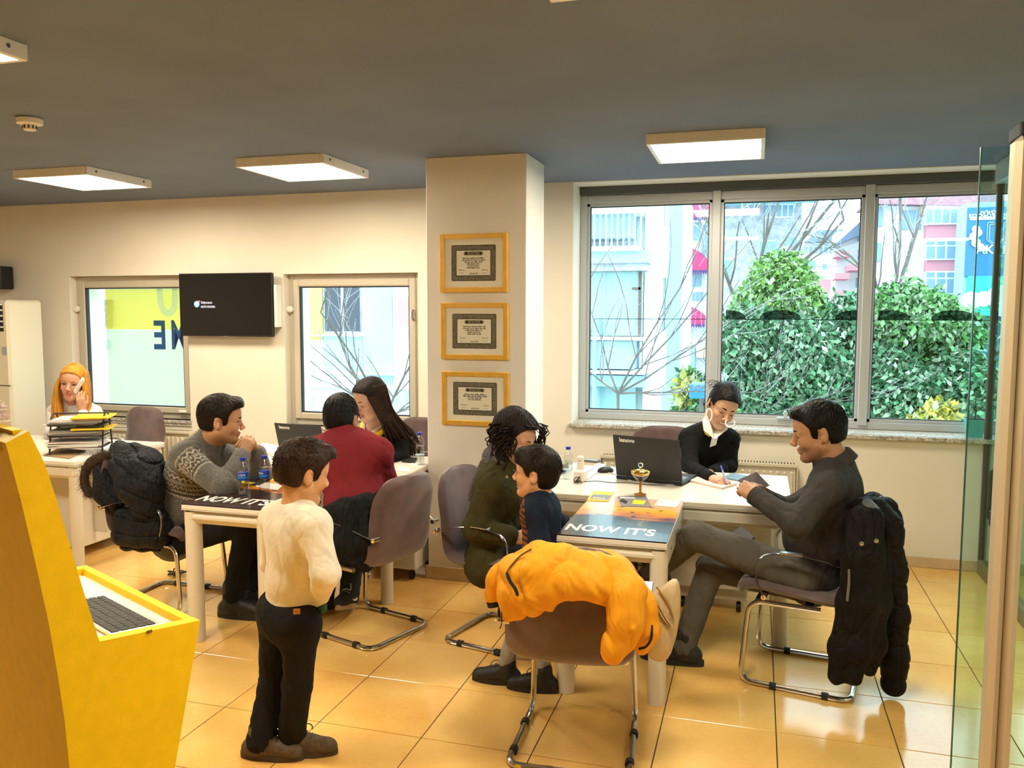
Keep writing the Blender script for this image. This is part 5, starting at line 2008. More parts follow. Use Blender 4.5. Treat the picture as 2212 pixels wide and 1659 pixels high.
t, c = sheet('price_card', 'white card with ruled table at the corner of the orange poster table', 'card', [(1413, 1093), (1460, 1097), (1474, 1082), (1424, 1078)], ZT, m_paper2, 0.0025,
             parts=[('ruled_box', [(1430, 1092), (1458, 1094), (1466, 1084), (1436, 1082)], m_paper)])
gp = onz(1383, 1070, ZT)
gb = thing('glass_goblet', 'gilded glass goblet with a crystal ball lid', 'goblet', (gp[0], gp[1], ZT + 0.0035))
gt = at(1383, 1000, gp[1])[2] - ZT - 0.0035
k = gt / 0.19
m_gl = glass_mat('goblet_glass', (0.93, 0.93, 0.90), 0.12)
m_amb = mat('amber_glass', (0.45, 0.16, 0.01), 0.1, coat=1.0)
m_gld = mat('gold_leaf', (0.75, 0.48, 0.10), 0.2, 0.9, var=0.5, vscale=70)
MB().lathe([(r * k, z * k) for r, z in ((0.036, 0), (0.036, 0.004), (0.015, 0.010), (0.007, 0.018), (0.0075, 0.05), (0.010, 0.066), (0.008, 0.072))], 24).build('stem_foot', m_amb, gb, smooth=60)
MB().lathe([(r * k, z * k) for r, z in ((0.009, 0.072), (0.018, 0.083), (0.040, 0.105), (0.0555, 0.125), (0.057, 0.140))], 28).build('bowl', m_gl, gb, smooth=60)
MB().lathe([(r * k, z * k) for r, z in ((0.02, 0.112), (0.045, 0.122), (0.053, 0.128), (0.053, 0.136), (0.02, 0.136))], 28).build('gold_filling', m_gld, gb, smooth=60)
MB().lathe([(r * k, z * k) for r, z in ((0.0575, 0.140), (0.054, 0.146), (0.02, 0.153), (0.006, 0.156), (0.005, 0.164))], 28).build('lid', m_gld, gb, smooth=60)
MB().ball((0, 0, 0.178 * k), 0.016 * k, 16, 12).build('lid_ball', mat('crystal', (0.95, 0.95, 0.95), 0.02, trans=1.0, ior=1.45), gb, smooth=179)

# cordless phone and charger
pp = onz(1250, 1043, ZT)
cp_ = thing('cordless_phone', 'white cordless phone standing in its charger', 'phone', (pp[0], pp[1] + 0.03, ZT + 0.0005), math.radians(-12))
m_phone = mat('warm_white_plastic', (0.80, 0.74, 0.68), 0.4)
MB().box((-0.034, -0.03, 0), (0.034, 0.035, 0.070), 0.010).build('charger', m_phone, cp_, smooth=None)
hd = MB().box((-0.021, -0.004, 0.055), (0.021, 0.018, 0.148), 0.008).build('handset', m_phone, cp_, smooth=None)
MB().lathe([(0.012, 0), (0.012, 0.001)], 16, M=Matrix.Translation((0, -0.0045, 0.083)) @ RX).build('dial_pad', m_paper, hd, smooth=None)
MB().box((-0.010, -0.0048, 0.118), (0.010, -0.0040, 0.121)).build('ear_slot', m_gry, hd, smooth=None)
kp = onz(1248, 1043, ZT)
kr = thing('key_bunch', 'small bunch of keys leaning on the phone charger', 'keys', (kp[0], kp[1] - 0.018, ZT + 0.0005))
MB().tube([(0.018 * math.cos(a), -0.004, 0.020 + 0.016 * math.sin(a)) for a in np.linspace(0, 6.28, 17)[:-1]], 0.0025, 6, closed=True).build('ring', m_brown, kr)
for a in (0.3, 1.2, 2.2, -0.8):
    MB().box((-0.004, -0.010, 0.0), (0.004, -0.006, 0.030), 0.001, M=Matrix.Translation((0, 0, 0.018)) @ Matrix.Rotation(a * 1.1 + 1.5, 4, 'Y')).build('key', m_brown, kr, smooth=None)
MB().lathe([(0.026, 0), (0.028, 0.002), (0.026, 0.004)], 20).build('coaster', mat('clear_coaster', (0.45, 0.38, 0.32), 0.3), kr)
# boxes and papers left of the bottle
def boxthing(name, label, cat, x, y, z0, dims, m, rz=0.0, group=None, extra=None):
    p = onz(x, y, z0)
    t = thing(name, label, cat, (p[0], p[1], z0 + 0.0005), rz, group)
    MB().box((-dims[0] / 2, -dims[1] / 2, 0), (dims[0] / 2, dims[1] / 2, dims[2]), 0.002).build('body', m, t, smooth=None)
    return t


t = boxthing('blue_box', 'flat blue box on the desk behind the small boy\'s head', 'box', 1200, 1016, ZT, (0.14, 0.10, 0.028), mat('blue_card', (0.015, 0.06, 0.40), 0.5))
MB().box((-0.068, -0.051, 0.004), (0.068, -0.0505, 0.009)).build('black_band', m_ink, t, smooth=None)
t = boxthing('card_box', 'grey card box lying on the flat blue box', 'box', 1202, 1011, ZT + 0.029, (0.13, 0.09, 0.035), mat('olive_grey_card', (0.33, 0.30, 0.20), 0.6))
MB().box((-0.03, -0.0465, 0.012), (0.05, -0.046, 0.022)).build('printed_mark', m_ink, t, smooth=None)
t = boxthing('calculator', 'dark slim calculator and pen tray beside the phone', 'calculator', 1278, 998, ZT, (0.10, 0.06, 0.016), m_gry, -0.2)
MB().box((-0.04, -0.02, 0.016), (0.04, 0.005, 0.0165)).build('keypad', m_lab2, t, smooth=None)
sheet('paper_sheet', 'loose printed sheet behind the phone charger', 'paper', [(1255, 1024), (1283, 1026), (1310, 1003), (1290, 1001)], ZT, m_paper, 0.001, parts=[('blue_line', [(1265, 1022), (1267, 1022), (1296, 1003), (1294, 1003)], m_lab)])
sheet('paper_sheet', 'blank sheet lying against the grey card box', 'paper', [(1228, 1010), (1250, 1012), (1262, 1002), (1240, 1000)], ZT, m_paper, 0.001)
pm_ = onz(1308, 1020, ZT)
ms = thing('computer_mouse', 'black computer mouse beside the laptop below the wide window', 'mouse', (pm_[0], pm_[1], ZT + 0.0005), 0.6)
F = Field()
F.el((0, 0, 0.008), (0.052, 0.031, 0.026), None, 0.005)
v, f = F.mesh(0.003, post=lambda P, d: np.maximum(d, -P[:, 2]), smooth=1)
fast_obj('shell', v, f, m_black, ms)
MB().box((0.012, -0.003, 0.026), (0.032, 0.003, 0.034), 0.002).build('wheel', m_gry, ms, smooth=None)


def cable(label, pts, z, m, r=0.0025):
    P = [onz(x, y, z + (q[0] if q else 0)) + np.array([0, 0, r]) for x, y, *q in pts]
    t = thing('cable', label, 'cable', P[0], group='desk cables')
    MB().tube(catmull([p - P[0] for p in P], 6), r, 6).build('cord', m, t)
    return t


m_wcord = mat('white_cable', (0.55, 0.50, 0.45), 0.5)
cable('white cable arching from the phone charger to the laptop', [(1262, 1040), (1275, 1032), (1292, 1022), (1310, 1021), (1340, 1030), (1365, 1040), (1400, 1046), (1440, 1048), (1466, 1049)], ZT, m_wcord, 0.003)
cable('black cable lying between phone charger and laptop', [(1262, 1041), (1290, 1040), (1320, 1043), (1360, 1044), (1400, 1048), (1440, 1048)], ZT, m_black, 0.002)
cable('black laptop lead at the smiling consultant\'s elbow', [(1474, 1044), (1484, 1042), (1482, 1036), (1478, 1030)], ZT, m_black, 0.003)
cable('white charging cable on the desk beside the column', [(840, 998), (862, 990), (880, 980), (900, 978), (923, 977)], ZT, m_wcord, 0.003)
cable('white laptop cable over the left desk', [(560, 978), (580, 983), (600, 992), (608, 996)], ZT, m_wcord, 0.003)
# notepads and pen at the consultant's hand
nt_ = sheet('notepad', 'thick pink notepad under the consultant\'s writing hand', 'notepad', [(1476, 1038), (1560, 1058), (1592, 1048), (1505, 1028)], ZT, m_paper2, 0.012)[0]
sheet('notebook', 'blue spiral notebook beside the consultant\'s writing hand', 'notebook', [(1562, 1034), (1594, 1040), (1612, 1030), (1582, 1024)], ZT, mat('blue_notebook', (0.16, 0.26, 0.36), 0.5), 0.008)
a, b = at(1557, 1006, 4.74), at(1570, 1044, 4.66)
pen = thing('pen', 'blue ballpoint pen in the consultant\'s hand', 'pen', b)
MB().tube([(0, 0, 0), (a - b) * 0.8], [0.0045, 0.0045], 8).build('barrel', mat('clear_blue_pen', (0.25, 0.32, 0.6), 0.3), pen)
MB().tube([(a - b) * 0.72, (a - b)], [0.0056, 0.005], 8).build('cap', m_cap, pen)
# dark booklet held by the man in the charcoal shirt
q = [at(1594, 1037, 4.03), at(1634, 1019, 4.10), at(1662, 1048, 4.05), at(1624, 1064, 3.98)]
bk = thing('dark_booklet', 'dark purple booklet held open by the charcoal shirt man', 'booklet', sum(q) / 4)
nrm = unit(np.cross(q[1] - q[0], q[2] - q[0]))
MB().prism([p - sum(q) / 4 for p in q], nrm * 0.005).build('cover', mat('dark_purple_cover', (0.055, 0.040, 0.050), 0.5), bk, smooth=None)
MB().prism([(p - sum(q) / 4) * 0.95 + nrm * (0.0052 if nrm[1] > 0 else -0.002) for p in q], nrm * 0.0018).build('pages', m_paper, bk, smooth=None)
# telephone on his thigh
p = at(1604, 1157, 4.05)
ph = thing('smartphone', 'black smartphone resting on the seated man\'s thigh', 'phone', p)
MB().box((-0.034, -0.060, -0.004), (0.034, 0.060, 0.004), 0.003, M=Matrix.Rotation(math.radians(-32), 4, 'Y') @ Matrix.Rotation(0.4, 4, 'Z') @ Matrix.Rotation(0.5, 4, 'X')).build('case', m_black, ph, smooth=None)
# left desk clutter
sheet('phone_tablet', 'black tablet lying beside the bottle at the column', 'tablet', [(868, 999), (896, 1001), (902, 992), (878, 990)], ZT, m_black, 0.009)
sheet('price_card', 'white card with ruled table near the red sweater man\'s elbow', 'card', [(852, 1018), (884, 1021), (888, 1010), (862, 1008)], ZT, m_paper2, 0.0025, parts=[('ruled_box', [(858, 1017), (880, 1019), (884, 1011), (864, 1009)], m_paper)])
sheet('paper_sheet', 'thin white sheet in front of the bottle beside the column', 'paper', [(884, 1005), (900, 1007), (908, 1000), (890, 999)], ZT, m_paper, 0.001)
for k, (pts, lab) in enumerate(([[(556, 975), (596, 985), (606, 966), (566, 960)], 'stack of white sheets at the left end of the laptop'], [[(590, 1012), (628, 1016), (640, 1006), (598, 1002)], 'white sheet behind the second labelled bottle'])):
    sheet('paper_sheet', lab, 'paper', pts, ZT, m_paper, 0.012 if k == 0 else 0.002)
sheet('magazine', 'magazine with dark and yellow cover behind the two labelled bottles', 'magazine', [(490, 1040), (560, 1050), (588, 1036), (530, 1026)], ZT, m_ink, 0.004, parts=[('yellow_strip', [(498, 1041), (540, 1047), (552, 1043), (506, 1036)], m_ylw)])
sheet('leaflet', 'cream folded leaflet beside the second labelled bottle', 'leaflet', [(552, 1052), (600, 1060), (612, 1048), (562, 1042)], ZT, m_paper2, 0.003)
sheet('badge_card', 'orange rimmed card on the left desk near the foreground boy', 'card', [(585, 1038), (612, 1040), (618, 1034), (592, 1032)], ZT, m_ylw, 0.003, parts=[('pale_centre', [(590, 1037), (608, 1038), (613, 1034), (596, 1033)], m_paper)])
# wire letter tray on the blonde woman's desk
tl = onz(142, 985, ZT)
tr = thing('letter_tray', 'black wire letter tray loaded with papers and yellow folders', 'tray', (tl[0] - 0.02, tl[1] + 0.16, ZT), math.radians(26))
m_wire = mat('black_wire', (0.012, 0.010, 0.009), 0.5)
for sx in (-1, 1):
    x = sx * 0.165
    MB().tube(fillet([(x, -0.115, 0.004), (x, -0.055, 0.268), (x, 0.055, 0.268), (x, 0.115, 0.004)], 0.07, 6), 0.0055, 6).build('side_hoop', m_wire, tr)
MB().tube([(-0.165, 0.0, 0.268), (0.165, 0.0, 0.268)], 0.005, 6).build('top_bar', m_wire, tr)
rnd = random.Random(3)
m_fold = [m_paper2, m_paper, mat('grey_sheet', (0.42, 0.39, 0.36), 0.7)]
for lv in range(3):
    z = 0.045 + 0.075 * lv
    tray = MB().box((-0.170, -0.125, z), (0.170, 0.125, z + 0.004), 0.001).build('tier', m_wire, tr, smooth=None)
    MB().tube([(-0.170, -0.125, z + 0.012), (0.170, -0.125, z + 0.012)], 0.003, 6).build('tier_rim', m_wire, tray)
    for k in range(5):
        mm = m_fold[rnd.randrange(3)]
        M = Matrix.Translation((rnd.uniform(-0.03, 0.02), rnd.uniform(-0.02, 0.02), z + 0.005 + 0.0075 * k)) @ Matrix.Rotation(rnd.uniform(-0.08, 0.08), 4, 'Z')
        MB().box((-0.17, -0.118, 0), (0.15, 0.118, 0.0065), 0.001, M=M).build('sheaf', mm, tray, smooth=None)
    if lv > 0:
        M = Matrix.Translation((0.05, -0.012, z + 0.046)) @ Matrix.Rotation(0.06, 4, 'Z')
        MB().box((-0.08, -0.12, 0), (0.16, 0.118, 0.010), 0.002, M=M).build('yellow_folder', m_ylw, tray, smooth=None)
sheet('paper_sheet', 'brown edged sheets lying under the wire letter tray', 'paper', [(95, 985), (150, 992), (185, 975), (130, 968)], ZT, mat('kraft_paper', (0.30, 0.19, 0.10), 0.7), 0.006)
# turquoise pot plant on the wide sill, seen through the glass door
p = at(2104, 936, 6.06)
pz = 0.8745
pt_ = thing('potted_plant', 'small plant in a turquoise square pot on the granite sill', 'plant', (p[0], 6.06, pz))
MB().prism([(-0.045, -0.045, 0), (0.045, -0.045, 0), (0.045, 0.045, 0), (-0.045, 0.045, 0)], (0, 0, 0.004)).build('saucer', mat('turquoise_pot', (0.10, 0.48, 0.44), 0.4), pt_, smooth=None)
s = MB()
hp = 0.115
lo_, hi_ = 0.042, 0.058
pts = [(sx * lo_, sy * lo_, 0.004) for sx, sy in ((-1, -1), (1, -1), (1, 1), (-1, 1))] + [(sx * hi_, sy * hi_, hp) for sx, sy in ((-1, -1), (1, -1), (1, 1), (-1, 1))]
s.add(pts, [(0, 1, 5, 4), (1, 2, 6, 5), (2, 3, 7, 6), (3, 0, 4, 7), (3, 2, 1, 0), (4, 5, 6, 7)])
s.build('pot', MATS['turquoise_pot'], pt_, smooth=None)
MB().box((-0.05, -0.05, hp), (0.05, 0.05, hp + 0.004)).build('soil', mat('dark_soil', (0.03, 0.02, 0.012), 0.9), pt_, smooth=None)
MB().tube([(0, 0, hp), (0.006, 0, hp + 0.05), (0.0, 0, hp + 0.12)], [0.006, 0.005, 0.003], 6).build('stem', m_bark, pt_)
rnd = random.Random(6)
for k in range(18):
    a, z = rnd.uniform(0, 6.28), hp + 0.03 + 0.11 * rnd.random()
    d = np.array([math.cos(a), math.sin(a), 0.35])
    e = np.array([-math.sin(a), math.cos(a), 0])
    b0 = np.array([0, 0, z])
    L_ = 0.05 * rnd.uniform(0.7, 1.1)
    MB().prism([b0, b0 + d * L_ * 0.5 + e * L_ * 0.28, b0 + d * L_, b0 + d * L_ * 0.5 - e * L_ * 0.28], (0, 0, 0.001)).build('leaf', m_lf[1] if k % 3 else m_lf[3], pt_, smooth=None)
# black power brick and leads under the right desk, cable tangle on the floor by the first chair
p = at(1366, 1213, 4.60)
pb = thing('power_strip', 'black power block with leads hanging under the desk', 'power strip', (p[0], 4.60, p[2]))
MB().box((-0.03, -0.02, -0.05), (0.03, 0.02, 0.05), 0.006).build('block', m_black, pb, smooth=None)
for dx in (-0.01, 0.012):
    MB().tube(catmull([(dx, 0, 0.05), (dx + 0.02, 0.005, 0.12), (dx + 0.03, 0.02, ZT - 0.04 - p[2])], 5), 0.003, 6).build('lead', m_black, pb)
p = onz(386, 1243)
tg = thing('floor_cable', 'tangle of cable on the floor under the left desk', 'cable', (p[0], p[1], 0))
rnd = random.Random(12)
MB().tube(catmull([(rnd.uniform(-0.07, 0.07), rnd.uniform(-0.06, 0.06), 0.004 + 0.012 * (k % 3)) for k in range(22)], 5), 0.004, 6).build('cord', m_brown, tg)
# phone in the blonde woman's hand
p = at(171, 833, 5.03)
bp_ = thing('white_handset', 'white phone handset at the blonde woman\'s ear', 'phone', p)
MB().box((-0.022, -0.011, -0.07), (0.022, 0.011, 0.07), 0.008, M=Matrix.Rotation(math.radians(38), 4, 'Y') @ Matrix.Rotation(-0.6, 4, 'Z')).build('handset', m_phone, bp_, smooth=None)
# ------------------------------------------------------------------ coats, jackets and the handbag
def quilt(P, seed=0.0, amp=0.010, sc=30):
    a = wob(P, sc, seed)
    b = wob(P * np.array([1.0, 1.0, 1.8]), sc * 1.7, seed + 3)
    return amp * ((1 - np.abs(a)) ** 3 - 0.3) * -1 * -1 + amp * 0.45 * b


def crease(amp, seed, sc=18, d=(0.5, 0.2, -0.8), keep=0.35):
    "soft bulges separated by creases that run along d"
    d = unit(d)
    def fn(P):
        Q = P - (1 - keep) * (P @ d)[:, None] * d
        a = wob(Q, sc, seed)
        b = wob(Q, sc * 1.9, seed + 7)
        return amp * np.exp(-(a / 0.20) ** 2) + 0.30 * amp * np.exp(-(b / 0.2) ** 2) - 0.25 * amp - 0.35 * amp * wob(Q, sc * 0.6, seed + 2)
    return fn


m_yj = mat('mustard_jacket_cloth', (0.78, 0.34, 0.012), 0.6, var=0.10, vscale=12, ridge=0.38, rscale=4.5, spec=0.3)
m_knit = mat('black_rib_knit', (0.012, 0.012, 0.012), 0.9, bump=0.4, bscale=200)


def yellow_jacket():
    t = thing('yellow_jacket', 'mustard yellow jacket thrown over the foreground chair back', 'jacket', (-0.64, 2.82, 0))
    O = V3(t.location)
    F = Field()
    R = lambda pts, rad, k=0.04: [F.rc(at(*pts[i]), at(*pts[i + 1]), rad[i], rad[i + 1], k) for i in range(len(pts) - 1)]
    # collar roll and shoulder over the chair top
    R([(1118, 1228, 2.79), (1165, 1208, 2.76), (1215, 1216, 2.75), (1275, 1232, 2.76), (1330, 1246, 2.80), (1352, 1272, 2.86)], [0.052, 0.058, 0.060, 0.060, 0.060, 0.055])
    # body panel hanging to the left front edge
    R([(1104, 1240, 2.76), (1098, 1290, 2.72), (1096, 1332, 2.71)], [0.050, 0.032, 0.014])
    R([(1120, 1240, 2.74), (1122, 1290, 2.71), (1122, 1328, 2.70)], [0.050, 0.034, 0.014])
    R([(1145, 1240, 2.73), (1152, 1285, 2.70), (1152, 1318, 2.70)], [0.055, 0.036, 0.014])
    R([(1170, 1236, 2.72), (1182, 1275, 2.70), (1193, 1318, 2.70)], [0.055, 0.036, 0.010])
    R([(1096, 1330, 2.71), (1152, 1316, 2.70), (1190, 1300, 2.70)], [0.012, 0.012, 0.012])
    R([(1275, 1224, 2.82), (1320, 1234, 2.86), (1350, 1256, 2.90)], [0.060, 0.062, 0.058])
    R([(1205, 1240, 2.71), (1222, 1268, 2.70)], [0.055, 0.036])
    R([(1150, 1235, 2.72), (1205, 1262, 2.70), (1240, 1280, 2.71)], [0.05, 0.04, 0.03])
    R([(1240, 1245, 2.72), (1290, 1262, 2.72), (1320, 1282, 2.74)], [0.055, 0.050, 0.045])
    # far side of the panel behind the chair back
    R([(1150, 1232, 2.95), (1240, 1240, 2.95), (1320, 1255, 2.96)], [0.04, 0.04, 0.04])
    v, f = F.mesh(0.006, noise=crease(0.0085, 2.0, 30, (0.62, 0.1, -0.78), 0.20), smooth=1)
    fast_obj('jacket_body', v, f, m_yj, t, O)
    # left sleeve with black cuff
    F = Field()
    R([(1112, 1226, 2.80), (1082, 1250, 2.82), (1066, 1285, 2.83)], [0.052, 0.046, 0.036])
    v, f = F.mesh(0.0055, noise=crease(0.007, 5.0, 30, (0.8, 0, 0.6), 0.5), smooth=1)
    fast_obj('sleeve', v, f, m_yj, t, O)
    a, b = at(1066, 1290, 2.83), at(1070, 1308, 2.83)
    MB().tube([a, (a + b) / 2, b], [0.031, 0.030, 0.029], 14).build('knit_cuff', m_knit, t, O)
    # right sleeve falling down the chair back
    F = Field()
    R([(1330, 1240, 2.80), (1352, 1285, 2.74), (1352, 1340, 2.72), (1335, 1388, 2.72), (1322, 1412, 2.72)], [0.062, 0.062, 0.056, 0.048, 0.038])
    v, f = F.mesh(0.0055, noise=crease(0.0085, 9.0, 32, (0.45, 0.1, -0.9), 0.3), smooth=1)
    fast_obj('sleeve', v, f, m_yj, t, O)
    a, b = at(1322, 1412, 2.715), at(1332, 1420, 2.70)
    MB().tube([at(1306, 1408, 2.73), at(1322, 1418, 2.72)], [0.026, 0.024], 14).build('knit_cuff', m_knit, t, O)
    # lower hem bunch at the right with dark piping
    F = Field()
    R([(1365, 1270, 2.84), (1388, 1310, 2.84), (1396, 1360, 2.84), (1385, 1395, 2.84)], [0.050, 0.046, 0.042, 0.030])
    v, f = F.mesh(0.0055, noise=crease(0.008, 12.0, 30, (0.1, 0.1, -1.0), 0.2), smooth=1)
    fast_obj('hem_fold', v, f, m_yj, t, O)
    MB().tube(catmull([at(1408, 1350, 2.80), at(1407, 1378, 2.79), at(1396, 1396, 2.78), at(1380, 1402, 2.78)], 5), 0.005, 6).build('hem_piping', m_knit, t, O)
    # zip opening with black edge
    MB().tube(catmull([at(1094, 1236, 2.665), at(1102, 1256, 2.655), at(1113, 1272, 2.65), at(1119, 1288, 2.65)], 4), [0.003] + [0.0075] * 11 + [0.003], 8, flat=(1, 0.6)).build('pocket_zip', m_knit, t, O)
    MB().tube(catmull([at(1148, 1186, 2.70), at(1125, 1200, 2.70), at(1104, 1222, 2.69), at(1094, 1238, 2.68)], 4), 0.0035, 6).build('front_seam', mat('dark_seam', (0.16, 0.06, 0.01), 0.8), t, O)
    # drawcord with toggle
    MB().tube(catmull([at(1083, 1320, 2.70), at(1084, 1345, 2.69), at(1080, 1358, 2.69)], 4), 0.002, 5).build('drawcord', m_knit, t, O)


yellow_jacket()
m_bk = mat('black_padded_nylon', (0.010, 0.008, 0.007), 0.65, var=0.2, vscale=20, ridge=0.6, rscale=8.0, spec=0.15)
m_bk2 = mat('grey_coat_lining', (0.10, 0.10, 0.10), 0.6, bump=0.5, bscale=30)
m_navy = mat('navy_padded_nylon', (0.011, 0.012, 0.016), 0.65, var=0.2, vscale=20, ridge=0.7, rscale=9.0, spec=0.2)
m_fur = mat('brown_fur', (0.070, 0.042, 0.022), 0.95, var=0.6, vscale=90, bump=0.8, bscale=150)


def bands(amp, pitch, up=(0, 0, 1), seed=0.0):
    "stitched down-jacket ribs across the given axis"
    u = unit(up)
    def fn(P):
        q = P @ u + 0.012 * wob(P, 14, seed)
        return amp * np.exp(-(np.sin(math.pi * q / pitch) / 0.22) ** 2) - 0.2 * amp + 0.2 * amp * wob(P, 50, seed)
    return fn


def long_coat():
    t = thing('black_coat', 'long black hooded coat hanging over the chair of the charcoal shirt man', 'coat', (0.55, 3.95, 0))
    O = V3(t.location)
    F = Field()
    R = lambda pts, rad, k=0.04: [F.rc(at(*pts[i]), at(*pts[i + 1]), rad[i], rad[i + 1], k) for i in range(len(pts) - 1)]
    R([(1862, 1098, 3.80), (1885, 1090, 4.0), (1895, 1095, 4.15)], [0.045, 0.05, 0.045])
    R([(1852, 1120, 3.72), (1845, 1200, 3.68), (1835, 1300, 3.67), (1815, 1400, 3.67), (1803, 1462, 3.67)], [0.045, 0.055, 0.050, 0.045, 0.035])
    R([(1885, 1120, 3.74), (1880, 1200, 3.70), (1872, 1300, 3.68), (1858, 1400, 3.67), (1846, 1462, 3.67)], [0.050, 0.055, 0.055, 0.050, 0.038])
    R([(1900, 1180, 3.80), (1898, 1300, 3.74), (1890, 1390, 3.72), (1878, 1446, 3.72)], [0.05, 0.05, 0.045, 0.03])
    R([(1905, 1120, 3.95), (1905, 1300, 3.90), (1895, 1420, 3.90)], [0.05, 0.05, 0.04])
    v, f = F.mesh(0.0065, noise=crease(0.008, 3.0, 16, (0.0, 0.0, 1.0), 0.2), smooth=1)
    fast_obj('coat_body', v, f, m_bk, t, O)
    F = Field()
    R([(1893, 1105, 3.86), (1915, 1140, 3.84), (1926, 1230, 3.84), (1932, 1330, 3.84), (1932, 1420, 3.84), (1930, 1478, 3.84)], [0.060, 0.062, 0.058, 0.056, 0.054, 0.052])
    v, f = F.mesh(0.006, noise=bands(0.007, 0.085, seed=2), smooth=1)
    fast_obj('sleeve', v, f, m_bk, t, O)
    F = Field()
    R([(1880, 1088, 3.90), (1912, 1100, 3.95), (1922, 1128, 3.97), (1915, 1158, 3.95)], [0.040, 0.046, 0.046, 0.030])
    v, f = F.mesh(0.006, noise=crease(0.008, 6.0, 24, (0.3, 0.6, 0.6), 0.5), smooth=1)
    fast_obj('hood', v, f, m_bk, t, O)
    F = Field()
    R([(1872, 1092, 3.78), (1880, 1108, 3.75), (1866, 1122, 3.73)], [0.028, 0.032, 0.020])
    v, f = F.mesh(0.005, noise=crease(0.005, 8.0, 40), smooth=1)
    fast_obj('lining', v, f, m_bk2, t, O)
    mm = mat('steel_press_stud', (0.45, 0.43, 0.40), 0.3, 0.9)
    for x, y in ((1861, 1174), (1893, 1168)):
        p = at(x, y, 3.615)
        MB().lathe([(0.009, 0), (0.009, 0.004), (0.004, 0.006)], 12, M=Matrix.Translation(p - O) @ RX).build('press_stud', mm, t)
    zm = mat('grey_zip', (0.14, 0.13, 0.12), 0.5)
    for pts in ([(1834, 1230, 3.605), (1834, 1260, 3.605), (1830, 1298, 3.605)], [(1919, 1242, 3.775), (1922, 1262, 3.775), (1925, 1282, 3.775)]):
        MB().tube([at(*p) for p in pts], [0.005, 0.006, 0.006], 6).build('zip_pull', zm, t, O)


long_coat()


def fur_jacket():
    t = thing('fur_trimmed_jacket', 'dark padded jacket with brown fur hood on the grey sweater man\'s chair', 'jacket', (-3.5, 3.95, 0))
    O = V3(t.location)
    F = Field()
    R = lambda pts, rad, k=0.075: [F.rc(at(*pts[i]), at(*pts[i + 1]), rad[i], rad[i + 1], k) for i in range(len(pts) - 1)]
    R([(252, 975, 4.00), (285, 985, 3.85), (320, 1000, 3.84), (340, 1030, 3.90)], [0.035, 0.055, 0.060, 0.055])
    R([(262, 1010, 3.76), (285, 1050, 3.72), (305, 1095, 3.72)], [0.060, 0.064, 0.050])
    R([(305, 1010, 3.74), (322, 1050, 3.74), (330, 1095, 3.76)], [0.060, 0.060, 0.050])
    R([(338, 1030, 3.92), (345, 1070, 3.95), (335, 1110, 3.90)], [0.055, 0.055, 0.04])
    R([(255, 965, 3.96), (262, 990, 3.86)], [0.020, 0.045])
    v, f = F.mesh(0.006, noise=bands(0.009, 0.085, (0.45, 0.2, 1.0), 4.0), smooth=1)
    fast_obj('jacket_body', v, f, m_navy, t, O)
    F = Field()
    R([(222, 1020, 3.84), (232, 1060, 3.82), (250, 1085, 3.80)], [0.055, 0.060, 0.050])
    v, f = F.mesh(0.006, noise=crease(0.008, 3.0, 26), smooth=1)
    fast_obj('hood', v, f, m_navy, t, O)
    F = Field()
    for x, xr in ((268, 0.055), (305, 0.060), (340, 0.055)):
        R([(x, 1118, 3.78), (x + 4, 1150, 3.80), (x + 8, 1172, 3.86)], [xr, xr, xr * 0.8])
    v, f = F.mesh(0.006, noise=bands(0.009, 0.09, (0, 0, 1), 8.0), smooth=1)
    fast_obj('jacket_tail', v, f, m_navy, t, O)
    mb = MB()
    rnd = np.random.default_rng(5)
    spine = catmull([at(236, 982, 3.86), at(205, 992, 3.84), at(186, 1015, 3.83), at(183, 1045, 3.83), at(195, 1068, 3.83)], 10)
    F = Field()
    for i in range(len(spine) - 1):
        F.rc(spine[i], spine[i + 1], 0.020, 0.020, 0.01)
    F.rc(at(225, 990, 3.86), at(200, 1000, 3.84), 0.026, 0.03, 0.02)
    v, f = F.mesh(0.005, smooth=1)
    fur = fast_obj('fur_trim', v, f, m_fur, t, O)
    n = 2600
    c = np.array(spine)[rnd.integers(0, len(spine), n)] + rnd.normal(size=(n, 3)) * 0.012
    d = rnd.normal(size=(n, 3))
    d[:, 2] *= 0.8
    d /= np.linalg.norm(d, axis=1)[:, None]
    w_ = np.cross(d, rnd.normal(size=(n, 3)))
    w_ /= np.linalg.norm(w_, axis=1)[:, None]
    L_ = rnd.uniform(0.022, 0.042, n)[:, None]
    vv = np.stack([c - w_ * 0.0012, c + w_ * 0.0012, c + d * L_ + np.array([0, 0, -0.004])], 1).reshape(-1, 3)
    o = fast_obj('fur_hairs', vv, np.arange(3 * n).reshape(n, 3), m_fur, fur, O)
    tag(o, kind='stuff')


fur_jacket()


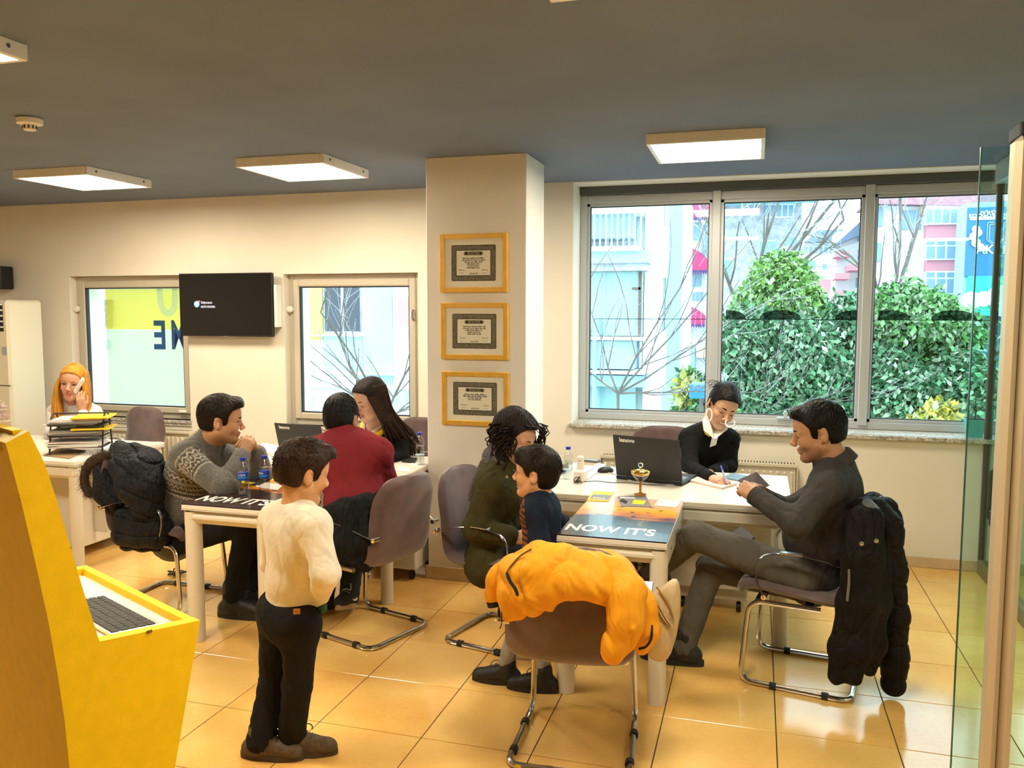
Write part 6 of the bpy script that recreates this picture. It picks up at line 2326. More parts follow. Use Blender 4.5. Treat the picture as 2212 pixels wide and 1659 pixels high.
def dark_jacket():
    t = thing('dark_jacket', 'dark jacket draped inside the red sweater man\'s chair', 'jacket', (-1.85, 3.85, 0))
    O = V3(t.location)
    F = Field()
    R = lambda pts, rad, k=0.035: [F.rc(at(*pts[i]), at(*pts[i + 1]), rad[i], rad[i + 1], k) for i in range(len(pts) - 1)]
    R([(705, 1108, 3.72), (745, 1098, 3.70), (790, 1090, 3.72), (822, 1078, 3.80)], [0.040, 0.045, 0.05, 0.045])
    R([(720, 1120, 3.70), (728, 1170, 3.66), (735, 1200, 3.66)], [0.05, 0.055, 0.045])
    R([(760, 1118, 3.68), (768, 1170, 3.66), (775, 1205, 3.67)], [0.055, 0.060, 0.050])
    R([(800, 1100, 3.70), (796, 1160, 3.68), (790, 1215, 3.70)], [0.05, 0.055, 0.045])
    v, f = F.mesh(0.006, noise=crease(0.009, 4.0, 20, (0.1, 0.0, 1.0), 0.35), smooth=1)
    fast_obj('jacket_body', v, f, mat('charcoal_jacket_cloth', (0.010, 0.011, 0.012), 0.8, ridge=0.7, rscale=9.0, spec=0.15), t, O)
    F = Field()
    R([(800, 1098, 3.72), (822, 1080, 3.80), (834, 1066, 3.86)], [0.030, 0.034, 0.026])
    v, f = F.mesh(0.005, noise=crease(0.004, 2.0, 60), smooth=1)
    fast_obj('fleece_collar', v, f, mat('black_fleece', (0.008, 0.008, 0.008), 0.95, bump=0.9, bscale=140), t, O)


dark_jacket()


def handbag():
    m = mat('beige_bag_leather', (0.52, 0.40, 0.22), 0.5, var=0.12, vscale=14, bump=0.2, bscale=60)
    md = mat('beige_bag_strap', (0.42, 0.28, 0.12), 0.5)
    Yb = 2.93
    q = [at(1406, 1288, Yb), at(1462, 1252, Yb + 0.02), at(1468, 1330, Yb + 0.03), at(1442, 1420, Yb), at(1398, 1408, Yb - 0.02)]
    c = sum(q) / len(q)
    t = thing('handbag', 'beige leather tote bag hanging beside the yellow jacket', 'bag', c)
    nr = unit(np.cross(q[1] - q[0], q[4] - q[0]))
    if nr[1] > 0:
        nr = -nr
    rim = catmull([*q, q[0]], 5)[:-1]
    rim = [p - c for p in rim]
    n = len(rim)
    rows = [(1.0, 0.010), (0.985, 0.020), (0.9, 0.030), (0.6, 0.040), (0.25, 0.044), (0.02, 0.045)]
    pts, fcs = [], []
    for sg in (1, -1):
        for k_, th in rows:
            for p in rim:
                pts.append(p * k_ + nr * sg * (th + 0.003 * math.sin(9 * p[2] / 0.1)))
    R_ = len(rows)
    for half in range(2):
        o_ = half * R_ * n
        for r_ in range(R_ - 1):
            for j in range(n):
                j2 = (j + 1) % n
                fq = (o_ + r_ * n + j, o_ + r_ * n + j2, o_ + (r_ + 1) * n + j2, o_ + (r_ + 1) * n + j)
                fcs.append(fq if half == 0 else fq[::-1])
        fcs.append(tuple(o_ + (R_ - 1) * n + j for j in (range(n) if half == 0 else range(n - 1, -1, -1))))
    for j in range(n):
        j2 = (j + 1) % n
        fcs.append((j2, j, R_ * n + j, R_ * n + j2))
    MB().add(pts, fcs).build('bag_body', m, t, None, smooth=60)
    for off in (0.0, 0.022):
        st = catmull([at(1412 + off * 300, 1296, Yb - 0.035), at(1430 + off * 300, 1330, Yb - 0.045), at(1448 + off * 200, 1352, Yb - 0.04), at(1455, 1338, Yb - 0.035), at(1440 + off * 100, 1300, Yb - 0.035), at(1418, 1268, Yb - 0.02)], 5)
        MB().tube(st, 0.006, 8, flat=(1, 0.4)).build('strap', md, t, c)


handbag()
# ------------------------------------------------------------------ people
m_skin = mat('skin', (0.6, 0.35, 0.22), 0.5, attr='Col', var=0.10, vscale=60, bump=0.05, bscale=400)
m_eye = mat('eye_white', (0.75, 0.70, 0.66), 0.15)
m_iris = mat('dark_iris', (0.018, 0.010, 0.006), 0.1)
m_pearl = mat('pearl', (0.86, 0.80, 0.72), 0.18, coat=0.6)


def hair_mat(name, c, rough=0.45, var=0.45):
    return mat(name, c, rough, var=var, vscale=26, vstretch=(1.0, 1.0, 0.35), bump=0.4, bscale=120, spec=0.22)


m_hair_black = hair_mat('black_hair', (0.0055, 0.004, 0.0035))
m_hair_dk = hair_mat('dark_brown_hair', (0.012, 0.0065, 0.0045))
m_hair_br = hair_mat('brown_hair', (0.028, 0.012, 0.006))
m_hair_bl = hair_mat('golden_blonde_hair', (0.62, 0.27, 0.035), 0.4, 0.4)


def cloth(name, c, rough=0.85, fold=0.35, weave=0.0, var=0.12, attr=None, fs=9.0):
    return mat(name, c, rough, var=var, vscale=40 if weave else 14, bump=0.08, bscale=220, ridge=fold * 0.8, rscale=fs * 0.6, attr=attr, spec=0.12)


def head_frame(fwd, up):
    f = unit(fwd)
    u = V3(up)
    u = unit(u - f * (u @ f))
    l = np.cross(u, f)
    return np.stack([f, l, u], 1)


def add_head(F, H, c, s, eyes='open', smile=0.0, female=False):
    "head in local axes x forward, y left, z up; s = scale"
    P = lambda x, y, z: c + H @ (np.array([x, y, z]) * s)
    E = lambda ctr, r, k=0.02, op=1, R=None: F.el(P(*ctr), np.array(r) * s, H if R is None else H @ R, k * s, op)
    C = lambda a, b, ra, rb, k=0.012, op=1: F.rc(P(*a), P(*b), ra * s, rb * s, k * s, op)
    E((-0.012, 0, 0.032), (0.099, 0.077, 0.086), 0.02)
    E((0.028, 0, -0.030), (0.060, 0.059, 0.082), 0.03)
    E((0.040, 0, 0.045), (0.053, 0.060, 0.050), 0.03)
    jw = 0.044 if female else 0.050
    for y in (-1, 1):
        C((-0.002, y * jw, -0.052), (0.066, y * 0.014, -0.100), 0.024, 0.016, 0.025)
        E((0.062, y * 0.036, -0.028), (0.026, 0.022, 0.026), 0.025)
        C((0.082, y * 0.014, 0.020), (0.068, y * 0.048, 0.018), 0.010 if female else 0.012, 0.008, 0.016)
        E((0.104, y * 0.0125, -0.036), (0.010, 0.0075, 0.008), 0.008)
        Rz = np.array(Matrix.Rotation(y * 0.50, 3, 'Z'))
        E((-0.016, y * 0.083, -0.006), (0.020, 0.0065, 0.032), 0.008, 1, Rz)
        E((-0.006, y * 0.078, -0.030), (0.010, 0.006, 0.012), 0.006, 1, Rz)
        E((-0.010, y * 0.091, 0.000), (0.010, 0.006, 0.017), 0.006, -1, Rz)
    E((0.076, 0, -0.101), (0.018, 0.020, 0.016), 0.02)
    C((0.084, 0, 0.014), (0.109, 0, -0.026), 0.0085, 0.0105, 0.012)
    E((0.113, 0, -0.029), (0.010, 0.0095, 0.0085), 0.008)
    for y in (-1, 1):
        E((0.105, y * 0.033, 0.001), (0.022, 0.017, 0.012), 0.012, -1)
    ez, ey, ex = 0.000, 0.032, 0.073
    for y in (-1, 1):
        E((ex, y * ey, ez), (0.0145, 0.0165, 0.0125), 0.004)
        if eyes == 'open':
            C((ex + 0.017, y * (ey - 0.010), ez - 0.001), (ex + 0.0125, y * (ey + 0.010), ez), 0.0042, 0.0042, 0.002, -1)
    w_ = 0.019 + 0.008 * smile
    zc = 0.004 * smile
    C((0.0925, 0, -0.0610), (0.076, w_, -0.0635 + zc), 0.0075, 0.003, 0.008)
    C((0.0925, 0, -0.0610), (0.076, -w_, -0.0635 + zc), 0.0075, 0.003, 0.008)
    C((0.0895, -0.010, -0.0725 - 0.004 * smile), (0.0895, 0.010, -0.0725 - 0.004 * smile), 0.0075, 0.0075, 0.008)
    C((0.103, 0, -0.0665 - 0.002 * smile), (0.084, w_, -0.0655 + zc), 0.0020 + 0.004 * smile, 0.001, 0.004, -1)
    C((0.103, 0, -0.0665 - 0.002 * smile), (0.084, -w_, -0.0655 + zc), 0.0020 + 0.004 * smile, 0.001, 0.004, -1)
    return P


def add_hand(F, wrist, d, palm, thumb, s=1.0, curl=(0.25, 0.35, 0.3), tcurl=0.3, spread=0.06, fcurl=None):
    "wrist position, direction to the knuckles, palm-facing normal and thumb-side hint"
    X = unit(d)
    Z = V3(palm)
    Z = unit(Z - X * (Z @ X))
    Y = np.cross(Z, X)
    if Y @ V3(thumb) < 0:
        Y = -Y
    w0 = V3(wrist)
    K = lambda a, b, ra, rb, k=0.006: F.rc(a, b, ra * s, rb * s, k * s)
    lats = (0.027, 0.009, -0.009, -0.025)
    lens = ((0.040, 0.024, 0.019), (0.044, 0.027, 0.020), (0.041, 0.025, 0.019), (0.032, 0.019, 0.017))
    kx = (0.088, 0.092, 0.088, 0.080)
    for i in range(4):
        kn = w0 + (X * kx[i] + Y * lats[i]) * s
        K(w0 + (X * 0.008 + Y * lats[i] * 0.55) * s, kn, 0.0150, 0.0118, 0.016)
        cu = fcurl[i] if fcurl else curl
        ang = 0.0
        p = kn
        dirl = unit(X + Y * (spread * (1.5 - i)))
        rr = 0.0092 if i < 3 else 0.0078
        for q in range(3):
            ang += cu[q]
            dd = dirl * math.cos(ang) + Z * math.sin(ang)
            n = p + dd * lens[i][q] * s
            K(p, n, rr, rr * 0.92, 0.002)
            p, rr = n, rr * 0.93
    F.el(w0 + X * 0.045 * s + Z * 0.004 * s, np.array([0.045, 0.036, 0.016]) * s, np.stack([X, Y, Z], 1), 0.012 * s)
    b = w0 + (X * 0.022 + Y * 0.020 + Z * 0.006) * s
    td = unit(X * 0.72 + Y * 0.62 + Z * 0.22)
    m_ = b + td * 0.042 * s
    K(b, m_, 0.0155, 0.0115, 0.010)
    t2 = unit(X * (0.95 - 0.2 * tcurl) + Y * (0.30 - 0.9 * tcurl) + Z * (0.15 + 0.6 * tcurl))
    n = m_ + t2 * 0.030 * s
    K(m_, n, 0.0108, 0.0098, 0.003)
    K(n, n + unit(t2 + Z * 0.3 * tcurl - Y * 0.25 * tcurl) * 0.022 * s, 0.0098, 0.0082, 0.002)


def smoothstep(x, a, b):
    t = np.clip((x - a) / (b - a), 0, 1)
    return t * t * (3 - 2 * t)


def skin_colors(v, H, c, s, base, lips, stubble=0.0, blush=0.15):
    L = ((v - c) @ H) / s
    base = np.array(base)
    col = np.tile(base, (len(v), 1))
    red = base * np.array([1.02, 0.72, 0.66])
    def mixin(col, target, w_):
        return col * (1 - w_[:, None]) + np.asarray(target) * w_[:, None]
    d = lambda x, y, z, r: np.exp(-(((L[:, 0] - x) / r[0]) ** 2 + ((np.abs(L[:, 1]) - y) / r[1]) ** 2 + ((L[:, 2] - z) / r[2]) ** 2))
    col = mixin(col, red, blush * 1.6 * d(0.075, 0.038, -0.030, (0.04, 0.022, 0.022)))
    col = mixin(col, red, blush * 1.2 * d(0.11, 0.0, -0.030, (0.02, 0.02, 0.016)))
    col = mixin(col, red, 0.5 * blush * 2 * d(-0.012, 0.083, -0.005, (0.025, 0.014, 0.035)))
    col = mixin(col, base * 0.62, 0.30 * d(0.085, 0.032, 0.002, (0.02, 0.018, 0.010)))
    if stubble > 0:
        m = smoothstep(-L[:, 2], 0.040, 0.060) * smoothstep(L[:, 0], -0.005, 0.02) * (1 - smoothstep(-L[:, 2], 0.125, 0.15))
        m2 = d(0.095, 0.0, -0.050, (0.02, 0.03, 0.007))
        col = mixin(col, base * np.array([0.42, 0.40, 0.42]), stubble * np.clip(m + m2, 0, 1))
    lw = smoothstep(np.exp(-(((L[:, 1]) / 0.020) ** 4 + ((L[:, 2] + 0.0665) / 0.0115) ** 4)), 0.35, 0.7) * smoothstep(L[:, 0], 0.078, 0.086)
    col = mixin(col, lips, lw * 0.85)
    return col


def face_bits(t, O, H, c, s, eyes, brow_m, brow=1.0, gaze=(0, 0), smile=0.0, lash=1.0):
    P = lambda x, y, z: c + H @ (np.array([x, y, z]) * s)
    ez, ey, ex = 0.000, 0.032, 0.073
    for y in (-1, 1):
        b = MB()
        pts = [P(0.0935, y * 0.010, 0.019), P(0.0945, y * 0.022, 0.0235), P(0.0865, y * 0.036, 0.0245), P(0.0725, y * 0.050, 0.017)]
        b.tube(catmull(pts, 4), [q * s * brow for q in np.interp(np.linspace(0, 1, 13), [0, 0.3, 0.7, 1], [0.0035, 0.0042, 0.0032, 0.0012])], 6)
        b.build('eyebrow', brow_m, t, O)
        if eyes == 'open':
            e = MB()
            ec = P(ex, y * ey, ez)
            e.ball(ec, 0.0128 * s, 14, 10)
            eo = e.build('eye', m_eye, t, O)
            g_ = unit(H @ np.array([1.0, gaze[0], gaze[1]]))
            M = Matrix(np.column_stack([np.vstack([np.stack(ortho(g_), 1), [0, 0, 0]]), [*(ec + g_ * 0.0108 * s - V3(O)), 1]]).tolist())
            MB().lathe([(0.0066 * s, 0.0), (0.0058 * s, 0.0016 * s), (0.0, 0.0024 * s)], 14, M=M).build('iris', m_iris, eo)
        l = MB()
        zz = 0.0038 if eyes == 'open' else -0.0055
        pts = [P(ex + 0.0150, y * (ey - 0.0125), zz * 0.2), P(ex + 0.0165, y * (ey - 0.004), zz), P(ex + 0.0140, y * (ey + 0.006), zz), P(ex + 0.0065, y * (ey + 0.0150), zz * 0.4)]
        l.tube(catmull(pts, 4), [q * s * lash for q in np.interp(np.linspace(0, 1, 13), [0, 0.5, 1], [0.0008, 0.0021, 0.0016])], 5)
        l.build('eyelash', m_hair_black, t, O)
    if smile > 0.5:
        m = MB()
        pts = [P(0.0845, q * 0.017, -0.0655 + 0.003 * abs(q)) for q in np.linspace(-1, 1, 7)]
        pts = [P(0.0955 - 0.0095 * abs(q) ** 2, q * 0.018, -0.0665 + 0.004 * abs(q) ** 2) for q in np.linspace(-1, 1, 9)]
        m.tube(pts, [0.0012 * s] + [0.0040 * s] * 7 + [0.0012 * s], 6)
        m.build('teeth', mat('teeth', (0.82, 0.78, 0.70), 0.25), t, O)


def ortho(n):
    a = np.array([0, 0, 1.0]) if abs(n[2]) < 0.9 else np.array([1.0, 0, 0])
    u = unit(np.cross(a, n))
    return [u, np.cross(n, u), n]


HL = ([-0.12, -0.06, -0.035, -0.028, 0.004, 0.012, 0.032, 0.040, 0.060, 0.085, 0.12], [-0.045, -0.055, -0.050, 0.022, 0.022, -0.022, -0.015, 0.030, 0.060, 0.076, 0.080])


def hair_cap(t, O, H, c, s, m, thick=0.012, line=HL, rough=0.003, res=0.0038, top=0.006, tufts=None, seed=0, freq=85, lift_front=0.0, strands=0, messy=1.0):
    "close hair following the skull above a hair line"
    F = Field()
    P = lambda x, y, z: c + H @ (np.array([x, y, z]) * s)
    F.el(P(-0.014, 0, 0.034 + top / 2), np.array([0.099 + thick, 0.077 + thick * 0.6, 0.086 + thick + top]) * s, H, 0.01 * s)
    F.el(P(0.036, 0, 0.050), np.array([0.053 + thick, 0.060 + thick * 0.6, 0.052 + thick]) * s, H, 0.03 * s)
    F.el(P(-0.035, 0, -0.020), np.array([0.066 + thick * 0.6, 0.062 + thick * 0.3, 0.062]) * s, H, 0.03 * s)
    if lift_front:
        F.rc(P(0.075, -0.035, 0.095), P(0.075, 0.035, 0.098), 0.018 * s + lift_front * s, None, 0.03 * s)
    for a, b, ra, rb in (tufts or []):
        F.rc(P(*a), P(*b), ra * s, rb * s, 0.012 * s)

    def post(Pw, dv):
        L = ((Pw - c) @ H) / s
        ang = np.arctan2(L[:, 1], L[:, 0] + 0.02)
        strand = np.sin(ang * 34 + 6 * wob(L, 30, seed)) * 0.5 + wob(L * np.array([0.6, 1.4, 0.5]), freq, seed)
        dv = dv + rough * s * strand
        zl = np.interp(L[:, 0] + 0.004 * wob(L, 60, seed + 3), line[0], line[1])
        cut = (zl - L[:, 2]) * s
        return np.maximum(dv, cut * 0.8)
    v, f = F.mesh(res, post=post, smooth=1)
    ho = fast_obj('hair', v, f, m, t, O)
    if strands:
        rnd = np.random.default_rng(seed + 50)
        ce = np.array([-0.014, 0, 0.034 + top / 2])
        rad = np.array([0.099 + thick, 0.077 + thick * 0.6, 0.086 + thick + top])
        wh = unit((-0.45, 0.12, 0.85))
        mb = MB()
        done = 0
        for _ in range(strands * 4):
            u = unit(rnd.normal(size=3))
            if u[2] < -0.55:
                continue
            tn = u - (u @ wh) * wh
            if np.linalg.norm(tn) < 0.05:
                continue
            tn = unit(unit(tn) + np.array([0.35, 0, 0]) * (u[2] > 0.3) + rnd.normal(size=3) * 0.18)
            pts = []
            for q in range(6):
                uu = unit(u + tn * 0.11 * q)
                L = ce + uu * rad * (0.985 + 0.028 * rnd.random() * (q / 5) + (0.02 if q == 5 else 0.0) * messy)
                if L[2] < np.interp(L[0], line[0], line[1]) + 0.004:
                    break
                pts.append(c + H @ (L * s))
            if len(pts) < 3:
                continue
            mb.tube(pts, [q * s for q in np.interp(np.linspace(0, 1, len(pts)), [0, 0.4, 1], [0.0012, 0.0036, 0.0010])], 5)
            done += 1
            if done >= strands:
                break
        tag(mb.build('hair_strands', m, ho, O, smooth=179), kind='stuff')
    return ho


def locks(mb, paths, r, n=5):
    for p in paths:
        k = len(p)
        rr = [r * q for q in np.interp(np.linspace(0, 1, k), [0, 0.15, 0.7, 1], [0.6, 1.0, 0.8, 0.15])]
        mb.tube(p, rr, n)


def shoe(t, O, ankle, toe_dir, s, m, sole_m, floor_z=None, high=0.07, swoosh=None):
    "laced shoe: ankle joint, direction of the toes in the floor plane"
    d = unit((toe_dir[0], toe_dir[1], toe_dir[2] if len(toe_dir) > 2 else 0))
    side = unit(np.cross((0, 0, 1), d))
    up = np.cross(d, side)
    A = V3(ankle)
    g_ = A - up * 0.085 * s if floor_z is None else V3((A[0], A[1], floor_z))
    R = np.stack([d, side, up], 1)
    F = Field()
    F.rc(g_ + (-d * 0.045 + up * 0.045) * s, g_ + (d * 0.15 + up * 0.038) * s, 0.040 * s, 0.036 * s, 0.02 * s)
    F.rc(g_ + (d * 0.06 + up * 0.055) * s, g_ + (d * 0.165 + up * 0.032) * s, 0.036 * s, 0.030 * s, 0.02 * s)
    F.rc(g_ + (-d * 0.012 + up * 0.05) * s, g_ + (-d * 0.008 + up * (0.06 + high)) * s, 0.046 * s, 0.046 * s, 0.02 * s)
    F.rc(g_ + (d * 0.02 + up * 0.075) * s, g_ + (d * 0.09 + up * 0.055) * s, 0.034 * s, 0.030 * s, 0.02 * s)
    v, f = F.mesh(0.0055, post=lambda P, dv: np.maximum(dv, ((g_ + up * 0.022 * s - P) @ up)), smooth=1)
    so = fast_obj('shoe', v, f, m, t, O)
    out = []
    for q in range(20):
        a = 2 * math.pi * q / 20
        u = math.cos(a)
        wdt = 0.043 if u > 0 else 0.037
        out.append(g_ + (d * (0.053 + 0.145 * u) + side * wdt * math.sin(a) * (1 - 0.12 * u)) * s + up * 0.001)
    MB().prism(out, up * 0.026 * s).build('sole', sole_m, so, O)
    l = MB()
    for q in range(4):
        c_ = g_ + (d * (0.040 + 0.022 * q) + up * (0.110 - 0.012 * q)) * s
        l.tube([c_ - side * 0.024 * s, c_ + up * 0.006 * s, c_ + side * 0.024 * s], 0.0028 * s, 5)
    l.tube(bez(g_ + (d * 0.04 + up * 0.12) * s, g_ + (d * 0.05 + up * 0.145) * s + side * 0.02 * s, g_ + (d * 0.09 + up * 0.13) * s + side * 0.03 * s, g_ + (d * 0.08 + up * 0.10) * s + side * 0.03 * s, 6), 0.0025 * s, 5)
    l.build('laces', m_black if swoosh is None else m_wplast, so, O)
    if swoosh is not None:
        for sg in (-1, 1):
            pts = bez(g_ + (d * 0.005 + up * 0.055) * s + side * sg * 0.0455 * s, g_ + (d * 0.03 + up * 0.035) * s + side * sg * 0.046 * s, g_ + (d * 0.07 + up * 0.045) * s + side * sg * 0.041 * s, g_ + (d * 0.10 + up * 0.065) * s + side * sg * 0.034 * s, 8)
            MB().tube(pts, [q * s for q in (0.003, 0.005, 0.0062, 0.006, 0.005, 0.004, 0.003, 0.002, 0.001)], 5).build('curved_stripe', swoosh, so, O)
    return so


def torso_field(F, J, g=1.0, off=0.0, k=0.05, belly=0.0, bust=0.0, pelvis=True, long=0.0):
    "trunk from pelvis to shoulders following the joints in J"
    pel, wst, chs, nek = J['pel'], J['waist'], J['chest'], J['neck']
    shL, shR = J['shL'], J['shR']
    wx = unit(shL - shR)
    hx = unit(J['hipL'] - J['hipR'])
    def fr(up, w_):
        up = unit(up)
        w2 = unit(w_ - up * (w_ @ up))
        return np.stack([np.cross(w2, up), w2, up], 1)
    sw = np.linalg.norm(shL - shR) / 2
    Rp, Rw, Rc = fr(wst - pel, hx), fr(chs - wst, hx + wx), fr(nek - chs, wx)
    if pelvis:
        F.el(pel, np.array([0.115 * g + off, 0.165 * g + off, 0.12 * g]), Rp, k)
    F.el(wst, np.array([(0.108 + belly) * g + off, 0.145 * g + off, 0.15 * g]), Rw, k)
    if belly:
        F.el(wst + Rw[:, 0] * 0.05, np.array([0.09 + belly + off, 0.12 + off, 0.13]) * 1.0, Rw, k)
    F.el(chs, np.array([0.112 * g + off, sw * 0.90 + off, 0.165 * g]), Rc, k)
    F.el((chs + nek) / 2, np.array([0.095 * g + off, sw * 0.88 + off, 0.12 * g]), Rc, k)
    if bust:
        for s_ in (-1, 1):
            F.el(chs + Rc[:, 0] * 0.075 * g + Rc[:, 1] * 0.07 * s_ * g + Rc[:, 2] * 0.02, np.array([0.055, 0.06, 0.06]) * bust + off, Rc, 0.04)
    F.rc(shL, shR, 0.056 * g + off, None, k)
    up = unit(nek - chs)
    for sh in (shL, shR):
        F.rc(nek + up * 0.005, sh * 0.8 + nek * 0.2 + up * 0.0, 0.050 * g + off, 0.050 * g + off, k * 0.8)
    return Rc


def limb(F, a, b, c, r, off=0.0, k=0.03, bend=True):
    F.rc(a, b, r[0] + off, r[1] + off, k)
    F.rc(b, c, r[1] + off, r[2] + off, k)


def jt(**kw):
    return {k: (V3(v) if len(v) == 3 and not isinstance(v, tuple) else at(*v)) for k, v in kw.items()}


def fold_fn(J, amp, extra=()):
    "creases that gather around elbows, waist and knees"
    pts = [J[q] for q in ('elL', 'elR', 'waist', 'knL', 'knR', 'shL', 'shR') if q in J] + [V3(e) for e in extra]
    def fn(P):
        d1, d2 = unit((0.55, 0.3, -0.8)), unit((-0.5, 0.4, -0.75))
        Q1 = P - 0.72 * (P @ d1)[:, None] * d1
        Q2 = P - 0.72 * (P @ d2)[:, None] * d2
        n1 = wob(Q1, 40, 1.0)
        n2 = wob(Q2, 52, 4.0)
        w_ = np.zeros(len(P)) + 0.45
        for q in pts:
            w_ = np.maximum(w_, 1.25 * np.exp(-((P - q) ** 2).sum(1) / 0.014))
        r = np.exp(-(n1 / 0.15) ** 2) + 0.6 * np.exp(-(n2 / 0.14) ** 2)
        return amp * 0.85 * w_ * (r - 0.35)
    return fn


def forearm_core(F, J, side, r=(0.030, 0.036, 0.026), core=0.035):
    a, b, c = J['sh' + side], J['el' + side], J['wr' + side]
    F.rc(J['neck'], a, 0.05, core, 0.02)
    F.rc(a, b, core, r[1] * 0.9, 0.02)
    F.rc(b, c, r[1], r[2], 0.02)


def neck_core(F, c, H, s, J, r=0.055):
    base = c + H @ (np.array([-0.022, 0, -0.06]) * s)
    nk = J['neck']
    F.rc(base, nk, r * s, (r + 0.006) * s, 0.03)
    F.rc(nk, J['chest'], 0.06, 0.05, 0.03)
    F.rc(c + H @ (np.array([0.03, 0, -0.085]) * s), nk + (c - nk) * 0.1 + H[:, 0] * 0.03, 0.028 * s, 0.03 * s, 0.03)


def trousers(t, O, J, m, thigh=0.082, knee=0.060, ank=0.052, off=0.0, g=1.0, amp=0.006, res=0.0075, name='trousers'):
    F = Field()
    hx = unit(J['hipL'] - J['hipR'])
    up = unit(J['waist'] - J['pel'])
    w2 = unit(hx - up * (hx @ up))
    R = np.stack([np.cross(w2, up), w2, up], 1)
    F.el(J['pel'], np.array([0.118 * g + off, 0.168 * g + off, 0.115 * g]), R, 0.05)
    for s_ in 'LR':
        F.rc(J['hip' + s_], J['kn' + s_], thigh * g + off, knee * g + off, 0.04)
        F.rc(J['kn' + s_], J['an' + s_], knee * g + off, ank * g + off, 0.02)
    v, f = F.mesh(res, noise=fold_fn(J, amp, (J['anL'], J['anR'], J['pel'])), smooth=1)
    return fast_obj(name, v, f, m, t, O)


def top(t, O, J, m, name='sweater', g=1.0, off=0.012, arm=(0.058, 0.050, 0.040), amp=0.007, res=0.007, belly=0.0, bust=0.0, cuff=0.93, extra=None, colfn=None, pelvis=True, noise2=None, hem=None):
    F = Field()
    torso_field(F, J, g, off, belly=belly, bust=bust, pelvis=pelvis)
    for s_ in 'LR':
        a, b, c = J['sh' + s_], J['el' + s_], J['wr' + s_]
        e = b + (c - b) * cuff
        F.rc(a, b, arm[0], arm[1], 0.03)
        F.rc(b, e, arm[1], arm[2], 0.03)
    if extra:
        extra(F)
    fn = fold_fn(J, amp)
    post = None
    if hem is not None:
        hn = unit(hem[1])
        arms = [(J['el' + q], J['wr' + q]) for q in 'LR']
        def post(P, dv):
            near = np.full(len(P), 9.0)
            for a_, b_ in arms:
                near = np.minimum(near, np.minimum(np.linalg.norm(P - a_, axis=1), np.linalg.norm(P - (a_ + b_) / 2, axis=1)))
                near = np.minimum(near, np.linalg.norm(P - b_, axis=1))
            return np.where(near < 0.075, dv, np.maximum(dv, ((hem[0] - P) @ hn)))
    v, f = F.mesh(res, noise=fn if noise2 is None else (lambda P: fn(P) + noise2(P)), post=post, smooth=1)
    return fast_obj(name, v, f, m, t, O, None if colfn is None else colfn(v))


SK = dict(man=(0.46, 0.235, 0.125), man2=(0.50, 0.26, 0.14), wom=(0.62, 0.36, 0.24), blonde=(0.60, 0.30, 0.19), boy=(0.60, 0.32, 0.16))
LIP = (0.36, 0.10, 0.085)


def body(t, O, J, H, c, s, skin, eyes, hands, smile=0.0, female=False, stubble=0.0, res=0.0034, neck_r=0.055, forearm=(0.030, 0.036, 0.026), blush=0.15, lips=LIP):
    F = Field()
    neck_core(F, c, H, s, J, neck_r)
    for sd, hd in hands.items():
        forearm_core(F, J, sd, forearm)
    add_head(F, H, c, s, eyes, smile, female)
    for sd, hd in hands.items():
        if hd:
            add_hand(F, J['wr' + sd], **hd)
    v, f = F.mesh(res, smooth=1)
    return fast_obj('body', v, f, m_skin, t, O, skin_colors(v, H, c, s, SK[skin], lips, stubble, blush))


def person(label, base):
    return thing('person', label, 'person', base)


m_denim = cloth('grey_denim', (0.105, 0.095, 0.080), 0.85, 0.30)
m_blackcloth = cloth('black_trouser_cloth', (0.014, 0.014, 0.014), 0.85, 0.3)
m_leather = mat('black_shoe_leather', (0.016, 0.014, 0.012), 0.45, bump=0.2, bscale=60)
m_rubber = mat('dark_sole_rubber', (0.020, 0.018, 0.015), 0.7)


# ---- man in the charcoal shirt, seated at the right with crossed legs
def shirt_collar(t, O, J, c, H, m, r=0.070, h=0.040, gap=0.35):
    nk = J['neck']
    ax = unit(c - nk)
    fw = unit(H[:, 0] - ax * (H[:, 0] @ ax))
    lf = np.cross(ax, fw)
    prof = [(r - 0.004, -0.02), (r - 0.003, h), (r + 0.004, h + 0.006), (r + 0.014, h), (r + 0.030, h - 0.045), (r + 0.026, h - 0.046), (r + 0.010, h - 0.006), (r, -0.02)]
    rows = []
    n = 30
    for q in range(n + 1):
        a = gap + (2 * math.pi - 2 * gap) * q / n
        dr = 0.03 * max(0, math.cos(a))
        rows.append([nk + fw * math.cos(a) * (rr + 0.006) + lf * math.sin(a) * rr + ax * (zz + 0.02 - dr - (0.02 if q in (0, n) and k in (4, 5) else 0)) for k, (rr, zz) in enumerate(prof)])
    g = np.array(rows)
    b = len(prof)
    f = [(i * b + j, i * b + (j + 1) % b, (i + 1) * b + (j + 1) % b, (i + 1) * b + j) for i in range(n) for j in range(b)]
    f += [tuple(range(b)), tuple(n * b + j for j in range(b - 1, -1, -1))]
    MB().add(g.reshape(-1, 3), f).build('collar', m, t, O, smooth=50)


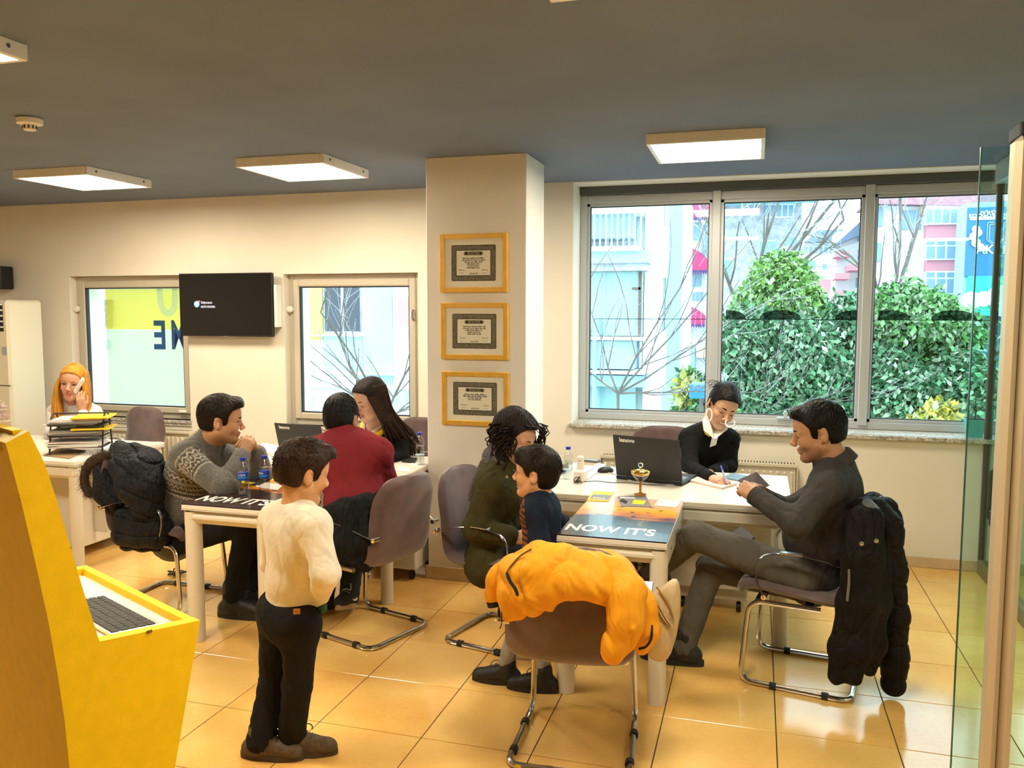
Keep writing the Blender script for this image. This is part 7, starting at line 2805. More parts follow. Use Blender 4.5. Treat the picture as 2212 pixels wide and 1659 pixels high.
def man_grey_shirt():
    J = jt(pel=(1752, 1250, 4.00), waist=(1775, 1165, 4.00), chest=(1800, 1085, 4.00), neck=(1808, 1010, 4.01),
           shL=(1790, 1052, 3.81), shR=(1803, 1040, 4.19), elL=(1722, 1130, 3.70), wrL=(1632, 1072, 3.84),
           elR=(1705, 1105, 4.26), wrR=(1648, 1072, 4.10), hipL=(1735, 1248, 3.88), hipR=(1730, 1258, 4.09),
           knL=(1502, 1156, 3.88), anL=(1408, 1236, 4.10), knR=(1535, 1226, 4.03), anR=(1477, 1398, 3.95))
    O = V3((J['pel'][0], J['pel'][1], 0))
    t = person('man in charcoal shirt and grey jeans sitting with crossed legs at the right', O)
    c = at(1768, 933, 4.0)
    H = head_frame((-0.95, 0.0, -0.22), (-0.20, 0, 1))
    s = 1.07
    hl = dict(d=at(1592, 1044, 3.93) - J['wrL'], palm=(0.0, 0.75, -0.35), thumb=(0, 0, 1), s=0.98, curl=(0.55, 0.75, 0.5), tcurl=0.35)
    hr = dict(d=at(1606, 1046, 4.03) - J['wrR'], palm=(0.0, -0.8, -0.2), thumb=(0, 0, 1), s=0.98, curl=(0.5, 0.7, 0.5), tcurl=0.3)
    body(t, O, J, H, c, s, 'man', 'closed', dict(L=hl, R=hr), stubble=0.55, neck_r=0.060, lips=(0.34, 0.14, 0.09))
    face_bits(t, O, H, c, s, 'closed', m_hair_black, 1.3)
    hair_cap(t, O, H, c, s, m_hair_black, 0.010, rough=0.0018, lift_front=0.004, seed=1, strands=420)
    m = cloth('charcoal_shirt_cloth', (0.052, 0.048, 0.046), 0.85, 0.35)
    def extra(F):
        nk = J['neck']
        ax = unit(c - nk)
        F.rc(nk + ax * 0.012, nk + ax * 0.035 + H[:, 0] * 0.02, 0.076, 0.073, 0.015)
    top(t, O, J, m, 'shirt', 1.0, 0.012, (0.066, 0.058, 0.043), 0.008, belly=0.02, extra=extra, cuff=0.92)
    shirt_collar(t, O, J, c, H, m)
    trousers(t, O, J, m_denim, 0.088, 0.066, 0.056, amp=0.008)
    shoe(t, O, J['anR'] + np.array([0, 0, -0.005]), (-0.95, 0.05, 0), 1.06, m_leather, m_rubber, floor_z=0.0)
    shoe(t, O, J['anL'], (-0.80, 0.25, -0.30), 1.06, m_leather, m_rubber)
    # cuff bands
    for sd in 'LR':
        a, b = J['el' + sd], J['wr' + sd]
        d = unit(b - a)
        MB().tube([b - d * 0.035, b - d * 0.028, b + d * 0.012], [0.042, 0.045, 0.044], 18).build('cuff', m, t, O)
    return J


JG = man_grey_shirt()


# ---- man in the patterned grey sweater at the left
def knit_mat():
    m = bpy.data.materials.new('patterned_grey_knit')
    m.use_nodes = True
    nt = m.node_tree
    b = nt.nodes['Principled BSDF']
    b.inputs['Roughness'].default_value = 0.9
    b.inputs['Sheen Weight'].default_value = 0.3
    a = nt.nodes.new('ShaderNodeAttribute')
    a.attribute_name = 'Col'
    tc = nt.nodes.new('ShaderNodeTexCoord')
    n = nt.nodes.new('ShaderNodeTexNoise')
    n.inputs['Scale'].default_value = 190
    n.inputs['Detail'].default_value = 3
    nt.links.new(tc.outputs['Object'], n.inputs['Vector'])
    r = nt.nodes.new('ShaderNodeMapRange')
    r.inputs[1].default_value = 0.32
    r.inputs[2].default_value = 0.68
    r.inputs[3].default_value = 0.45
    r.inputs[4].default_value = 1.6
    nt.links.new(n.outputs['Fac'], r.inputs[0])
    mx = nt.nodes.new('ShaderNodeMix')
    mx.data_type = 'RGBA'
    mx.blend_type = 'MULTIPLY'
    mx.inputs[0].default_value = 1
    nt.links.new(a.outputs['Color'], mx.inputs[6])
    nt.links.new(r.outputs[0], mx.inputs[7])
    nt.links.new(mx.outputs[2], b.inputs['Base Color'])
    bp = nt.nodes.new('ShaderNodeBump')
    bp.inputs['Strength'].default_value = 0.5
    bp.inputs['Distance'].default_value = 0.008
    nt.links.new(n.outputs['Fac'], bp.inputs['Height'])
    nt.links.new(bp.outputs[0], b.inputs['Normal'])
    return m


def man_grey_sweater():
    J = jt(pel=(378, 1160, 4.0), waist=(395, 1090, 4.0), chest=(418, 1015, 4.0), neck=(448, 958, 4.0),
           shR=(398, 988, 3.84), shL=(492, 982, 4.20), elR=(486, 1054, 3.78), wrR=(523, 984, 3.95), elL=(568, 1036, 4.16), wrL=(556, 978, 4.06),
           hipR=(395, 1165, 3.90), hipL=(405, 1150, 4.10), knR=(535, 1128, 3.88), knL=(560, 1122, 4.10), anR=(505, 1285, 3.86), anL=(548, 1262, 4.06))
    O = V3((J['pel'][0], J['pel'][1], 0))
    t = person('man in patterned grey sweater with hands clasped at his mouth', O)
    c = at(478, 908, 3.98)
    H = head_frame((0.84, 0.52, -0.10), (0.10, 0.05, 1))
    s = 1.07
    hr = dict(d=at(540, 950, 4.00) - J['wrR'], palm=(-0.2, 0.75, 0.2), thumb=(-0.7, 0, 0.7), s=0.97, curl=(0.75, 0.85, 0.4), tcurl=0.2)
    hl = dict(d=at(532, 944, 4.01) - J['wrL'], palm=(-0.3, -0.75, 0.1), thumb=(-0.6, 0, 0.7), s=0.97, curl=(0.85, 0.7, 0.4), tcurl=0.2)
    body(t, O, J, H, c, s, 'man2', 'open', dict(R=hr, L=hl), stubble=0.35, neck_r=0.058, lips=(0.36, 0.15, 0.10))
    face_bits(t, O, H, c, s, 'open', m_hair_black, 1.25, gaze=(0.05, 0.0))
    hair_cap(t, O, H, c, s, m_hair_dk, 0.013, rough=0.0018, lift_front=0.010, seed=2, strands=420)
    m = knit_mat()
    sh, el = J['shR'], J['elR']
    up = unit(J['neck'] - J['pel'])
    def colfn(v):
        base = np.array([0.095, 0.088, 0.078])
        col = np.tile(base, (len(v), 1))
        # fair isle bands run round the chest and upper sleeves
        h_ = (v - J['chest']) @ up
        sd = np.where(((v - J['chest']) @ unit(J['shL'] - J['shR'])) > 0, 1, 0)
        fwd = unit(np.cross(unit(J['shL'] - J['shR']), up))
        ang = np.arctan2((v - J['chest']) @ fwd, (v - J['chest']) @ unit(J['shL'] - J['shR']))
        u = ang * 0.19
        for elb, shd in ((J['elR'], J['shR']), (J['elL'], J['shL'])):
            ax = unit(elb - shd)
            q = (v - shd) @ ax
            rad = np.linalg.norm((v - shd) - q[:, None] * ax, axis=1)
            arm = (rad < 0.085) & (q > -0.02) & (q < np.linalg.norm(elb - shd) - 0.02)
            h_ = np.where(arm, 0.055 - q, h_)
            o1, o2, _ = ortho(ax)
            ua = np.arctan2((v - shd) @ o1, (v - shd) @ o2) * 0.062
            u = np.where(arm, ua, u)
            fore = (np.abs((v - elb) @ unit(J['wrR'] - elb)) < 0) & ~arm
        light, dark = np.array([0.40, 0.35, 0.27]), np.array([0.020, 0.018, 0.017])
        tri = lambda x, p_: np.abs(((x / p_) % 1.0) - 0.5) * 2
        far = np.minimum(np.linalg.norm(v - J['wrR'], axis=1), np.linalg.norm(v - J['wrL'], axis=1)) < 0.16
        H0 = -0.02
        bands = [(0.045, 0.008, 'l'), (0.018, 0.026, 'zl'), (-0.012, 0.022, 'm'), (-0.040, 0.024, 'zd'), (-0.066, 0.014, 'tri'), (-0.082, 0.010, 'd'), (-0.096, 0.012, 'l')]
        for zc, wd, kind in bands:
            rel = (h_ - (H0 + zc)) / wd
            inb = (np.abs(rel) < 0.5) & ~far
            if kind == 'l':
                pick = inb & (tri(u, 0.012) > 0.25)
                col[pick] = light
            elif kind == 'd':
                col[inb] = dark
            elif kind == 'm':
                pick = inb & (tri(u, 0.014) > 0.45)
                col[pick] = light * 0.85
            elif kind == 'zl':
                zz = np.abs(rel - 0.45 * (tri(u, 0.034) * 2 - 1) * 0.9)
                col[inb & (zz < 0.28)] = light
                col[inb & (zz >= 0.28)] = dark * 2.0
            elif kind == 'zd':
                zz = np.abs(rel - 0.45 * (tri(u, 0.030) * 2 - 1) * 0.9)
                col[inb & (zz < 0.25)] = light * 1.05
                col[inb & (zz >= 0.25)] = dark
            else:
                col[inb & (rel + 0.5 < tri(u, 0.018))] = light
                col[inb & (rel + 0.5 >= tri(u, 0.018))] = dark
        # dark shawl collar and placket
        L = v - J['neck']
        front = (L @ H[:, 0])
        lat = np.abs(L @ unit(np.cross(H[:, 0], up)))
        col[(front > 0.055) & (lat < 0.05) & (h_ > -0.05)] = np.array([0.012, 0.011, 0.011])
        return col
    def extra(F):
        nk = J['neck']
        ax = unit(c - nk)
        F.rc(nk - ax * 0.005, nk + ax * 0.045, 0.086, 0.078, 0.02)
        F.rc(nk + H[:, 0] * 0.04 + ax * 0.02, J['chest'] + H[:, 0] * 0.10 - up * 0.0, 0.05, 0.03, 0.03)
    top(t, O, J, m, 'sweater', 1.05, 0.016, (0.072, 0.066, 0.050), 0.007, res=0.0055, belly=0.015, extra=extra, colfn=colfn, cuff=0.97)
    trousers(t, O, J, m_blackcloth, 0.085, 0.066, 0.058)
    shoe(t, O, J['anR'], (0.88, 0.10, 0), 1.10, m_leather, m_rubber, floor_z=0.0, high=0.10)
    shoe(t, O, J['anL'], (0.88, 0.25, 0), 1.10, m_leather, m_rubber, floor_z=0.0, high=0.10)
    return J


JS = man_grey_sweater()


# ---- man in the red sweater, seen from behind
def man_red():
    J = jt(pel=(768, 1150, 3.87), waist=(765, 1085, 3.89), chest=(756, 1010, 3.94), neck=(742, 948, 3.97),
           shL=(684, 975, 3.97), shR=(820, 978, 3.95), elL=(628, 1048, 4.06), wrL=(672, 1040, 4.28), elR=(836, 1042, 4.10), wrR=(792, 1035, 4.34),
           hipL=(740, 1160, 3.90), hipR=(790, 1160, 3.84), knL=(715, 1165, 4.26), knR=(765, 1168, 4.20), anL=(700, 1290, 4.08), anR=(756, 1278, 4.10))
    O = V3((J['pel'][0], J['pel'][1], 0))
    t = person('man in dark red sweater leaning on the desk, seen from behind', O)
    c = at(737, 908, 4.03)
    H = head_frame((-0.10, 0.95, -0.28), (-0.05, 0.25, 1))
    s = 1.06
    hl = dict(d=(0.7, 0.5, -0.05), palm=(0, 0, -1), thumb=(0, 1, 0), curl=(0.3, 0.4, 0.3))
    hr = dict(d=(-0.7, 0.5, -0.05), palm=(0, 0, -1), thumb=(0, 1, 0), curl=(0.3, 0.4, 0.3))
    body(t, O, J, H, c, s, 'man', 'open', dict(L=hl, R=hr), stubble=0.4, neck_r=0.058)
    face_bits(t, O, H, c, s, 'open', m_hair_black, 1.2)
    hair_cap(t, O, H, c, s, m_hair_black, 0.012, rough=0.0018, seed=3, strands=420)
    m = cloth('dark_red_jersey', (0.205, 0.022, 0.030), 0.85, 0.22, var=0.10)
    top(t, O, J, m, 'sweater', 1.04, 0.016, (0.064, 0.056, 0.044), 0.007, belly=0.02)
    jm = cloth('dark_green_denim', (0.030, 0.036, 0.032), 0.85, 0.3)
    trousers(t, O, J, jm, 0.085, 0.064, 0.056)
    sm = mat('black_trainer_mesh', (0.020, 0.020, 0.020), 0.8, bump=0.3, bscale=140)
    sw = mat('tan_sole_rubber', (0.42, 0.30, 0.16), 0.7)
    lg = mat('white_shoe_print', (0.75, 0.70, 0.62), 0.5)
    shoe(t, O, J['anR'], (0.15, -0.9, 0.25), 1.0, sm, sw, swoosh=lg, high=0.03)
    shoe(t, O, J['anL'], (-0.35, -0.85, 0.25), 1.0, sm, sw, swoosh=lg, high=0.03)


man_red()


# ---- dark haired consultant behind the left desk
def woman_brunette():
    J = jt(pel=(850, 1050, 5.42), waist=(840, 1005, 5.36), chest=(822, 965, 5.20), neck=(812, 922, 5.08),
           shR=(772, 950, 5.10), shL=(868, 945, 5.16), elR=(765, 1000, 5.00), wrR=(800, 1005, 4.78), elL=(868, 990, 4.98), wrL=(822, 1000, 4.76),
           hipL=(875, 1055, 5.42), hipR=(825, 1055, 5.42), knL=(880, 1065, 5.05), knR=(830, 1065, 5.05), anL=(880, 1200, 5.1), anR=(830, 1200, 5.1))
    O = V3((J['pel'][0], J['pel'][1], 0))
    t = person('long haired woman in black top and yellow neckerchief behind the laptop', O)
    c = at(800, 864, 4.93)
    H = head_frame((-0.42, -0.82, -0.30), (-0.10, -0.22, 1))
    s = 1.08
    hl = dict(d=(-0.5, -0.5, -0.1), palm=(0, 0, -1), thumb=(-0.5, 0.5, 0), s=0.88, curl=(0.4, 0.5, 0.3))
    hr = dict(d=(0.5, -0.5, -0.1), palm=(0, 0, -1), thumb=(0.5, 0.5, 0), s=0.88, curl=(0.4, 0.5, 0.3))
    body(t, O, J, H, c, s, 'wom', 'closed', dict(L=hl, R=hr), female=True, neck_r=0.046, forearm=(0.026, 0.032, 0.022), lips=(0.42, 0.12, 0.10))
    face_bits(t, O, H, c, s, 'closed', m_hair_dk, 1.0)
    # long straight hair parted above the forehead, falling over the shoulders
    P = lambda x, y, z: c + H @ (np.array([x, y, z]) * s)
    line = ([-0.14, -0.03, 0.0, 0.03, 0.05, 0.07, 0.095, 0.12], [-0.09, -0.09, -0.085, -0.03, 0.035, 0.070, 0.088, 0.09])
    hair_cap(t, O, H, c, s, m_hair_dk, 0.013, line=line, rough=0.0018, seed=4)
    mb = MB()
    rnd = random.Random(8)
    ps = []
    for k in range(150):
        sd = 1 if k % 5 < 3 else -1
        a = rnd.uniform(0.0, 1.0)
        top_ = P(0.055 - 0.14 * a, sd * (0.02 + 0.055 * min(1, a * 2.2)), 0.115 - 0.04 * a)
        mid = P(0.052 - 0.125 * a, sd * (0.080 + 0.012 * rnd.random()), 0.0)
        low = P(0.040 - 0.115 * a, sd * (0.088 + 0.02 * rnd.random()), -0.11)
        if sd > 0:
            end = at(845 + 50 * a + rnd.uniform(-10, 10), 930 + rnd.uniform(0, 45), 5.06 + 0.12 * a)
            end2 = end + np.array([rnd.uniform(-0.02, 0.03), -0.02, -0.06 - 0.12 * rnd.random()])
        else:
            end = P(-0.03 - 0.06 * a, sd * 0.085, -0.20 - 0.05 * rnd.random())
            end2 = end + np.array([0.0, 0.0, -0.05])
        ps.append(catmull([top_, mid, low, end, end2], 4))
    locks(mb, ps, 0.0095)
    mb.build('long_locks', m_hair_br, t, O, smooth=179)
    m = cloth('black_jersey', (0.010, 0.010, 0.011), 0.85, 0.25)
    top(t, O, J, m, 'sweater', 0.90, 0.012, (0.056, 0.048, 0.036), 0.006, bust=0.9, pelvis=False)
    trousers(t, O, J, m_blackcloth, 0.08, 0.058, 0.05, g=0.95)
    for sd in 'LR':
        shoe(t, O, J['an' + sd] + np.array([0, 0, 0.02]), (0, -1, 0), 0.95, m_leather, m_rubber, floor_z=0.0)
    # neckerchief and pale inner collar
    sm = cloth('yellow_scarf_silk', (0.90, 0.56, 0.02), 0.45, 0.3)
    ax = unit(c - J['neck'])
    fw = unit(H[:, 0] - ax * (H[:, 0] @ ax))
    lf = np.cross(ax, fw)
    for nm, mm, r0, dz, rr in (('neckerchief', sm, 0.082, 0.000, 0.026), ('collar', mat('pink_white_collar', (0.72, 0.52, 0.46), 0.7), 0.068, 0.035, 0.014)):
        pts = []
        for q in range(28):
            a = 2 * math.pi * q / 28
            drop = 0.055 * max(0, math.cos(a)) ** 2
            pts.append(J['neck'] + fw * (r0 * math.cos(a) + 0.012) + lf * r0 * 0.95 * math.sin(a) + ax * (dz + 0.02 - drop))
        MB().tube(pts, [rr * (0.75 + 0.35 * max(0, math.cos(2 * math.pi * q / 28))) for q in range(28)], 8, closed=True).build(nm, mm, t, O, smooth=179)


woman_brunette()


# ---- blonde woman on the phone behind the far left desk
def woman_blonde():
    J = jt(pel=(180, 985, 5.36), waist=(175, 945, 5.32), chest=(168, 905, 5.25), neck=(160, 872, 5.18),
           shR=(120, 892, 5.22), shL=(203, 895, 5.22), elR=(112, 935, 5.02), wrR=(150, 940, 4.86), elL=(186, 932, 4.98), wrL=(178, 884, 5.00),
           hipL=(205, 985, 5.36), hipR=(155, 985, 5.36), knL=(205, 995, 5.0), knR=(155, 995, 5.0), anL=(205, 1110, 5.05), anR=(155, 1110, 5.05))
    O = V3((J['pel'][0], J['pel'][1], 0))
    t = person('blonde woman in white blouse talking on a white phone', O)
    c = at(158, 826, 5.10)
    H = head_frame((0.42, -0.88, -0.10), (0.10, 0.02, 1))
    s = 1.06
    hl = dict(d=at(170, 846, 4.97) - J['wrL'], palm=(-0.35, 0.55, 0.1), thumb=(0.2, 0.2, 0.8), s=0.86, curl=(0.5, 0.6, 0.4), tcurl=0.2)
    hr = dict(d=(0.7, -0.35, -0.05), palm=(0, 0, -1), thumb=(0, 0.7, 0.1), s=0.86)
    body(t, O, J, H, c, s, 'blonde', 'open', dict(L=hl, R=hr), female=True, neck_r=0.045, forearm=(0.025, 0.031, 0.022), lips=(0.42, 0.10, 0.08))
    face_bits(t, O, H, c, s, 'open', mat('light_brown_brow', (0.20, 0.09, 0.03), 0.7), 0.85)
    line = ([-0.14, -0.03, 0.0, 0.03, 0.05, 0.07, 0.095, 0.12], [-0.09, -0.09, -0.085, -0.03, 0.035, 0.072, 0.092, 0.094])
    hair_cap(t, O, H, c, s, m_hair_bl, 0.012, line=line, rough=0.0018, seed=5)
    P = lambda x, y, z: c + H @ (np.array([x, y, z]) * s)
    mb = MB()
    rnd = random.Random(9)
    ps = []
    for k in range(260):
        sd = 1 if k % 2 else -1
        a = rnd.uniform(0, 1.0)
        top_ = P(0.055 - 0.14 * a, sd * (0.012 + 0.06 * min(1, a * 2.2)), 0.112 - 0.04 * a)
        w2 = rnd.random()
        mid = P(0.052 - 0.12 * a, sd * (0.080 + 0.014 * w2), 0.0)
        low = P(0.055 - 0.10 * a, sd * (0.082 + 0.030 * w2), -0.11)
        end = P(0.060 - 0.07 * a, sd * (0.062 + 0.055 * w2), -0.20 - 0.03 * rnd.random())
        end2 = P(0.065 - 0.05 * a, sd * (0.040 + 0.070 * w2), -0.27 - 0.09 * rnd.random())
        ps.append(catmull([top_, mid, low, end, end2], 4))
    locks(mb, ps, 0.0095)
    mb.build('long_locks', m_hair_bl, t, O, smooth=179)
    m = cloth('white_blouse_cotton', (0.74, 0.68, 0.66), 0.8, 0.3)
    top(t, O, J, m, 'blouse', 0.90, 0.012, (0.056, 0.050, 0.036), 0.008, bust=0.9, pelvis=False, cuff=0.80)
    trousers(t, O, J, m_blackcloth, 0.08, 0.058, 0.05, g=0.95)
    for sd in 'LR':
        shoe(t, O, J['an' + sd] + np.array([0, 0, 0.02]), (0, -1, 0), 0.95, m_leather, m_rubber, floor_z=0.0)
    return J, H, c, s


JB = woman_blonde()


# ---- curly haired mother
def woman_curly():
    J = jt(pel=(1062, 1205, 3.98), waist=(1066, 1140, 3.99), chest=(1078, 1070, 4.0), neck=(1088, 1005, 4.0),
           shR=(1062, 1050, 3.85), shL=(1112, 1040, 4.16), elR=(1028, 1140, 3.82), wrR=(1105, 1160, 3.80), elL=(1130, 1120, 4.22), wrL=(1175, 1150, 4.10),
           hipR=(1078, 1212, 3.90), hipL=(1090, 1200, 4.08), knR=(1190, 1195, 3.92), knL=(1205, 1190, 4.10), anR=(1180, 1370, 3.95), anL=(1200, 1350, 4.12))
    O = V3((J['pel'][0], J['pel'][1], 0))
    t = person('curly haired woman in olive parka sitting behind the smaller boy', O)
    c = at(1112, 948, 3.99)
    H = head_frame((0.90, -0.25, -0.28), (0.24, -0.05, 1))
    s = 1.03
    hr = dict(d=(0.9, 0.1, 0), palm=(0, 0.6, -0.6), thumb=(0, 0.4, 0.6), s=0.9, curl=(0.4, 0.5, 0.4))
    hl = dict(d=(0.9, -0.2, 0), palm=(0, -0.6, -0.6), thumb=(0, -0.4, 0.6), s=0.9, curl=(0.4, 0.5, 0.4))
    body(t, O, J, H, c, s, 'wom', 'closed', dict(R=hr, L=hl), female=True, neck_r=0.046, forearm=(0.026, 0.032, 0.022))
    face_bits(t, O, H, c, s, 'closed', m_hair_dk, 0.9)
    P = lambda x, y, z: c + H @ (np.array([x, y, z]) * s)
    line = ([-0.14, -0.03, 0.0, 0.02, 0.04, 0.055, 0.075, 0.12], [-0.13, -0.13, -0.12, -0.06, 0.02, 0.055, 0.082, 0.09])
    hair_cap(t, O, H, c, s, m_hair_dk, 0.022, line=line, rough=0.006, seed=6, top=0.01, freq=60)
    mb = MB()
    rnd = random.Random(4)
    for k in range(190):
        a = rnd.uniform(-2.0, 2.0) + math.pi
        el = rnd.uniform(-0.2, 1.3)
        st = P(-0.02 + 0.105 * math.cos(a) * math.cos(el), 0.09 * math.sin(a) * math.cos(el), 0.035 + 0.105 * math.sin(el))
        drop = rnd.uniform(0.10, 0.19)
        outw = H @ np.array([math.cos(a), math.sin(a), 0])
        base = [st, st + outw * 0.025 + np.array([0, 0, -0.3 * drop]), st + outw * 0.035 + np.array([0, 0, -drop])]
        cl = catmull(base, 10)
        ph = rnd.uniform(0, 6.28)
        hr_ = rnd.uniform(0.006, 0.012)
        o1, o2, _ = ortho(unit(base[-1] - base[0]))
        pts = [p + (o1 * math.cos(ph + q * 0.95) + o2 * math.sin(ph + q * 0.95)) * hr_ * min(1, q / 4) for q, p in enumerate(cl)]
        mb.tube(pts, [0.0032] * (len(pts) - 1) + [0.001], 4)
    for k in range(26):
        st = P(0.07 + rnd.uniform(-0.01, 0.015), -0.02 + rnd.uniform(-0.05, 0.09), 0.105)
        tgt = P(0.10 + rnd.uniform(-0.02, 0.015), 0.075 + rnd.uniform(-0.01, 0.03), rnd.uniform(-0.05, 0.03))
        cl = catmull([st, (st + tgt) / 2 + H @ np.array([0.025, 0.015, 0.03]), tgt], 9)
        ph = rnd.uniform(0, 6.28)
        pts = [p + (H[:, 0] * math.cos(ph + q) + H[:, 1] * math.sin(ph + q)) * 0.007 * min(1, q / 5) for q, p in enumerate(cl)]
        mb.tube(pts, 0.0026, 4)
    mb.build('curls', m_hair_dk, t, O, smooth=179)
    m = cloth('olive_parka_cloth', (0.050, 0.043, 0.016), 0.8, 0.35)
    def extra(F):
        nk = J['neck']
        F.rc(nk + np.array([-0.03, -0.05, -0.005]), nk + np.array([-0.03, 0.06, -0.005]), 0.062, None, 0.03)
        F.rc(J['pel'] + np.array([0.0, -0.10, -0.02]), J['pel'] + np.array([0.16, -0.11, -0.03]), 0.10, 0.085, 0.05)
    top(t, O, J, m, 'parka', 1.0, 0.022, (0.070, 0.064, 0.052), 0.011, extra=extra, bust=0.6)
    trousers(t, O, J, cloth('dark_blue_denim', (0.03, 0.035, 0.05), 0.85, 0.3), 0.082, 0.062, 0.052)
    for sd in 'LR':
        shoe(t, O, J['an' + sd], (0.95, 0.0, 0), 0.95, m_leather, m_rubber, floor_z=0.0)
    # chunky grey scarf
    sc = mat('grey_chunky_knit', (0.13, 0.115, 0.12), 0.95, var=0.8, vscale=130, bump=0.8, bscale=120)
    mb = MB()
    ax = unit(c - J['neck'])
    fw = unit(H[:, 0] - ax * (H[:, 0] @ ax))
    lf = np.cross(ax, fw)
    for lp in range(2):
        pts = [J['neck'] + fw * (0.085 + 0.012 * lp) * math.cos(a) + lf * (0.088 + 0.01 * lp) * math.sin(a) + ax * (0.035 - 0.04 * lp - 0.03 * math.cos(a)) for a in np.linspace(0, 2 * math.pi, 25)[:-1]]
        mb.tube(pts, 0.028, 8, closed=True)
    mb.tube(catmull([J['neck'] - fw * 0.09, J['neck'] - fw * 0.12 + np.array([0, -0.03, -0.05]), J['chest'] - fw * 0.135 + np.array([-0.01, -0.05, -0.02]), J['chest'] - fw * 0.14 + np.array([-0.01, -0.06, -0.09])], 5), 0.026, 8)
    mb.build('scarf', sc, t, O, smooth=179)
    p = at(1095, 1030, 3.80)
    MB().lathe([(0.007, 0), (0.007, 0.004)], 10, M=Matrix.Translation(p - O) @ Matrix.Rotation(math.pi / 2, 4, 'X')).build('press_stud', mat('brass_stud', (0.45, 0.35, 0.18), 0.3, 0.9), t)


woman_curly()


# ---- smaller boy in the navy sweater
def boy_navy():
    J = jt(pel=(1168, 1215, 3.52), waist=(1170, 1165, 3.52), chest=(1168, 1118, 3.52), neck=(1166, 1078, 3.52),
           shL=(1158, 1104, 3.42), shR=(1182, 1098, 3.62), elL=(1166, 1170, 3.39), wrL=(1150, 1225, 3.36), elR=(1203, 1130, 3.70), wrR=(1218, 1125, 3.80),
           hipL=(1158, 1228, 3.47), hipR=(1176, 1225, 3.57), knL=(1120, 1335, 3.46), knR=(1172, 1335, 3.55), anL=(1094, 1428, 3.50), anR=(1172, 1448, 3.47))
    O = V3((J['pel'][0], J['pel'][1], 0))
    t = person('small boy in navy sweater standing at the orange poster table facing left', O)
    c = at(1158, 1022, 3.52)
    H = head_frame((-1.0, 0.06, 0.02), (-0.02, 0, 1))
    s = 0.90
    hl = dict(d=(0, 0, -1), palm=(0, 0.9, 0), thumb=(-1, 0, 0), s=0.62, curl=(0.3, 0.4, 0.3))
    hr = dict(d=(0.6, 0.4, -0.02), palm=(0, 0, -1), thumb=(-0.5, 0.5, 0), s=0.62, curl=(0.2, 0.2, 0.2))
    body(t, O, J, H, c, s, 'boy', 'open', dict(L=hl, R=hr), neck_r=0.046, forearm=(0.018, 0.024, 0.018), blush=0.3)
    face_bits(t, O, H, c, s, 'open', m_hair_dk, 0.8)
    hair_cap(t, O, H, c, s, m_hair_dk, 0.016, rough=0.0018, seed=7, lift_front=0.006, strands=420,
             line=([-0.12, -0.06, -0.035, -0.028, 0.004, 0.012, 0.030, 0.045, 0.065, 0.085, 0.12], [-0.062, -0.075, -0.060, 0.020, 0.020, -0.015, 0.0, 0.030, 0.045, 0.050, 0.055]))
    def colfn(v):
        col = np.tile(np.array([0.012, 0.017, 0.032]), (len(v), 1))
        px_ = np.array([(v - CP) @ CR, (v - CP) @ CU, (v - CP) @ CW])
        L = v - J['chest']
        r = (L[:, 0] + 0.075) ** 2 / 0.06 ** 2 + (L[:, 2] + 0.03) ** 2 / 0.13 ** 2
        stripe = (np.sin(L[:, 2] * 240) > -0.2)
        pick = (r < 1) & (L[:, 0] < -0.035) & stripe
        col[pick] = np.array([0.24, 0.07, 0.018])
        return col
    m = cloth('navy_sweatshirt', (0.012, 0.017, 0.032), 0.85, 0.25, attr='Col')
    top(t, O, J, m, 'sweater', 0.66, 0.010, (0.046, 0.042, 0.034), 0.006, res=0.006, colfn=colfn)
    trousers(t, O, J, cloth('light_grey_joggers', (0.30, 0.27, 0.24), 0.85, 0.35), 0.062, 0.050, 0.046, g=0.78)
    bm = mat('black_boot_leather', (0.014, 0.012, 0.010), 0.5, bump=0.3, bscale=80)
    shoe(t, O, J['anL'], (-0.95, -0.05, 0), 0.82, bm, m_rubber, floor_z=0.0, high=0.06)
    shoe(t, O, J['anR'], (-0.95, -0.10, 0), 0.82, bm, m_rubber, floor_z=0.0, high=0.06)


boy_navy()


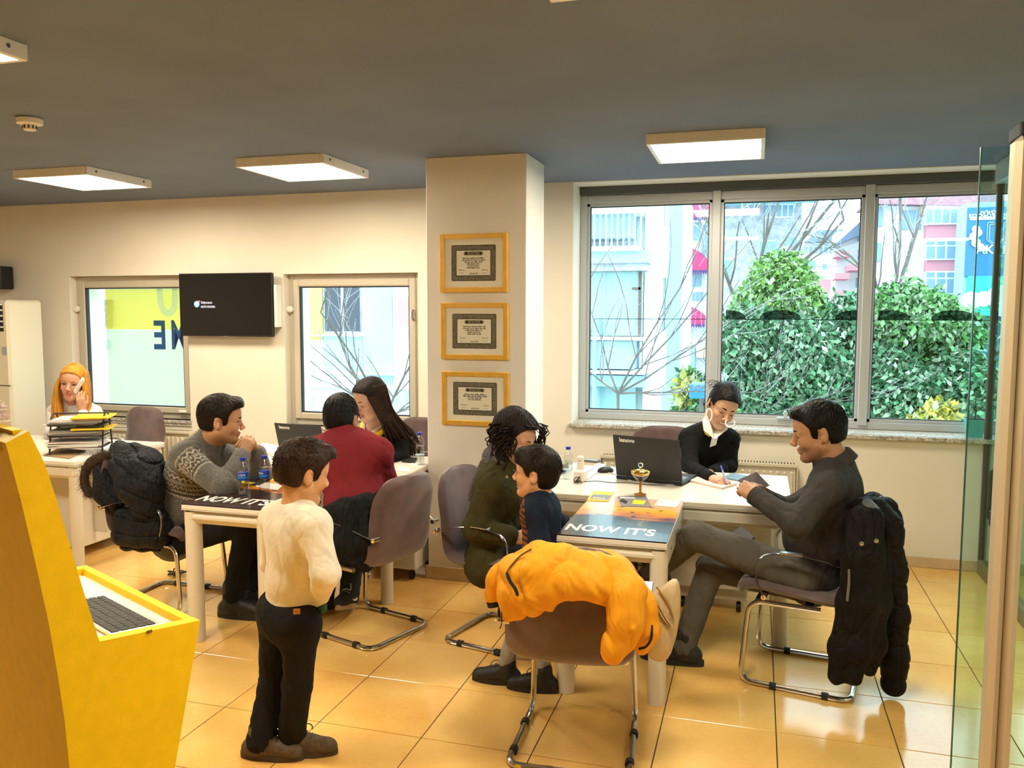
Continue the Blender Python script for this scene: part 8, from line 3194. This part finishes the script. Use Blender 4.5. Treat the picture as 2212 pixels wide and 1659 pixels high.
# ---- smiling consultant with pearl earrings
def woman_consultant():
    J = jt(pel=(1468, 1075, 5.55), waist=(1490, 1025, 5.50), chest=(1520, 970, 5.40), neck=(1540, 926, 5.32),
           shR=(1488, 948, 5.30), shL=(1576, 950, 5.42), elR=(1492, 1012, 5.10), wrR=(1540, 1034, 4.78), elL=(1575, 1005, 5.35), wrL=(1535, 1020, 5.12),
           hipR=(1445, 1080, 5.50), hipL=(1500, 1080, 5.58), knL=(1500, 1090, 5.2), knR=(1450, 1090, 5.2), anL=(1500, 1230, 5.3), anR=(1450, 1230, 5.3))
    O = V3((J['pel'][0], J['pel'][1], 0))
    t = person('smiling woman in black cardigan with large pearl earrings writing at the desk', O)
    c = at(1560, 878, 5.24)
    H = head_frame((0.34, -0.86, -0.36), (0.40, -0.22, 0.90))
    s = 1.03
    hr = dict(d=at(1575, 1040, 4.66) - J['wrR'], palm=(0.15, 0.2, -0.9), thumb=(-0.2, 0.8, 0.2), s=0.90, curl=(0.55, 0.75, 0.5), tcurl=0.5)
    hl = dict(d=(-0.5, -0.5, -0.3), palm=(0, 0, -1), thumb=(0.3, 0.6, 0), s=0.88, curl=(0.3, 0.4, 0.3))
    body(t, O, J, H, c, s, 'wom', 'closed', dict(R=hr, L=hl), smile=1.0, female=True, neck_r=0.047, forearm=(0.026, 0.032, 0.022), blush=0.35, lips=(0.46, 0.10, 0.09))
    face_bits(t, O, H, c, s, 'closed', m_hair_black, 1.15, smile=1.0)
    line = ([-0.14, -0.06, -0.03, -0.02, 0.01, 0.03, 0.05, 0.07, 0.095, 0.12], [-0.055, -0.06, -0.04, 0.015, 0.012, 0.0, 0.045, 0.070, 0.084, 0.088])
    hair_cap(t, O, H, c, s, m_hair_black, 0.013, line=line, rough=0.0018, seed=9, top=0.012, strands=380,
             tufts=[((-0.11, 0, 0.03), (-0.13, 0, -0.03), 0.045, 0.03), ((0.0, -0.02, 0.125), (-0.05, 0.01, 0.13), 0.02, 0.02)])
    P = lambda x, y, z: c + H @ (np.array([x, y, z]) * s)
    mb = MB()
    rnd = random.Random(2)
    for k in range(22):
        a = P(-0.04 + rnd.uniform(-0.05, 0.03), rnd.uniform(-0.07, 0.03), 0.115)
        mb.tube(catmull([a, a + np.array([-0.03 - 0.02 * rnd.random(), 0, 0.018 * rnd.random()]), a + np.array([-0.06 - 0.03 * rnd.random(), 0.01, -0.03 * rnd.random()])], 3), 0.0012, 4)
    mb.build('stray_hairs', m_hair_black, t, O, smooth=179)
    m = cloth('black_cardigan_knit', (0.010, 0.010, 0.010), 0.85, 0.25)
    top(t, O, J, m, 'cardigan', 0.90, 0.012, (0.056, 0.048, 0.036), 0.007, bust=0.9, pelvis=False)
    trousers(t, O, J, m_blackcloth, 0.08, 0.058, 0.05, g=0.95)
    for sd in 'LR':
        shoe(t, O, J['an' + sd] + np.array([0, 0, 0.02]), (0, -1, 0), 0.95, m_leather, m_rubber, floor_z=0.0)
    # white shirt collar with open points and placket
    wm = mat('white_shirt_cotton', (0.82, 0.79, 0.76), 0.75, bump=0.1, bscale=60)
    Y0 = 5.19
    q = lambda x, y, Y=Y0: at(x, y, Y)
    mb = MB()
    mb.prism([q(1524, 888, 5.24), q(1517, 910, 5.20), q(1520, 930, 5.18), q(1542, 948, 5.15), q(1533, 915, 5.20), q(1527, 892, 5.25)], (0.004, 0.012, 0.0))
    mb.build('collar', wm, t, O, smooth=None)
    mb = MB()
    mb.prism([q(1545, 948, 5.15), q(1570, 928, 5.20), q(1568, 916, 5.24), q(1556, 918, 5.25), q(1541, 936, 5.20)], (0.004, 0.012, 0.0))
    mb.build('collar', wm, t, O, smooth=None)
    mb = MB()
    mb.prism([q(1538, 944, 5.175), q(1550, 942, 5.175), q(1545, 962, 5.19), q(1533, 966, 5.20)], (0.004, 0.02, 0.0))
    mb.build('shirt_placket', wm, t, O, smooth=None)
    mb = MB()
    mb.prism([q(1519, 925, 5.19), q(1523, 938, 5.18), q(1532, 944, 5.17), q(1526, 932, 5.19)], (0.004, 0.012, 0.0))
    mb.build('yellow_tie', mat('mustard_silk', (0.55, 0.42, 0.02), 0.5), t, O, smooth=None)
    # pearl hoops
    for cx, cy, rx, ry, Y_ in ((1532, 896, 6.0, 13.0, 5.13), (1577, 914, 10.0, 9.0, 5.10)):
        mb = MB()
        n = 26
        for k in range(n):
            a = 2 * math.pi * k / n
            if cx > 1550 and 0.5 < a < 2.2:
                continue
            p = at(cx + rx * math.cos(a), cy - ry * math.sin(a), Y_ + 0.012 * math.sin(a))
            mb.ball(p, 0.0046, 8, 6)
        tag(mb.build('pearl_earring', m_pearl, t, O, smooth=179), 'large pearl hoop')


woman_consultant()


# ---- boy standing in the foreground, seen from behind
def boy_front():
    J = jt(pel=(622, 1330, 2.66), waist=(630, 1250, 2.66), chest=(638, 1172, 2.66), neck=(642, 1105, 2.66),
           shL=(594, 1120, 2.76), shR=(680, 1135, 2.57), elL=(592, 1215, 2.86), wrL=(640, 1285, 2.92), elR=(703, 1240, 2.52), wrR=(688, 1292, 2.70),
           hipL=(598, 1348, 2.71), hipR=(650, 1352, 2.61), knL=(590, 1475, 2.70), knR=(642, 1480, 2.64), anL=(562, 1598, 2.63), anR=(632, 1583, 2.68))
    O = V3((J['pel'][0], J['pel'][1], 0))
    t = person('boy in light grey sweatshirt and black trousers standing in the foreground', O)
    c = at(654, 1022, 2.67)
    H = head_frame((0.52, 0.80, -0.24), (0.10, 0.14, 1))
    s = 0.93
    hl = dict(d=(0.8, 0.0, -0.1), palm=(-0.3, -0.6, 0), thumb=(0, 0, 1), s=0.66, curl=(0.6, 0.6, 0.4))
    hr = dict(d=(-0.2, 0.9, -0.1), palm=(-0.7, -0.2, 0), thumb=(0, 0, 1), s=0.66, curl=(0.6, 0.6, 0.4))
    body(t, O, J, H, c, s, 'boy', 'open', dict(L=hl, R=hr), neck_r=0.047, forearm=(0.018, 0.025, 0.019), blush=0.4)
    face_bits(t, O, H, c, s, 'open', m_hair_br, 0.8)
    hair_cap(t, O, H, c, s, m_hair_br, 0.014, rough=0.0022, seed=10, lift_front=0.012, freq=110, strands=520, messy=3.0,
             tufts=[((0.02, 0, 0.125), (0.06, 0.01, 0.135), 0.014, 0.008), ((-0.02, -0.02, 0.128), (0.01, 0.0, 0.14), 0.014, 0.008), ((0.08, 0.02, 0.095), (0.118, 0.0, 0.075), 0.018, 0.008), ((0.08, -0.02, 0.095), (0.115, -0.03, 0.07), 0.018, 0.008)])
    mm = cloth('heather_grey_sweatshirt', (0.74, 0.67, 0.54), 0.9, 0.28, var=0.12)
    top(t, O, J, mm, 'sweatshirt', 0.74, 0.012, (0.052, 0.048, 0.038), 0.0035, res=0.006, hem=(J['pel'] + np.array([0, 0, 0.015]), (0.25, 0.1, 1)))
    # green print on the front hem
    p = J['wrR'] + np.array([0.03, -0.035, -0.02])
    MB().ball(p, (0.026, 0.010, 0.022), 10, 6).build('cuff_print', mat('green_print', (0.03, 0.10, 0.07), 0.8), t, O)
    tm = cloth('black_cotton_trousers', (0.013, 0.012, 0.012), 0.8, 0.4)
    trousers(t, O, J, tm, 0.072, 0.058, 0.056, g=0.92, amp=0.008)
    p = at(641, 1321, 2.50)
    MB().box((-0.012, -0.002, -0.010), (0.012, 0.002, 0.010), 0.001, M=Matrix.Translation(p - O) @ Matrix.Rotation(0.5, 4, 'Z')).build('leather_patch', mat('tan_patch', (0.36, 0.13, 0.02), 0.6), t, smooth=None)
    bm = mat('brown_hiking_leather', (0.085, 0.055, 0.028), 0.7, var=0.3, vscale=40, bump=0.3, bscale=90)
    sm = mat('brown_hiking_sole', (0.060, 0.042, 0.024), 0.8)
    shoe(t, O, J['anL'], (0.55, 0.10, 0), 0.86, bm, sm, floor_z=0.0, high=0.05)
    shoe(t, O, J['anR'], (0.85, 0.30, 0), 0.86, bm, sm, floor_z=0.0, high=0.05)


boy_front()
